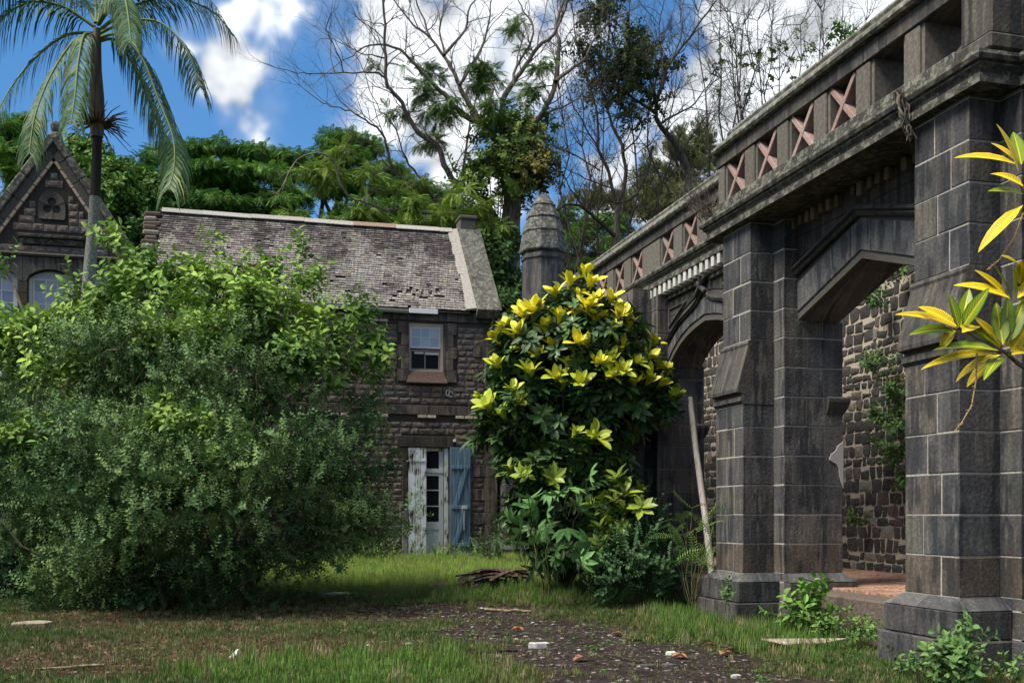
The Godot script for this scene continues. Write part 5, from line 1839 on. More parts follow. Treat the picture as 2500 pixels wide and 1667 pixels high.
func make_croton() -> void:
	var o := Vector3(0.95, 0, -15.8)
	o.y = gh(o.x, 15.8)
	var b := thing("croton_shrub", "tall croton shrub with yellow leaf rosettes above dark glossy green leaves", "shrub", o)
	var yl := []; var gl := []
	for k in 6:
		yl.append(rosette_leaf(k, true)); gl.append(rosette_leaf(k, false))
	var tops := []
	for q in [[850, 115], [740, 190], [885, 205], [660, 280], [810, 285], [1050, 310], [880, 375], [530, 375], [410, 430], [1150, 390], [300, 520], [505, 495], [405, 560], [1190, 520], [230, 620], [420, 680], [610, 670], [1150, 690], [1360, 650], [1310, 750], [1410, 810], [1500, 850], [740, 820], [235, 820], [1030, 880], [850, 935], [1250, 960], [320, 1000], [90, 1070], [270, 1190], [770, 1335], [910, 1335], [1530, 1085], [965, 330], [1000, 330], [960, 780], [1090, 790], [590, 560], [700, 960], [1180, 450], [780, 440], [1100, 430], [660, 470], [930, 470], [350, 600], [510, 720], [1230, 790], [1130, 850], [1330, 920], [450, 880], [650, 890], [900, 700], [820, 640], [170, 1130], [380, 1090], [1050, 560], [480, 420], [1420, 940]]:
		var u: float = 1150 + q[0] / 3.136; var v: float = 650 + q[1] / 3.136
		var off := Vector2((u - 1400.0) / 240.0, (v - 1000.0) / 330.0)
		var z := 15.8 - 1.35 * sqrt(maxf(0.05, 1.0 - minf(off.length_squared(), 1.0))) * rr(0.75, 1.0)
		tops.append(P(u, v, z) - o)
	var made := 0
	var extra := []
	tops.sort_custom(func(p, q): return p.y > q.y)
	var stems := MB.new()
	stems.col = Color(0.16, 0.135, 0.10)
	for t in tops:
		var age := pow(rng.randf(), 1.4) * 2.6
		var sz := rr(0.85, 1.32)
		var splay := rr(0.8, 1.5)
		var n := 11 + rng.randi() % 6
		var out: Vector3 = (t - Vector3(0, 2.6, -0.6)).normalized()
		var axis := (Vector3.UP * 0.75 + out * 0.6 + rand_dir() * 0.42).normalized()
		wander(stems, Vector3(t.x * 0.8, t.y - 0.35, t.z * 0.7 - 0.1), t, 0.022, 0.01, 4, 0.06, 4)
		for i in n:
			var a := i * 2.4 + rr(-0.3, 0.3)
			var lean := rr(0.1, 0.35) if i < 5 else (rr(0.35, 0.65) if i < 10 else rr(0.8, 1.5))
			var b0 := along(axis, a, 1.0, Vector3.ZERO).basis
			var d := (b0 * Vector3(rr(-0.15, 0.15), 1, lean * splay)).normalized()
			var yaw := along(d, 0, 1.0, Vector3.ZERO)
			# turn the blade's upper face to the axis
			var z_ax := (axis - d * axis.dot(d)).normalized() * -1.0
			var bs := Basis(d.cross(z_ax).normalized(), d, z_ax)
			var is_y := i < 10 or rng.randf() < 0.4
			var mi := MeshInstance3D.new()
			mi.name = "leaf"
			mi.mesh = yl[clampi(int(age + i * 0.16 + rr(-0.6, 0.8)), 0, 5)] if is_y else gl[rng.randi() % 6]
			mi.transform = Transform3D(bs.scaled(Vector3.ONE * sz * rr(0.13, 0.27)), t + axis * 0.01 * i)
			if made < 299 and i % 3 != 2 and i < 8:
				b.add_child(mi, true)
				made += 1
			else:
				extra.append(mi.transform)
				mi.free()
	# dark green whorls right below every yellow rosette
	var under := [[], []]; var undert := [[], []]
	for t in tops:
		for i in 2:
			under[i % 2].append(along(Vector3.UP + rand_dir() * 0.5, rr(0, TAU), rr(0.85, 1.2), t + Vector3(rr(-0.05, 0.05), -0.03 - 0.08 * i, rr(-0.05, 0.05))))
			undert[i % 2].append(vary(Color(1.0, 1.05, 0.95), 0.2))
	var exc := []
	for k in extra.size(): exc.append(Color.WHITE * rr(0.85, 1.1))
	var half := extra.size() / 2
	scatter(b, "yellow_leaves", yl[1], extra.slice(0, half), exc.slice(0, half))
	scatter(b, "yellow_leaves", yl[4], extra.slice(half), exc.slice(half))
	# green whorls through the body
	var whorls := []
	for k in 4:
		var mb := MB.new()
		for i in 9:
			var a := i * 2.4
			mb.col = (Color(0.052, 0.108, 0.036) if rng.randf() < 0.82 else Color(0.13, 0.20, 0.035)) * rr(0.75, 1.25)
			if rng.randf() < 0.006: mb.col = Color(0.45, 0.30, 0.04)
			mb.leaf(Vector3(0, 0.012 * i, 0), Vector3(cos(a), rr(0.0, 0.7), sin(a)), Vector3.UP, rr(0.16, 0.24), rr(0.065, 0.09), 0.2, rr(0.2, 0.7), 3, 0.7)
		whorls.append(mb.mesh(mats.gloss))
	for k in 2: scatter(b, "foliage", whorls[k], under[k], undert[k])
	var lob := plobes(o, [[1410, 760, 15.8, 90, 60], [1390, 860, 15.7, 200, 130], [1250, 900, 15.7, 60, 130], [1330, 1000, 15.6, 150, 110], [1440, 980, 15.7, 170, 130], [1550, 960, 15.8, 90, 80], [1380, 1140, 15.6, 170, 90], [1230, 1070, 15.7, 70, 80], [1430, 1220, 15.5, 140, 100], [1500, 1290, 15.4, 90, 90], [1630, 1000, 15.6, 30, 30], [1330, 1250, 15.6, 100, 110], [1410, 1350, 15.7, 120, 60]], 0.9)
	foliage(b, "foliage", whorls, lob, 2600, 1.0, Color(0.9, 0.95, 0.9), Color(1.15, 1.1, 1.0), 0.14, 0.5, 0.45, 17)
	# a few half-turned yellow-green whorls low on the right
	var low := []
	for k in 2:
		var mb := MB.new()
		for i in 9:
			var a := i * 2.4
			mb.col = Color(0.15, 0.215, 0.03) * rr(0.7, 1.3)
			mb.leaf(Vector3(0, 0.012 * i, 0), Vector3(cos(a), rr(0.4, 1.2), sin(a)), Vector3.UP, rr(0.17, 0.25), 0.085, 0.2, 0.3, 3, 0.7)
		low.append(mb.mesh(mats.gloss))
	foliage(b, "foliage", low, plobes(o, [[1520, 1240, 14.6, 70, 75], [1490, 1320, 14.7, 60, 50], [1300, 1160, 14.7, 60, 30]]), 46, 1.0, Color(0.9, 0.95, 0.9), Color(1.15, 1.1, 1.0), 0.0, 0.6, 0.6, 19)
	for i in 7:
		var a := TAU * i / 7.0
		wander(stems, Vector3(cos(a) * 0.18, -0.06, sin(a) * 0.18), Vector3(cos(a) * 0.7, 2.4, sin(a) * 0.6), 0.05, 0.025, 6, 0.07)
	part(b, "stem", stems, mats.bark)

func make_under_croton() -> void:
	# sapling with palmate leaves, in front at the left of the croton
	var o := P(1330, 1440, 15.0); o.y = gh(o.x, 15.0)
	var b := thing("palmate_sapling", "pale green sapling with hand-shaped leaves at the foot of the croton", "sapling", o)
	var st := MB.new()
	st.col = Color(0.10, 0.11, 0.05)
	var palm := []
	for k in 3:
		var mb := MB.new()
		for i in 6:
			var a := -1.9 + 3.8 * i / 5.0
			mb.col = Color(1, 1, 1) * rr(0.85, 1.15)
			mb.leaf(Vector3.ZERO, Vector3(sin(a), cos(a) * 0.8 + 0.2, -0.25), Vector3(0, 0.3, 1), rr(0.22, 0.32), rr(0.075, 0.10), 0.2, rr(0.3, 0.7), 3, 0.6)
		palm.append(mb.mesh(mats.leaf))
	var pl := [[], [], []]; var ti := [[], [], []]
	for q in [[1390, 1190], [1360, 1210], [1310, 1235], [1290, 1260], [1335, 1250], [1405, 1200], [1380, 1290], [1330, 1290], [1440, 1330], [1470, 1340], [1420, 1370], [1460, 1390], [1395, 1330], [1270, 1300], [1300, 1330], [1355, 1350], [1250, 1275], [1440, 1160], [1415, 1240], [1345, 1200], [1310, 1300], [1400, 1340], [1370, 1370], [1290, 1215]]:
		var p := P(q[0], q[1], rr(14.0, 14.9)) - o
		wander(st, Vector3(p.x * 0.8, maxf(p.y - 0.35, 0.0), p.z - 0.25), p, 0.010, 0.006, 4, 0.05, 4)
		var k := rng.randi() % 3
		pl[k].append(along(Vector3(rr(-0.8, 0.8), rr(-0.5, 0.4), 1.0), rr(0, TAU), rr(0.8, 1.15), p))
		ti[k].append(vary(Color(0.13, 0.27, 0.085), 0.25))
	for i in 4: wander(st, Vector3(rr(-0.1, 0.1), -0.05, rr(-0.1, 0.1)), Vector3(rr(-0.5, 0.5), rr(0.8, 1.5), rr(-0.4, 0.0)), 0.014, 0.008, 5)
	part(b, "stem", st, mats.bark)
	for k in 3: scatter(b, "foliage", palm[k], pl[k], ti[k])
	var small := []
	for k in 2: small.append(sprig(16, 0.28, 0.055, 0.04, mats.leaf, 0.8, Color(1.2, 1.2, 1.0), Color.WHITE, 0.3))
	var defs := [
		["low_shrub", "low dark small-leaved shrub right of the croton's foot", [1560, 1440, 14.6], [[1560, 1370, 14.4, 95, 70], [1500, 1410, 14.3, 70, 55], [1620, 1410, 14.6, 60, 50], [1590, 1300, 14.9, 40, 50]], 520, Color(0.03, 0.075, 0.035), Color(0.06, 0.125, 0.05)],
		["weed_clump", "pale grey-green weeds against the last arcade pier by the house corner", [1200, 1372, 21.5], [[1195, 1345, 21.8, 45, 22], [1250, 1310, 21.0, 40, 40]], 150, Color(0.09, 0.15, 0.08), Color(0.13, 0.2, 0.10)],
		["weed_clump", "leafy green weeds left of the white peeling shutter", [930, 1370, 22.4], [[915, 1340, 22.6, 55, 24], [850, 1350, 22.4, 50, 20], [980, 1355, 22.5, 30, 16]], 200, Color(0.09, 0.18, 0.05), Color(0.16, 0.26, 0.07)],
		["weed_clump", "low weeds growing over the door threshold", [1090, 1375, 22.6], [[1080, 1362, 22.8, 60, 10], [1160, 1360, 22.9, 35, 12]], 130, Color(0.10, 0.19, 0.05), Color(0.17, 0.27, 0.07)],
	]
	for q in defs:
		var at := P(q[2][0], q[2][1], q[2][2]); at.y = gh(at.x, q[2][2])
		var w := thing(q[0], q[1], "weeds" if q[0] == "weed_clump" else "shrub", at)
		var s := MB.new()
		s.col = Color(0.16, 0.14, 0.08)
		for i in 8: wander(s, Vector3(rr(-0.2, 0.2), -0.03, rr(-0.1, 0.1)), Vector3(rr(-0.35, 0.35), rr(0.2, 0.45), rr(-0.2, 0.2)), 0.008, 0.004, 4)
		part(w, "stem", s, mats.bark)
		foliage(w, "foliage", small, plobes(at, q[3], 0.8), q[4], 1.0 if q[0] == "low_shrub" else 0.9, q[5], q[6], 0.1, 0.45, 0.45, 23)
	# feathery seedling by the leaning pole
	o = P(1690, 1440, 13.6); o.y = gh(o.x, 13.6)
	var fe := thing("feathery_seedling", "feathery light green seedling around the foot of the leaning pole", "seedling", o)
	var fm := [feather(0.42, 12, 0.085, 0.016, mats.fern, 0.8), feather(0.36, 11, 0.075, 0.015, mats.fern, 1.1)]
	s_feather(fe, o, fm, [[1690, 1240], [1660, 1270], [1730, 1255], [1645, 1310], [1700, 1300], [1740, 1310], [1670, 1340], [1650, 1370], [1720, 1350], [1700, 1380], [1745, 1390], [1680, 1290], [1725, 1285], [1760, 1400]], 13.4, Color(0.14, 0.25, 0.06))

func s_feather(fe: Node3D, o: Vector3, fm: Array, list: Array, z: float, c: Color) -> void:
	var pl := [[], []]; var ti := [[], []]
	var st := MB.new()
	st.col = Color(0.2, 0.2, 0.1)
	for q in list:
		var p := P(q[0], q[1], z + rr(-0.3, 0.3)) - o
		wander(st, Vector3(p.x * 0.15, p.y * 0.2, p.z * 0.15), p, 0.007, 0.003, 4, 0.05, 4)
		for i in 2:
			var k := rng.randi() % 2
			pl[k].append(along(Vector3(rr(-1, 1), rr(0.1, 0.9), rr(-0.3, 0.8)), rr(0, TAU), rr(0.7, 1.15), p))
			ti[k].append(vary(c, 0.25))
	part(fe, "stem", st, mats.bark)
	for k in 2: scatter(fe, "foliage", fm[k], pl[k], ti[k])

# ------------------------------------------------------------------ palm
func frond(par: Node, o: Vector3, pix: Array, z0: float, z1: float, ll: float, c: Color) -> void:
	var raw := []
	for i in pix.size(): raw.append(P(pix[i][0], pix[i][1], lerpf(z0, z1, float(i) / (pix.size() - 1))) - o)
	var p := []
	for i in raw.size() - 1:
		for k in 8: p.append((raw[i] as Vector3).cubic_interpolate(raw[i + 1], raw[maxi(i - 1, 0)], raw[mini(i + 2, raw.size() - 1)], k / 8.0))
	p.append(raw[-1])
	var r := []
	for i in p.size(): r.append(lerpf(0.035, 0.006, float(i) / (p.size() - 1)))
	var mb := MB.new()
	mb.col = Color(0.11, 0.16, 0.05)
	mb.tube(p, r, 5)
	var run := 0.0
	var total := 0.0
	for i in range(1, p.size()): total += (p[i] - p[i - 1]).length()
	var gone := 0.0
	for i in range(1, p.size()):
		var seg: Vector3 = p[i] - p[i - 1]
		var d := seg.normalized()
		var side := d.cross(Vector3.UP)
		side = side.normalized() if side.length() > 0.25 else d.cross(Vector3(0, 0, 1)).normalized()
		var k := int(ceil(seg.length() / 0.044))
		for j in k:
			gone += seg.length() / k
			var f := gone / total
			if f < 0.10: continue
			var at: Vector3 = p[i - 1] + seg * (j + 0.5) / k
			var l := 1.05 * ll * (0.45 + 0.75 * sin(PI * clampf(0.1 + f * 0.78, 0, 1))) * rr(0.85, 1.1)
			for sg in [-1.0, 1.0]:
				mb.col = vary(c, 0.16)
				if f > 0.85 and rng.randf() < 0.05: mb.col = Color(0.30, 0.28, 0.08)
				# three bending lengths of a narrow blade
				var dd: Vector3 = (d * 0.7 + side * sg * 0.7 + Vector3.UP * 0.15 + rand_dir() * 0.16).normalized()
				var q: Vector3 = at
				var wv := d.cross(dd).normalized()
				var w0 := 0.014
				var cross_v := (dd.cross(wv)).normalized()
				var pa := q - cross_v * w0 * 0.5; var pb := q + cross_v * w0 * 0.5
				for b in 3:
					dd = (dd + Vector3(0, -0.50 - 0.30 * b, 0)).normalized()
					q += dd * l / 3.0
					var w1: float = [0.023, 0.017, 0.002][b]
					var cv := dd.cross(wv).normalized()
					var na := q - cv * w1 * 0.5; var nb := q + cv * w1 * 0.5
					mb.quad(pa, pb, nb, na)
					pa = na; pb = nb
	part(par, "frond", mb, mats.palm)

func make_palm() -> void:
	var z := 18.6
	var o := P(205, 1460, z); o.y = gh(o.x, z)
	var b := thing("palm_tree", "slender feather palm with arching drooping fronds and a pale mottled trunk", "palm tree", o)
	var tr := MB.new()
	var seg := [[200, 1460], [200, 1200], [203, 950], [210, 760], [219, 640], [226, 560], [231, 480], [235, 400], [236, 330]]
	var p := []; var r := []
	for q in seg: p.append(P(q[0], q[1], z) - o)
	tr.col = Color(0.36, 0.38, 0.35)
	tr.tube(p.slice(0, 7), [0.15, 0.125, 0.12, 0.115, 0.105, 0.098, 0.092], 12, false)
	part(b, "trunk", tr, mats.palm_bark)
	var up := MB.new()
	up.col = Color(0.055, 0.05, 0.045)
	up.tube(p.slice(6), [0.092, 0.085, 0.082], 12, false)
	part(b, "dark_upper_trunk", up, mats.palm_bark)
	var cs := MB.new()
	cs.col = Color(0.17, 0.15, 0.12)
	cs.tube([P(236, 335, z) - o, P(236, 300, z) - o, P(235, 240, z) - o, P(233, 170, z) - o, P(234, 120, z) - o, P(236, 70, z) - o], [0.105, 0.135, 0.13, 0.10, 0.085, 0.07], 12, false)
	part(b, "crown_shaft", cs, mats.wood)
	var sp := MB.new()                                                   # spent flower stalks round the foot of the crown shaft
	for i in 70:
		var a := rr(0, TAU)
		sp.col = vary(Color(0.16, 0.085, 0.045), 0.3)
		var d := Vector3(cos(a), rr(-0.5, 0.9), sin(a))
		var s := P(236, 305, z) - o + Vector3(cos(a), 0, sin(a)) * 0.1
		sp.tube([s, s + d * 0.25, s + d * 0.5 * rr(0.7, 1.1) + Vector3(0, -0.1, 0)], [0.014, 0.01, 0.005], 4, false)
	part(b, "flower_stalk", sp, mats.bark)
	var g := Color(0.044, 0.100, 0.036)
	var g2 := Color(0.056, 0.116, 0.040)
	frond(b, o, [[240, 75], [330, 12], [430, -5], [520, 30], [566, 85]], z, z + 0.6, 0.62, g)
	frond(b, o, [[245, 80], [310, 52], [390, 55], [455, 120], [488, 215]], z, z - 0.7, 0.72, g)
	frond(b, o, [[245, 90], [290, 85], [345, 140], [385, 240], [420, 330], [425, 400], [412, 460]], z, z - 1.6, 0.66, g2)
	frond(b, o, [[243, 100], [285, 100], [330, 170], [375, 280], [415, 380]], z, z + 1.2, 0.6, g)
	frond(b, o, [[228, 80], [160, 85], [85, 140], [25, 215], [-15, 290]], z, z - 0.8, 0.66, g2)
	frond(b, o, [[228, 85], [180, 100], [125, 180], [85, 280], [70, 375]], z, z - 1.5, 0.55, g2)
	frond(b, o, [[228, 90], [205, 85], [190, 150], [182, 230], [172, 300]], z, z - 1.9, 0.5, g2)
	frond(b, o, [[230, 65], [150, 15], [70, 5], [5, 45], [-30, 110]], z, z - 0.3, 0.72, g)
	frond(b, o, [[232, 55], [190, -20], [110, -60], [20, -40], [-60, 30]], z, z + 0.8, 0.72, g)
	frond(b, o, [[235, 55], [225, -30], [180, -110], [120, -140]], z, z + 0.5, 0.7, g)
	frond(b, o, [[238, 55], [262, -30], [310, -110], [380, -130]], z, z + 0.4, 0.7, g)
	frond(b, o, [[240, 60], [300, -20], [390, -60], [470, -40], [530, 20]], z, z - 0.2, 0.7, g)
	frond(b, o, [[238, 60], [270, 5], [300, -10], [312, 40], [318, 100]], z, z - 2.4, 0.5, g2)

# ------------------------------------------------------------------ trees
func make_bare_trees() -> void:
	var z := 31.0
	var o := P(1235, 1380, z); o.y = 0.4
	var t := thing("bare_tree", "large half-bare tree with pale forking limbs behind the house and pinnacle", "tree", o)
	var mb := MB.new()
	mb.col = Color(0.27, 0.25, 0.235)
	limb(mb, o, [[1110, 2900], [1120, 2000], [1140, 1290], [1165, 1060], [1150, 900], [1110, 760]], z, z, 0.42, 0.2, 0.0, 1.0, 2, 10)
	limb(mb, o, [[1180, 2000], [1190, 1290], [1200, 1000], [1230, 700]], z + 0.6, z + 0.8, 0.30, 0.18, 0.0, 1.0, 2, 8)
	part(t, "trunk", mb, mats.bark)
	var lm := MB.new()
	lm.col = Color(0.165, 0.148, 0.135)
	for q in [
		[[[1130, 1240], [1060, 1090], [960, 1010], [870, 940], [820, 860], [785, 760], [690, 690], [630, 610], [600, 540], [540, 470], [515, 400], [513, 250], [512, 130], [500, -20]], -1.5, 0.20, 0.05],
		[[[515, 405], [480, 385], [400, 378], [300, 378], [150, 380], [60, 383]], -1.8, 0.06, 0.015],
		[[[300, 378], [270, 300], [225, 200], [205, 140]], -2.0, 0.035, 0.012],
		[[[512, 300], [440, 285], [370, 275], [320, 240]], -1.6, 0.04, 0.012],
		[[[1100, 740], [1020, 650], [930, 600], [870, 550], [800, 470], [730, 400], [660, 330], [600, 265], [520, 238], [400, 245], [350, 290]], -0.6, 0.19, 0.02],
		[[[1000, 630], [950, 540], [915, 480], [890, 420], [850, 330], [820, 290], [760, 210], [690, 150], [640, 110], [560, 0]], 0.7, 0.15, 0.03],
		[[[820, 290], [870, 230], [930, 150], [950, 60], [990, -20]], 0.6, 0.08, 0.03],
		[[[900, 440], [950, 370], [1010, 260], [1050, 130], [1070, -10]], 1.0, 0.08, 0.03],
		[[[1110, 650], [1130, 530], [1180, 440], [1250, 340], [1310, 250], [1390, 180], [1440, 80], [1480, -20]], 0.2, 0.15, 0.04],
		[[[1180, 440], [1200, 350], [1290, 170], [1240, 60], [1190, -20]], 0.4, 0.07, 0.025],
		[[[1230, 700], [1290, 650], [1340, 590], [1390, 470], [1415, 380], [1420, 230], [1405, 150], [1420, 80], [1450, -20]], 1.2, 0.16, 0.05],
		[[[1400, 430], [1470, 370], [1560, 300], [1620, 180], [1700, 100]], 1.4, 0.10, 0.03],
		[[[1340, 590], [1440, 560], [1520, 510], [1570, 440]], 1.6, 0.06, 0.02],
		[[[820, 1110], [740, 1010], [650, 960], [560, 900], [530, 800], [490, 690], [410, 630], [330, 580], [250, 560], [190, 540]], -2.5, 0.11, 0.015],
		[[[700, 930], [640, 860], [590, 760], [560, 650], [490, 580], [430, 470]], -2.6, 0.05, 0.015],
		[[[920, 980], [930, 800], [960, 640], [990, 500]], 2.0, 0.07, 0.03],
		[[[510, 130], [450, 120], [390, 100]], -1.7, 0.03, 0.01], [[[740, 190], [700, 60], [660, -20]], 0.4, 0.05, 0.03], [[[820, 280], [800, 160], [820, 40], [815, -20]], 0.6, 0.05, 0.03]]:
		limb(lm, o, q[0], z, z + q[1], q[2], q[3], 0.36, 1.2, 2)
	part(t, "limb", lm, mats.bark)
	var lb := MB.new()
	lb.col = Color(0.30, 0.27, 0.24)
	limb(lb, o, [[1120, 1300], [960, 1130], [780, 1110], [600, 1095], [490, 1090], [420, 1055], [330, 1030], [280, 960], [230, 830], [120, 800], [40, 850]], z - 0.5, z - 3.0, 0.12, 0.015, 0.8, 1.0, 2)
	part(t, "pale_limb", lb, mats.bark)
	var fm := []
	for k in 3: fm.append(feather(0.40, 11, 0.10, 0.030, mats.fern, 1.0))
	var cl := []
	for q in [[770, 360, 55], [700, 460, 60], [560, 590, 45], [790, 600, 70], [860, 540, 40], [1000, 360, 60], [1000, 460, 55], [1090, 400, 45], [1080, 560, 60], [1260, 490, 60], [1310, 330, 40], [1390, 330, 35], [740, 730, 65], [1190, 160, 30], [1100, 640, 70], [470, 340, 20], [620, 340, 20], [1240, 240, 25], [450, 910, 50], [1200, 100, 30]]:
		cl.append([700 + q[0] / 2.138, q[1] / 2.138, z + rr(-1.5, 1.5), q[2] / 2.138, q[2] / 2.138 * 0.75])
	foliage(t, "foliage", fm, split_lobes(plobes(o, cl), 5, 0.3, 0.6, 0.2, 0.4), 1500, 1.0, Color(0.07, 0.145, 0.035), Color(0.15, 0.25, 0.05), 0.0, -1.0, 0.6, 31)
	cl = []
	for q in [[290, 790, 50], [170, 920, 85], [240, 900, 60], [660, 980, 75], [700, 1060, 60], [900, 1010, 60], [1020, 1110, 90], [820, 1140, 70], [700, 1180, 60], [560, 1000, 40], [960, 1190, 70], [430, 930, 50], [1080, 1200, 80]]:
		cl.append([700 + q[0] / 2.138, q[1] / 2.138, z - 1.5 + rr(-1.0, 1.0), q[2] / 2.138, q[2] / 2.138 * 0.7])
	foliage(t, "bright_foliage", fm, split_lobes(plobes(o, cl), 5, 0.3, 0.6, 0.2, 0.4), 1700, 1.0, Color(0.15, 0.26, 0.05), Color(0.25, 0.36, 0.07), 0.0, -1.0, 0.6, 33)
	# creeper on the trunk
	var vo := P(1230, 1380, z - 0.6); vo.y = 0.4
	var vine := thing("trunk_creeper", "dark creeper smothering the fork of the half-bare tree, its right side turning brown", "creeper", vo)
	var vs := MB.new()
	vs.col = Color(0.12, 0.09, 0.07)
	for i in 6: wander(vs, Vector3(rr(-0.3, 0.3), 0.2, 0.2), P(rr(1190, 1270), rr(340, 430), z - 0.6) - vo, 0.03, 0.015, 5, 0.02, 8)
	part(vine, "stem", vs, mats.bark)
	var ivy := []
	for k in 3: ivy.append(sprig(14, 0.45, 0.13, 0.08, mats.leaf, 0.3, Color(1.2, 1.2, 0.9), Color.WHITE, 0.5))
	foliage(vine, "foliage", ivy, split_lobes(plobes(vo, [[1235, 385, z - 0.4, 60, 95], [1215, 440, z - 0.6, 75, 50], [1180, 430, z - 0.5, 50, 40], [1240, 330, z, 60, 45], [1290, 330, z, 50, 35]]), 8, 0.3, 0.55, 0.25, 0.45), 560, 1.0, Color(0.065, 0.125, 0.03), Color(0.15, 0.215, 0.05), 0.1, 0.2, 0.5, 35)
	foliage(vine, "browning_foliage", ivy, split_lobes(plobes(vo, [[1300, 395, z - 0.4, 55, 55], [1285, 440, z - 0.6, 50, 40]]), 8, 0.3, 0.55, 0.25, 0.45), 220, 1.0, Color(0.10, 0.11, 0.03), Color(0.17, 0.14, 0.045), 0.1, 0.2, 0.6, 36)
	# second and third: thinner, twiggy trees behind the arcade
	z = 34.0
	o = P(1510, 1370, z); o.y = 0.4
	t = thing("bare_tree", "slender twiggy tree left of the arcade coping, one limb arching to the pinnacle", "tree", o)
	mb = MB.new()
	mb.col = Color(0.165, 0.15, 0.14)
	limb(mb, o, [[1720, 2800], [1722, 1800], [1722, 1240], [1725, 1070]], z, z, 0.22, 0.15, 0.0)
	part(t, "trunk", mb, mats.bark)
	lm = MB.new()
	lm.col = Color(0.10, 0.088, 0.084)
	for q in [
		[[[1725, 1080], [1680, 900], [1630, 780], [1620, 600], [1590, 470], [1540, 330], [1500, 150], [1490, -20]], -0.6, 0.11, 0.02],
		[[[1725, 1070], [1770, 940], [1750, 760], [1700, 650], [1650, 500], [1640, 400], [1680, 230], [1690, 50], [1700, -30]], 0.8, 0.12, 0.03],
		[[[1730, 1240], [1640, 1160], [1560, 1090], [1480, 1065], [1400, 1095], [1340, 1110]], -1.2, 0.13, 0.03],
		[[[1630, 780], [1560, 660], [1500, 560], [1450, 420], [1440, 300]], -1.0, 0.05, 0.015],
		[[[1640, 890], [1520, 820], [1400, 760], [1340, 720]], -1.2, 0.045, 0.012],
		[[[1690, 980], [1560, 930], [1450, 880], [1380, 900]], -1.5, 0.04, 0.012],
		[[[1560, 1090], [1480, 980], [1420, 850], [1400, 700]], -1.3, 0.04, 0.012],
		[[[1755, 800], [1830, 720], [1880, 600], [1900, 480]], 1.3, 0.05, 0.015]]:
		limb(lm, o, q[0], z, z + q[1], q[2], q[3], 0.33, 1.25, 2)
	part(t, "limb", lm, mats.bark)
	o = P(1650, 1370, 35.0); o.y = 0.4
	t = thing("bare_tree", "tall twiggy tree with dark leaf clumps at the top centre right", "tree", o)
	mb = MB.new()
	mb.col = Color(0.18, 0.165, 0.15)
	limb(mb, o, [[2080, 2800], [2090, 1600], [2100, 900]], 35, 35, 0.26, 0.2, 0.0)
	part(t, "trunk", mb, mats.bark)
	lm = MB.new()
	lm.col = Color(0.105, 0.092, 0.088)
	for q in [
		[[[2100, 910], [2060, 800], [1990, 700], [1940, 640], [1930, 560], [1960, 450], [2000, 330], [2100, 200], [2200, 60], [2260, -20]], 1.0, 0.19, 0.03],
		[[[1935, 590], [1880, 560], [1820, 520], [1770, 470], [1750, 330], [1700, 180], [1640, 60], [1600, -30]], -1.0, 0.10, 0.02],
		[[[1930, 560], [1900, 420], [1830, 280], [1790, 130], [1800, -20]], 0.4, 0.09, 0.02],
		[[[1950, 480], [1960, 330], [1940, 180], [1960, 40], [1990, -30]], 1.4, 0.07, 0.02],
		[[[1960, 640], [2040, 590], [2130, 540], [2200, 450], [2290, 400]], 1.5, 0.07, 0.015],
		[[[1910, 760], [1880, 900], [1830, 1010]], -0.5, 0.06, 0.05],
		[[[2060, 800], [2130, 690], [2200, 600], [2300, 560]], 0.5, 0.06, 0.015],
		[[[2000, 330], [2060, 200], [2060, 60], [2090, -20]], 0.8, 0.05, 0.02]]:
		limb(lm, o, q[0], 35, 35 + q[1], q[2], q[3], 0.31, 1.35, 2)
	part(t, "limb", lm, mats.bark)
	cl = []
	for q in [[1600, 100, 70], [1650, 40, 60], [1690, 320, 110], [1740, 380, 90], [1780, 470, 100], [1570, 490, 55], [1850, 500, 70], [1900, 320, 80], [1760, 60, 60], [1560, 260, 50], [1840, 250, 60], [1730, 580, 60], [1890, 400, 60], [1600, 380, 50], [1800, 620, 40]]:
		cl.append([700 + q[0] / 2.138, q[1] / 2.138, 35 + rr(-1.5, 1.5), q[2] / 2.138 * 1.25, q[2] / 2.138 * 1.1])
	foliage(t, "foliage", ivy, split_lobes(plobes(o, cl), 5, 0.3, 0.6, 0.35, 0.8), 760, 0.95, Color(0.028, 0.050, 0.022), Color(0.06, 0.085, 0.03), 0.1, 0.2, 0.7, 41)
	# the thicket of thin stems behind the coping
	for k in 7:
		var u: float = [1440, 1560, 1740, 1830, 1905, 1970, 2030][k]
		o = P(u, 1340, 36.0 + k); o.y = 0.4
		t = thing("bare_sapling", "thin leafless many-stemmed sapling behind the arcade, %s from the left of the seven" % ["first", "second", "third", "fourth", "fifth", "sixth", "seventh"][k], "tree", o, 0.0, "leafless saplings behind the arcade")
		lm = MB.new()
		lm.col = Color(0.10, 0.088, 0.085)
		var top := [[1420, 180], [1600, 90], [1760, -10], [1830, -10], [1850, 40], [2010, 20], [2060, -20]]
		for q in 3:
			var e := P(top[k][0] + (q - 1) * 55.0, [40.0, 10.0, 70.0][q] + top[k][1], 36.0 + k + q * 0.5) - o
			var p := wander(lm, Vector3(0, -0.1, 0), e, 0.10, 0.015, 6, 0.03, 14)
			for i in range(6, 15):
				for c in 4: twigs(lm, p[i], ((e - p[0]).normalized() + rand_dir() * 0.9).normalized(), rr(0.9, 2.0), 0.020, 2)
		part(t, "limb", lm, mats.bark)
		foliage(t, "foliage", ivy, plobes(o, [[u + 20, 150, 36, 70, 110]]), 22, 0.8, Color(0.05, 0.08, 0.03), Color(0.1, 0.13, 0.04), 0.0, 0.2, 0.9, 43 + k)

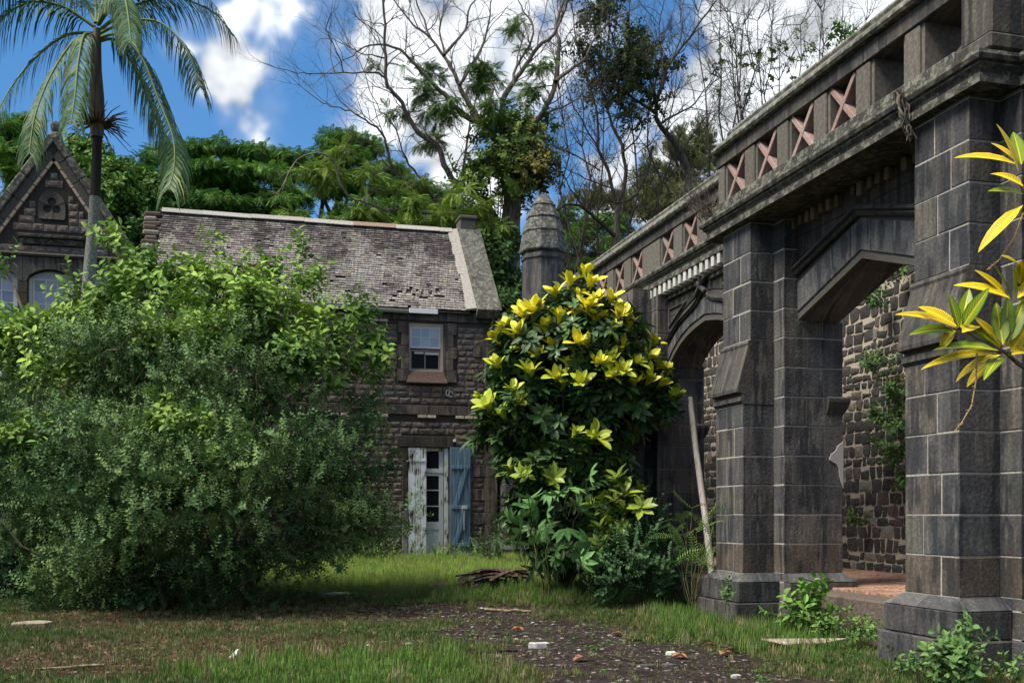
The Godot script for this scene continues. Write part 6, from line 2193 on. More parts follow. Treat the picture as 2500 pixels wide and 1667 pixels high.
func canopy(called: String, label: String, base: Array, lobes: Array, count: int, meshes: Array, size: float, ca: Color, cb: Color, upw: float, trunk_r: float, group := "", gap := 0.12, shell := 0.35) -> void:
	var o := P(base[0], 1370, base[1]); o.y = 0.35
	var t := thing(called, label, "tree", o, 0.0, group)
	var mb := MB.new()
	mb.col = Color(0.10, 0.085, 0.075)
	var fork := Vector3(0, lerpf(0.0, P(0, base[2], base[1]).y, 0.75), 0)
	wander(mb, Vector3(0, -0.2, 0), fork, trunk_r, trunk_r * 0.7, 8, 0.03)
	var pl := plobes(o, lobes, 1.0)
	var subs := []
	for l in pl:
		for i in 9:
			var q := rand_dir()
			q.y = q.y * 0.9 + 0.15
			var r: Vector3 = l[1] * Vector3(rr(0.25, 0.5), rr(0.14, 0.34) if upw < 0.0 else rr(0.35, 0.6), rr(0.25, 0.5))
			subs.append([l[0] + (l[1] as Vector3) * q * 0.85, r, pow(r.x * r.y * r.z, 0.667)])
	for l in pl: wander(mb, fork, l[0] - Vector3(0, l[1].y * 0.4, 0), trunk_r * 0.45, trunk_r * 0.12, 5, 0.07)
	part(t, "trunk", mb, mats.bark)
	foliage(t, "crown", meshes, subs, count, size, ca, cb, gap, upw, shell, int(base[0]) + 100, 0.26)

func make_far_trees() -> void:
	var fm := []
	for k in 3: fm.append(feather(0.40, 8, 0.12, 0.045, mats.fern, 1.0))
	var br := []
	for k in 3: br.append(sprig(12, 0.45, 0.18, 0.10, mats.leaf, 0.4, Color(1.25, 1.25, 0.9), Color.WHITE, 0.6))
	var a := Color(0.055, 0.145, 0.026); var c := Color(0.16, 0.315, 0.055)
	canopy("flame_tree", "wide flat-topped dark green tree behind the middle of the shingle roof", [520, 43, 470],
		[[300, 440, 42, 75, 26], [390, 405, 43, 85, 24], [480, 385, 44, 90, 24], [570, 378, 43, 95, 24], [660, 395, 43, 75, 24], [340, 490, 41, 90, 26], [440, 455, 41, 95, 26], [540, 440, 41, 100, 28], [640, 450, 41, 95, 28], [700, 430, 42, 55, 26], [400, 525, 40, 100, 22], [520, 510, 40, 110, 24], [640, 510, 40, 100, 22], [720, 490, 41, 45, 30], [270, 520, 41, 70, 30]], 17000, fm, 1.0, a, c, -1.0, 0.4, "dark green canopy trees behind the house", 0.13)
	canopy("flame_tree", "layered dark green tree behind the right half of the roof ridge, sky gaps under it", [800, 46, 500],
		[[770, 385, 46, 55, 20], [840, 355, 46, 75, 20], [900, 365, 46, 60, 18], [780, 420, 45, 60, 20], [870, 400, 45, 85, 20], [940, 420, 45, 50, 18], [820, 455, 45, 75, 18], [920, 460, 45, 75, 18], [1010, 470, 45, 60, 22], [900, 510, 44, 110, 20], [1020, 520, 44, 80, 22], [1060, 490, 46, 60, 30]], 9500, fm, 1.05, a, c, -1.0, 0.4, "dark green canopy trees behind the house", 0.13)
	canopy("flame_tree", "green canopy tree at the left edge behind the gable", [30, 40, 430],
		[[20, 320, 40, 55, 22], [70, 300, 40, 30, 14], [-20, 380, 40, 80, 30], [60, 380, 39, 60, 30], [10, 450, 39, 80, 32], [100, 440, 39, 40, 30], [180, 400, 39, 40, 34], [-60, 330, 40, 70, 30]], 7000, fm, 1.0, a * 1.05, c * 1.1, -1.0, 0.35, "dark green canopy trees behind the house", 0.12)
	canopy("leafy_tree", "mid green leafy tree in the gap between the gable and the shingle roof", [270, 33, 560],
		[[225, 430, 34, 55, 55], [285, 500, 33, 75, 60], [210, 520, 33, 50, 60], [330, 560, 33, 60, 50], [270, 600, 33, 80, 50], [370, 500, 34, 50, 36]], 4200, br, 1.0, Color(0.045, 0.115, 0.022), Color(0.10, 0.20, 0.035), 0.3, 0.25)
	canopy("leafy_tree", "dense green tree right of the pinnacle above the far coping", [1430, 41, 560],
		[[1400, 545, 41, 60, 40], [1460, 570, 41, 60, 45], [1390, 610, 40, 60, 45], [1500, 620, 40, 60, 40], [1440, 650, 40, 80, 40], [1350, 640, 40, 50, 50]], 5000, fm, 1.05, a, c, -1.0, 0.3)
	canopy("leafy_tree", "dark green tree filling the gap between the house coping and the pinnacle", [1215, 30, 700],
		[[1215, 640, 30, 45, 60], [1225, 720, 30, 50, 60], [1200, 790, 29, 60, 50], [1240, 820, 29, 60, 60], [1190, 600, 31, 50, 40], [1160, 560, 32, 60, 40]], 1700, br, 0.85, Color(0.030, 0.075, 0.022), Color(0.075, 0.135, 0.04), 0.35, 0.18)
	canopy("leafy_tree", "light green undergrowth tree showing over the ridge left of the gable block", [1010, 35, 560],
		[[880, 540, 35, 70, 26], [960, 550, 35, 70, 28], [1040, 560, 34, 60, 30], [1100, 580, 34, 60, 40], [760, 540, 36, 70, 20], [1110, 520, 34, 50, 36]], 3600, fm, 0.9, Color(0.10, 0.19, 0.04), Color(0.20, 0.31, 0.06), -1.0, 0.2)
	canopy("feathery_tree", "olive wispy tree top rising behind the arcade coping at the right", [1670, 48, 420],
		[[1640, 410, 48, 60, 60], [1690, 380, 48, 50, 60], [1710, 440, 48, 60, 50], [1600, 460, 48, 60, 40], [1640, 500, 47, 70, 40], [1560, 510, 47, 70, 36], [1420, 490, 46, 60, 36], [1490, 520, 46, 60, 30]], 4600, fm, 1.0, Color(0.075, 0.095, 0.03), Color(0.16, 0.18, 0.06), 0.6, 0.22, "", 0.2)
	canopy("leafy_tree", "green tree crown behind the near parapet, seen through its openings", [2250, 26, 150],
		[[2060, 100, 26, 34, 36], [2230, 150, 25, 90, 90], [2330, 80, 26, 120, 110], [2150, 200, 25, 60, 60], [2400, 200, 26, 140, 120]], 800, br, 0.75, Color(0.045, 0.11, 0.025), Color(0.10, 0.20, 0.04), 0.4, 0.15)

# ------------------------------------------------------------------ small things
func crown_leaf(kind: int, droop: float, length: float, width: float) -> ArrayMesh:
	var mb := MB.new()
	mb.col = Color(1, 1, 1)
	mb.leaf(Vector3.ZERO, Vector3(0, 1, 0), Vector3(0, 0, 1), length, width, 0.25, droop, 6, 0.5)
	return mb.mesh([mats.croton, mats.croton_green][kind])

func make_near_croton() -> void:
	var z := 4.0
	var o := P(2560, 905, z + 0.1)
	o.y = 0.0
	var b := thing("croton_branch", "yellow and green strap-leaved croton branch reaching in at the right edge", "shrub", o)
	var st := MB.new()
	st.col = Color(0.20, 0.17, 0.13)
	var top := P(2500, 898, z) - o
	st.tube([Vector3(0.5, -0.1, 0.2), Vector3(0.4, 0.9, 0.1), P(2580, 960, z) - o, P(2520, 905, z) - o, P(2490, 890, z) - o, P(2455, 860, z) - o], [0.022, 0.018, 0.014, 0.011, 0.009, 0.007], 7)
	st.tube([P(2580, 960, z) - o, P(2560, 800, z) - o, P(2500, 700, z) - o, P(2478, 690, z) - o], [0.012, 0.010, 0.008, 0.006], 6)
	st.tube([P(2560, 800, z) - o, P(2560, 600, z) - o, P(2510, 480, z) - o, P(2488, 440, z) - o], [0.011, 0.009, 0.008, 0.006], 6)
	st.tube([P(2455, 860, z) - o, P(2400, 830, z) - o, P(2350, 805, z) - o, P(2338, 800, z) - o], [0.008, 0.007, 0.006, 0.005], 6)
	part(b, "stem", st, mats.bark)
	# [base u, v, tip u, v, droop, kind]
	for q in [
		[2488, 402, 2352, 376, 0.5, 0], [2488, 420, 2455, 302, -0.2, 0], [2480, 392, 2427, 348, 0.2, 0], [2500, 455, 2427, 416, 0.5, 0], [2500, 474, 2427, 463, 0.4, 1], [2500, 500, 2404, 600, 0.4, 0], [2495, 402, 2480, 320, -0.1, 1], [2510, 420, 2540, 320, 0.2, 0], [2505, 430, 2570, 370, 0.3, 1], [2505, 440, 2590, 440, 0.5, 0],
		[2468, 728, 2347, 691, 0.5, 0], [2462, 724, 2392, 661, 0.2, 0], [2472, 724, 2431, 651, 0.0, 1], [2478, 720, 2475, 645, 0.0, 1], [2508, 668, 2462, 624, 0.3, 0], [2490, 720, 2500, 640, 0.1, 0], [2485, 728, 2555, 670, 0.3, 0], [2488, 735, 2560, 740, 0.5, 1],
		[2338, 802, 2222, 765, 0.5, 0], [2338, 798, 2253, 748, 0.3, 0], [2336, 808, 2241, 815, 0.5, 1], [2342, 800, 2322, 722, 0.1, 1], [2346, 800, 2366, 712, 0.0, 1], [2348, 802, 2411, 710, 0.1, 1], [2350, 812, 2400, 790, 0.5, 0], [2334, 808, 2300, 852, 0.8, 0],
		[2446, 850, 2332, 773, 0.3, 1], [2446, 846, 2386, 774, 0.2, 0], [2450, 842, 2434, 746, 0.0, 1], [2455, 840, 2463, 727, 0.0, 1], [2460, 842, 2505, 735, 0.2, 1], [2440, 862, 2287, 898, 0.7, 0], [2440, 856, 2300, 850, 0.7, 1], [2445, 866, 2335, 931, 0.8, 0], [2450, 870, 2371, 943, 0.8, 0], [2462, 866, 2482, 880, 0.6, 1], [2470, 858, 2510, 800, 0.3, 0], [2458, 848, 2490, 790, 0.2, 0], [2470, 866, 2560, 860, 0.5, 0], [2452, 868, 2420, 915, 0.7, 1]]:
		var a := P(q[0], q[1], z + rr(-0.06, 0.06)) - o
		var e := P(q[2], q[3], z + rr(-0.12, 0.08)) - o
		var d := e - a
		var l := d.length()
		# the blade bends towards its back, so aim its root a little higher than the tip
		var y: Vector3 = (d.normalized() + Vector3.UP * float(q[4]) * 0.45).normalized()
		var zz: Vector3 = (Vector3(rr(-0.3, 0.3), 0.8, 0.75) - y * y.dot(Vector3(0, 0.8, 0.75))).normalized()
		var x := y.cross(zz).normalized()
		zz = x.cross(y)
		var mi := MeshInstance3D.new()
		mi.name = "leaf"
		mi.mesh = crown_leaf(q[5], absf(q[4]) * 1.3, l * 1.08, 0.056 * rr(0.85, 1.2))
		mi.transform = Transform3D(Basis(x, y, zz), a)
		b.add_child(mi, true)
	var sp := MB.new()
	sp.col = Color(0.42, 0.27, 0.12)
	for s in [[[2500, 520], [2478, 580], [2440, 635], [2412, 658]], [[2386, 862], [2384, 930], [2374, 990], [2350, 1030], [2330, 1056]]]:
		var p := []; var r := []
		for i in s.size(): p.append(P(s[i][0], s[i][1], z) - o); r.append(0.004 - 0.0006 * i)
		sp.tube(p, r, 5)
		for i in p.size() - 1:
			for k in 10:
				var at: Vector3 = p[i].lerp(p[i + 1], k / 10.0)
				sp.tube([at, at + rand_dir() * rr(0.006, 0.014)], [0.0022, 0.0012], 3)
	part(b, "flower_spike", sp, mats.plain)

func strip(mb: MB, a: Vector3, e: Vector3, w: float, arch: float, twist: float) -> void:   # a curled strip of bark
	var n := 6
	var side := (e - a).cross(Vector3.UP).normalized()
	var pa := []; var pb := []
	for i in n + 1:
		var f := float(i) / n
		var c := a.lerp(e, f) + Vector3.UP * arch * sin(PI * f)
		var s := side.rotated((e - a).normalized(), twist * (f - 0.5)) * w * (0.35 + 0.65 * sin(PI * clampf(f * 0.9 + 0.05, 0, 1)))
		pa.append(c - s * 0.5); pb.append(c + s * 0.5)
	for i in n:
		var m0: Vector3 = (pa[i] + pb[i]) * 0.5 + Vector3.UP * w * 0.22; var m1: Vector3 = (pa[i + 1] + pb[i + 1]) * 0.5 + Vector3.UP * w * 0.22
		mb.quad(pa[i], m0, m1, pa[i + 1]); mb.quad(m0, pb[i], pb[i + 1], m1)

func on_ground(u: float, v: float, lift := 0.0) -> Vector3:              # where the line of sight meets the ground
	var z := 12.0
	for i in 12: z = (EYE - gh((u - 1250.0) / F * z, z)) * F / (v - 1255.0)
	return Vector3((u - 1250.0) / F * z, gh((u - 1250.0) / F * z, z) + lift, -z)

func chunk(called: String, label: String, cat: String, u: float, v: float, sx: float, sy: float, sz: float, turn: float, c: Color, m: Material, group := "") -> void:
	var mb := MB.new()
	mb.col = c
	var p := PackedVector2Array()
	for i in 7:
		var a := TAU * i / 7.0
		p.append(Vector2(cos(a) * sx * rr(0.78, 1.1), sin(a) * sz * rr(0.78, 1.1)))
	mb.tf = Transform3D(Basis(Vector3(1, 0, 0), -PI / 2), Vector3.ZERO)
	mb.slab(p, -0.03, sy, minf(sy * 0.35, 0.012), false, sy * 0.25)
	solo(called, label, cat, mb, m, on_ground(u, v), turn, group)

func make_small_things() -> void:
	# leaning pole
	var a := P(1742, 1425, 14.0); a.y = 0.40
	var e := P(1685, 972, 15.6)
	var mb := MB.new()
	mb.col = Color(0.40, 0.385, 0.375)
	mb.tube([Vector3.ZERO, (e - a) * 0.35 + Vector3(0.008, 0, 0), (e - a) * 0.7 + Vector3(-0.006, 0, 0), e - a], [0.05, 0.049, 0.046, 0.043], 8)
	solo("leaning_pole", "weathered grey wooden pole leaning in the second archway", "pole", mb, mats.wood, a)
	# heap of dead bark
	var o := on_ground(1215, 1440)
	var h := thing("bark_heap", "heap of curled grey-brown dead bark strips on the grass before the house", "debris", o)
	for i in 26:
		var s := MB.new()
		s.col = vary(Color(0.20, 0.15, 0.12), 0.25)
		var c := Vector3(rr(-0.3, 0.3), rr(0.06, 0.26), rr(-0.2, 0.2))
		var d := Vector3(1, rr(-0.1, 0.28), rr(-0.35, 0.35)) * rr(0.28, 0.5)
		strip(s, c - d, c + d, rr(0.07, 0.16), rr(0.02, 0.10), rr(-1.5, 1.5))
		part(h, "bark_strip", s, mats.bark)
	for i in 5:
		var s := MB.new()
		s.col = vary(Color(0.26, 0.20, 0.16), 0.2)
		s.tube([Vector3(0.1 + 0.09 * i, 0.1, 0), Vector3(0.16 + 0.09 * i, 0.25, rr(-0.05, 0.05)), Vector3(0.2 + 0.09 * i, 0.36, rr(-0.1, 0.1))], [0.02, 0.014, 0.004], 5)
		part(h, "splinter", s, mats.bark)
	mb = MB.new()
	mb.col = Color(0.24, 0.19, 0.15)
	strip(mb, Vector3(-0.22, 0.0, 0.05), Vector3(0.22, 0.06, 0), 0.12, 0.07, 0.8)
	solo("bark_piece", "single curled bark piece lying left of the bark heap", "debris", mb, mats.bark, on_ground(1070, 1440, 0.02))
	chunk("concrete_lump", "small pale concrete lump between the bark piece and the bark heap", "rubble", 1098, 1442, 0.13, 0.06, 0.09, 0.2, Color(0.5, 0.5, 0.47), mats.stone)
	mb = MB.new()
	mb.col = Color(0.30, 0.24, 0.17)
	wander(mb, Vector3(-0.3, 0.03, -0.1), Vector3(0.35, 0.02, 0.12), 0.025, 0.016, 6, 0.05)
	solo("fallen_stick", "pale thick stick in the grass just below the bark heap", "stick", mb, mats.bark, on_ground(1235, 1474, 0.01))
	mb = MB.new()
	mb.col = Color(0.25, 0.20, 0.15)
	wander(mb, Vector3(-0.25, 0.04, 0), Vector3(0.3, 0.01, 0.1), 0.03, 0.012, 6, 0.05)
	solo("fallen_stick", "short branch stub right under the bark heap's edge", "stick", mb, mats.bark, on_ground(1205, 1452, 0.01))
	mb = MB.new()
	mb.col = Color(0.045, 0.032, 0.028)
	wander(mb, Vector3(-0.42, 0.02, 0.12), Vector3(0.42, 0.03, -0.08), 0.018, 0.014, 6, 0.03)
	solo("fallen_stick", "long dark charred stick lying across the bare track", "stick", mb, mats.bark, on_ground(1160, 1597, 0.0))
	mb = MB.new()
	mb.col = Color(0.07, 0.055, 0.045)
	wander(mb, Vector3(-0.17, 0.02, -0.35), Vector3(0.16, 0.03, 0.3), 0.010, 0.013, 6, 0.02)
	solo("fallen_stick", "thin dark stick pointing at the viewer on the gravel, lower right", "stick", mb, mats.bark, on_ground(1530, 1615, 0.0))
	mb = MB.new()
	mb.col = Color(0.30, 0.22, 0.16)
	wander(mb, Vector3(-0.3, 0.015, 0.1), Vector3(0.28, 0.03, -0.06), 0.010, 0.014, 6, 0.05)
	solo("fallen_stick", "pale crooked stick in the dry grass at the lower left", "stick", mb, mats.bark, on_ground(170, 1634, 0.0))
	# pale slabs, chunks, paper
	chunk("concrete_slab", "flat pale broken slab behind the right edge of the dark bush", "rubble", 832, 1454, 0.32, 0.05, 0.16, 0.2, Color(0.48, 0.47, 0.45), mats.stone)
	chunk("stone_slab", "tilted buff stone slab in the grass at the lower left corner", "rubble", 75, 1528, 0.26, 0.05, 0.2, 0.5, Color(0.40, 0.345, 0.27), mats.stone)
	chunk("concrete_block", "oblong whitish concrete lump in the middle of the bare track", "rubble", 1318, 1582, 0.125, 0.06, 0.05, 0.05, Color(0.58, 0.58, 0.60), mats.stone)
	chunk("white_lump", "small bright white lump right of the oblong concrete lump", "rubble", 1640, 1600, 0.06, 0.04, 0.035, 0.1, Color(0.78, 0.80, 0.84), mats.stone)
	chunk("white_lump", "flat greyish white lump at the lower right of the track", "rubble", 1797, 1655, 0.06, 0.03, 0.04, 0.4, Color(0.5, 0.5, 0.53), mats.stone)
	chunk("white_lump", "white crumbs at the bottom left of the green grass patch", "rubble", 527, 1637, 0.05, 0.025, 0.03, 0.9, Color(0.62, 0.61, 0.58), mats.stone)
	chunk("white_lump", "pale lump on the edge of the green grass patch below the track", "rubble", 998, 1576, 0.045, 0.03, 0.03, 0.6, Color(0.5, 0.49, 0.45), mats.stone)
	chunk("white_lump", "pale lump left of the other one at the grass patch's top edge", "rubble", 898, 1580, 0.035, 0.03, 0.03, 0.2, Color(0.45, 0.45, 0.4), mats.stone)
	chunk("dark_brick", "dark flat brick bit on the gravel, left of its twin", "rubble", 1583, 1630, 0.075, 0.035, 0.035, 0.1, Color(0.11, 0.105, 0.11), mats.stone)
	chunk("dark_brick", "dark flat brick bit on the gravel, right of its twin", "rubble", 1632, 1629, 0.07, 0.035, 0.03, -0.1, Color(0.12, 0.115, 0.12), mats.stone)
	chunk("gravel_lump", "rough brownish stone among the weeds by the step", "rubble", 2022, 1535, 0.06, 0.10, 0.05, 0.2, Color(0.25, 0.19, 0.15), mats.stone)
	mb = MB.new()
	mb.col = Color(0.6, 0.58, 0.58)
	mb.tf = Transform3D(Basis(Vector3(0.6, 0.2, 0.3).normalized(), 0.6), Vector3(0, 0.03, 0))
	mb.hexa([Vector3(-0.05, 0, 0.03), Vector3(0.03, 0, 0.035), Vector3(0.06, 0, -0.08), Vector3(0.05, 0, -0.085), Vector3(-0.05, 0.004, 0.03), Vector3(0.03, 0.004, 0.035), Vector3(0.06, 0.004, -0.08), Vector3(0.05, 0.004, -0.085)])
	solo("torn_paper", "torn whitish triangle of paper standing in the dry grass, lower left", "litter", mb, mats.plain, on_ground(566, 1612, 0.01))
	# thin pale board half hidden in grass
	mb = MB.new()
	mb.col = Color(0.55, 0.48, 0.42)
	var pts := [Vector3(-0.42, 0.05, -0.06), Vector3(-0.20, 0.02, 0.14), Vector3(0.20, 0.02, 0.02), Vector3(0.46, 0.05, -0.10), Vector3(0.05, 0.03, -0.07)]
	for i in range(1, 4):
		mb.tri(pts[0], pts[i], pts[i + 1])
		mb.tri(pts[0] - Vector3(0, 0.012, 0), pts[i + 1] - Vector3(0, 0.012, 0), pts[i] - Vector3(0, 0.012, 0))
	for i in 5:
		var q: Vector3 = pts[i]; var w: Vector3 = pts[(i + 1) % 5]
		mb.quad(q - Vector3(0, 0.012, 0), w - Vector3(0, 0.012, 0), w, q)
	solo("thin_board", "thin pale buff board half buried in grass in front of the archway", "board", mb, mats.wood, on_ground(1965, 1590, 0.075))
	# curled dead leaves
	var first: MeshInstance3D = null
	var wh := ["curled orange dead leaf near the top of the bare track", "crumpled brown dead leaf on the grass edge right of the track", "orange dead leaf beside the bright white lump", "dark curled dead leaf on the grass edge, right of centre", "pale orange dead leaf below the dark curled one", "dark brown dead leaf right of the pale orange one", "small reddish dead leaf in the middle of the gravel", "orange dead leaf under the croton"]
	var spots := [[1262, 1541], [1508, 1553], [1655, 1608], [1733, 1583], [1765, 1602], [1785, 1594], [1420, 1616], [1440, 1462]]
	var cols := [Color(0.36, 0.16, 0.06), Color(0.22, 0.12, 0.07), Color(0.42, 0.19, 0.08), Color(0.10, 0.05, 0.035), Color(0.40, 0.22, 0.12), Color(0.11, 0.06, 0.04), Color(0.32, 0.15, 0.10), Color(0.4, 0.24, 0.08)]
	for i in spots.size():
		var lf := MB.new()
		lf.col = cols[i]
		lf.leaf(Vector3(-0.07, 0.01, 0), Vector3(1, 0.45, 0.1), Vector3.UP, 0.16, 0.10, 0.5, 1.1, 4, 0.5)
		lf.leaf(Vector3(-0.02, 0.02, 0.03), Vector3(0.6, 0.4, 0.8), Vector3.UP, 0.10, 0.07, 0.6, 1.2, 4, 0.5)
		solo("dead_leaf", wh[i], "leaf", lf, mats.fern, on_ground(spots[i][0], spots[i][1], 0.015), rr(0, TAU), "dead leaves on the track")
	# weeds by the piers
	var wm := []
	for k in 2: wm.append(sprig(11, 0.26, 0.10, 0.05, mats.leaf, 0.5, Color(1.3, 1.25, 0.9), Color.WHITE, 0.5))
	for q in [
		["weed", "bright green broad-leaved weed at the foot of the second pier", 1965, 1545, [[1965, 1500, 11.2, 36, 32], [1955, 1530, 11.2, 26, 16]], 26, Color(0.10, 0.24, 0.05), Color(0.17, 0.32, 0.07), 1.15],
		["weed", "low trailing weeds along the step between the piers", 2060, 1545, [[2040, 1535, 10.9, 70, 16], [2110, 1545, 10.6, 60, 18], [2000, 1545, 11.0, 40, 14]], 60, Color(0.08, 0.17, 0.05), Color(0.13, 0.23, 0.06), 0.6],
		["weed", "leafy weeds against the nearest pier's plinth at the bottom right", 2300, 1667, [[2330, 1600, 8.2, 45, 55], [2290, 1640, 8.1, 55, 32], [2370, 1640, 8.0, 40, 30], [2345, 1560, 8.3, 22, 22]], 52, Color(0.07, 0.15, 0.055), Color(0.13, 0.23, 0.075), 0.75],
		["weed", "small pale weed at the bottom right corner", 2470, 1667, [[2470, 1645, 7.8, 40, 20], [2200, 1625, 8.6, 22, 26]], 20, Color(0.10, 0.18, 0.07), Color(0.15, 0.25, 0.08), 0.6],
		["weed", "tiny weed growing on the second pier's plinth", 1775, 1490, [[1776, 1455, 12.3, 10, 14]], 7, Color(0.09, 0.16, 0.06), Color(0.13, 0.2, 0.08), 0.6]]:
		var z: float = q[4][0][2]
		var at := P(q[2], q[3], z)
		if z < 12.0: at.y = gh(at.x, z)
		var w := thing(q[0], q[1], "weeds", at)
		var s := MB.new()
		s.col = Color(0.14, 0.16, 0.06)
		for l in plobes(at, q[4]):
			for i in 3: wander(s, Vector3(l[0].x * 0.6 + rr(-0.05, 0.05), -0.02, l[0].z * 0.8), l[0] + rand_dir() * l[1] * 0.5, 0.006, 0.003, 4, 0.05, 4)
		part(w, "stem", s, mats.bark)
		foliage(w, "foliage", wm, plobes(at, q[4], 0.7), q[5], q[8], q[6], q[7], 0.0, 0.6, 0.6, 51)
	# creepers on the rubble wall
	for q in [
		["creeper", "leafy creeper climbing the rubble wall seen through the near archway", 2190, 1250, [[2140, 900, 15.6, 50, 20], [2180, 960, 15.4, 40, 24], [2150, 1020, 15.5, 50, 22], [2195, 1050, 15.2, 34, 26], [2130, 1090, 15.6, 26, 12], [2190, 1120, 15.2, 40, 30], [2200, 1190, 15.2, 36, 30]], 120],
		["creeper", "small ferny tufts growing from the rubble wall joints high up", 2190, 700, [[2195, 665, 15.2, 16, 22], [2140, 740, 15.6, 20, 14], [2085, 1280, 16.2, 14, 14]], 40]]:
		var at := P(q[2], q[3], 15.4)
		var w := thing(q[0], q[1], "creeper", at)
		var s := MB.new()
		s.col = Color(0.16, 0.14, 0.09)
		for l in plobes(at, q[4]):
			for i in 2: wander(s, l[0] + Vector3(rr(-0.2, 0.2), -0.45, 0.02), l[0] + Vector3(rr(-0.1, 0.1), 0.05, 0.05), 0.007, 0.004, 4)
		part(w, "stem", s, mats.bark)
		foliage(w, "foliage", wm, plobes(at, q[4], 0.3), q[5], 0.75, Color(0.07, 0.15, 0.05), Color(0.12, 0.21, 0.06), 0.0, 0.5, 0.6, 53)
	# dead tuft and dangling root on the cornice, greenery over the coping
	var tz := 13.7
	var dt := P(1728, 535, tz)
	var dead := thing("dead_tuft", "dead straw-grey shrub tuft sprouting where the near cornice meets the far parapet", "dead plant", dt)
	var tw := MB.new()
	tw.col = Color(0.23, 0.20, 0.18)
	for i in 30: twigs(tw, Vector3(rr(-0.1, 0.1), rr(-0.05, 0.1), rr(-0.1, 0.1)), Vector3(rr(-0.8, 0.35), rr(0.3, 1.2), rr(-0.4, 0.4)), rr(0.3, 0.62), 0.008, 1, 0.1)
	part(dead, "twig", tw, mats.bark)
	var hz := P(2195, 235, 9.45)
	var hang := thing("dangling_root", "dried twisted root hanging over the near cornice", "dead plant", hz)
	tw = MB.new()
	tw.col = Color(0.17, 0.155, 0.135)
	for i in 12:
		var p := []; var r := []
		var c := Vector3(rr(-0.03, 0.03), rr(-0.02, 0.04), rr(-0.03, 0.03))
		for k in 8:
			var f := k / 7.0
			p.append(c + Vector3(0.10 * f + 0.03 * sin(f * 9.0 + i), 0.02 - 0.44 * f * rr(0.8, 1.0), 0.03 * cos(f * 8.0 + i * 2.0))); r.append(0.015 - 0.009 * f)
		tw.tube(p, r, 5)
	part(hang, "root", tw, mats.bark)

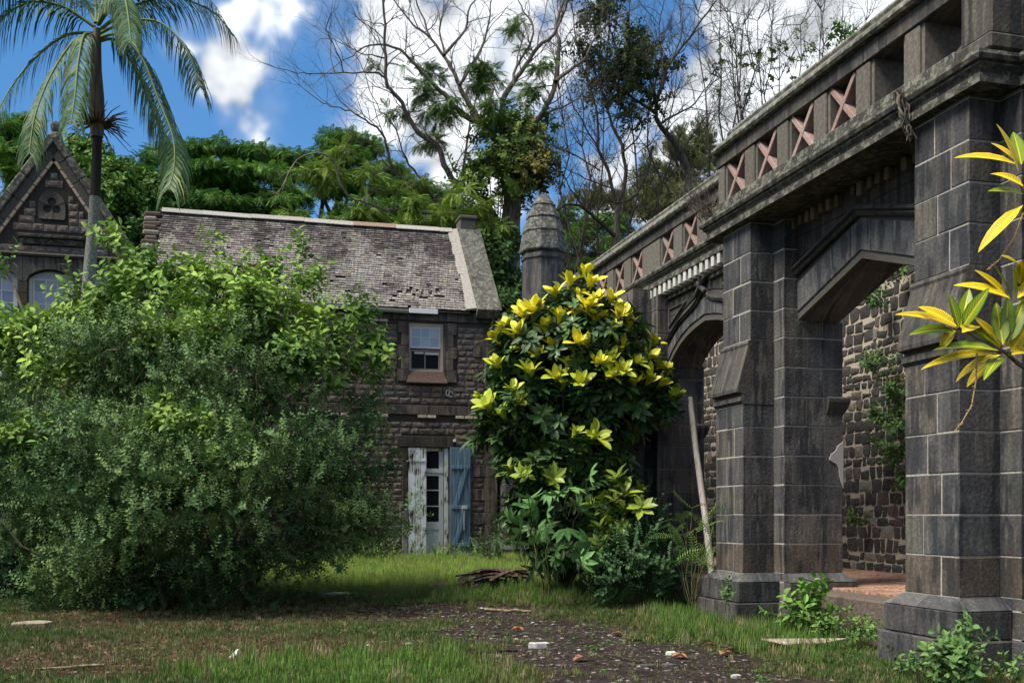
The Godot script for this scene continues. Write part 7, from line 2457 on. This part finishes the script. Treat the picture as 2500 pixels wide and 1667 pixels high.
# ------------------------------------------------------------------ sky
func make_sky() -> ImageTexture:
	var w := 2048; var h := 1024
	var f1 := FastNoiseLite.new()
	f1.seed = 11; f1.frequency = 2.6; f1.fractal_octaves = 6; f1.fractal_gain = 0.52
	var f2 := FastNoiseLite.new()
	f2.seed = 12; f2.frequency = 13.0; f2.fractal_octaves = 6; f2.fractal_gain = 0.55
	var data := PackedFloat32Array()
	data.resize(w * h * 3)
	# where the clouds stand: [direction, angular size, strength]
	var bumps := []
	for q in [[575, 170, 0.050, 1.2], [600, 230, 0.045, 1.1], [530, 250, 0.055, 0.75], [480, 285, 0.05, 0.35], [640, 210, 0.03, 0.8],
		[900, 10, 0.10, 0.8], [1050, 60, 0.11, 0.9], [1200, 20, 0.11, 0.95], [1330, 60, 0.08, 0.75], [1000, 190, 0.07, 0.55], [1150, 170, 0.08, 0.5], [680, 60, 0.08, 0.38], [1000, 330, 0.06, 0.7], [1100, 420, 0.06, 0.65], [1260, 470, 0.07, 0.5],
		[1800, 130, 0.06, 0.95], [1900, 80, 0.06, 1.05], [1990, 50, 0.07, 1.1], [1780, 230, 0.06, 0.9], [1700, 270, 0.05, 0.65], [2100, 20, 0.09, 1.0], [1870, 200, 0.08, 0.9], [1600, 420, 0.09, 0.5], [1420, 330, 0.07, 0.3], [150, 150, 0.12, 0.22], [40, 350, 0.10, 0.3], [2400, -100, 0.14, 0.8]]:
		bumps.append([P(q[0], q[1], 1.0) - Vector3(0, EYE, 0), q[2] * 1.25, q[3]])
	var blue_a := (P(140, 120, 1.0) - Vector3(0, EYE, 0)).normalized()
	var blue_b := (P(725, 270, 1.0) - Vector3(0, EYE, 0)).normalized()
	var blue_c := (P(470, 370, 1.0) - Vector3(0, EYE, 0)).normalized()
	var blue_d := (P(1580, 110, 1.0) - Vector3(0, EYE, 0)).normalized()
	var blue_e := (P(1330, 330, 1.0) - Vector3(0, EYE, 0)).normalized()
	for b in bumps: b[0] = (b[0] as Vector3).normalized()
	for j in h:
		var th := PI * (j + 0.5) / h
		var y := cos(th); var s := sin(th)
		for i in w:
			var k := (j * w + i) * 3
			if y < -0.02:
				data[k] = 0.14; data[k + 1] = 0.15; data[k + 2] = 0.13
				continue
			var ph := TAU * (i + 0.5) / w
			var d := Vector3(sin(ph) * s, y, -cos(ph) * s)
			var yy := maxf(y, 0.0)
			var t := pow(1.0 - yy, 3.2)
			var r := lerpf(0.042, 0.19, t); var g := lerpf(0.165, 0.42, t); var bl := lerpf(0.42, 0.76, t)
			var n := f1.get_noise_3d(d.x, d.y * 1.5, d.z)
			var n2 := f2.get_noise_3d(d.x, d.y, d.z)
			var dens := n * 1.5 + 0.12
			if d.z < -0.55 and y < 0.62:
				var top := 0.0
				var more := 0.0
				var put := -0.75 * exp(-2.0 * (1.0 - d.dot(blue_a)) / 0.030) - 0.7 * exp(-2.0 * (1.0 - d.dot(blue_b)) / 0.0028) - 0.5 * exp(-2.0 * (1.0 - d.dot(blue_c)) / 0.0025) - 0.6 * exp(-2.0 * (1.0 - d.dot(blue_d)) / 0.0022) - 0.45 * exp(-2.0 * (1.0 - d.dot(blue_e)) / 0.003)
				for b in bumps:
					var c: float = 1.0 - d.dot(b[0])
					var ww: float = 2.0 * c / (b[1] * b[1])
					if ww < 5.0:
						top = maxf(top, b[2] * exp(-ww)); more += 0.12 * b[2] * exp(-ww)
				put += top + more
				var inn := smoothstep(0.55, 0.75, -d.z) * (1.0 - smoothstep(0.48, 0.62, y))
				dens = lerpf(dens, put * 0.80 - 0.50 + n * 0.45 + n2 * 0.80, inn)
			var cov := smoothstep(0.0, 0.30, dens)
			var veil := smoothstep(-0.45, 0.3, dens) * 0.22
			var thick := smoothstep(0.1, 0.9, dens)
			var n3 := f2.get_noise_3d(d.x + 0.012, d.y - 0.02, d.z)
			var shade := lerpf(0.84, 1.0, thick) + n2 * 0.30 - 0.55 * (n3 - n2)
			cov = clampf(cov + veil * (1.0 - cov), 0.0, 0.985)
			data[k] = lerpf(r, 0.76 * shade, cov); data[k + 1] = lerpf(g, 0.79 * shade, cov); data[k + 2] = lerpf(bl, 0.83 * shade, cov)
	return ImageTexture.create_from_image(Image.create_from_data(w, h, false, Image.FORMAT_RGBF, data.to_byte_array()))

func _ready() -> void:
	var cam := Camera3D.new()
	cam.name = "camera"
	add_child(cam)
	cam.position = Vector3(0, EYE, 0)
	var near := 0.05
	cam.set_frustum(near * 1667.0 / F, Vector2(0, near * 421.5 / F), near, 3000.0)
	cam.current = true
	var sun := DirectionalLight3D.new()
	sun.name = "sun"
	add_child(sun)
	sun.look_at_from_position(Vector3(-0.52, 0.82, 0.26) * 50.0, Vector3.ZERO, Vector3(0, 0, 1))
	sun.light_energy = 0.72
	sun.light_color = Color(1.0, 0.965, 0.90)
	sun.light_angular_distance = 28.0
	sun.shadow_enabled = true
	var we := WorldEnvironment.new()
	we.name = "environment"
	var env := Environment.new()
	env.background_mode = Environment.BG_SKY
	var sky := Sky.new()
	var pan := PanoramaSkyMaterial.new()
	pan.panorama = make_sky()
	pan.energy_multiplier = 0.425
	sky.sky_material = pan
	env.sky = sky
	env.tonemap_mode = Environment.TONE_MAPPER_LINEAR
	env.tonemap_exposure = 3.2
	env.sdfgi_enabled = true
	env.ssao_enabled = true
	env.ssil_enabled = true
	we.environment = env
	add_child(we)
	rng.seed = 20240
	noise.seed = 5
	noise.frequency = 0.8
	noise.fractal_octaves = 3
	make_materials()
	make_ground()
	make_arcade()
	make_corridor()
	make_house()
	make_gable()
	make_far_trees()
	make_bare_trees()
	make_palm()
	make_left_bush()
	make_bright_trees()
	make_croton()
	make_under_croton()
	make_near_croton()
	make_grass()
	make_small_things()
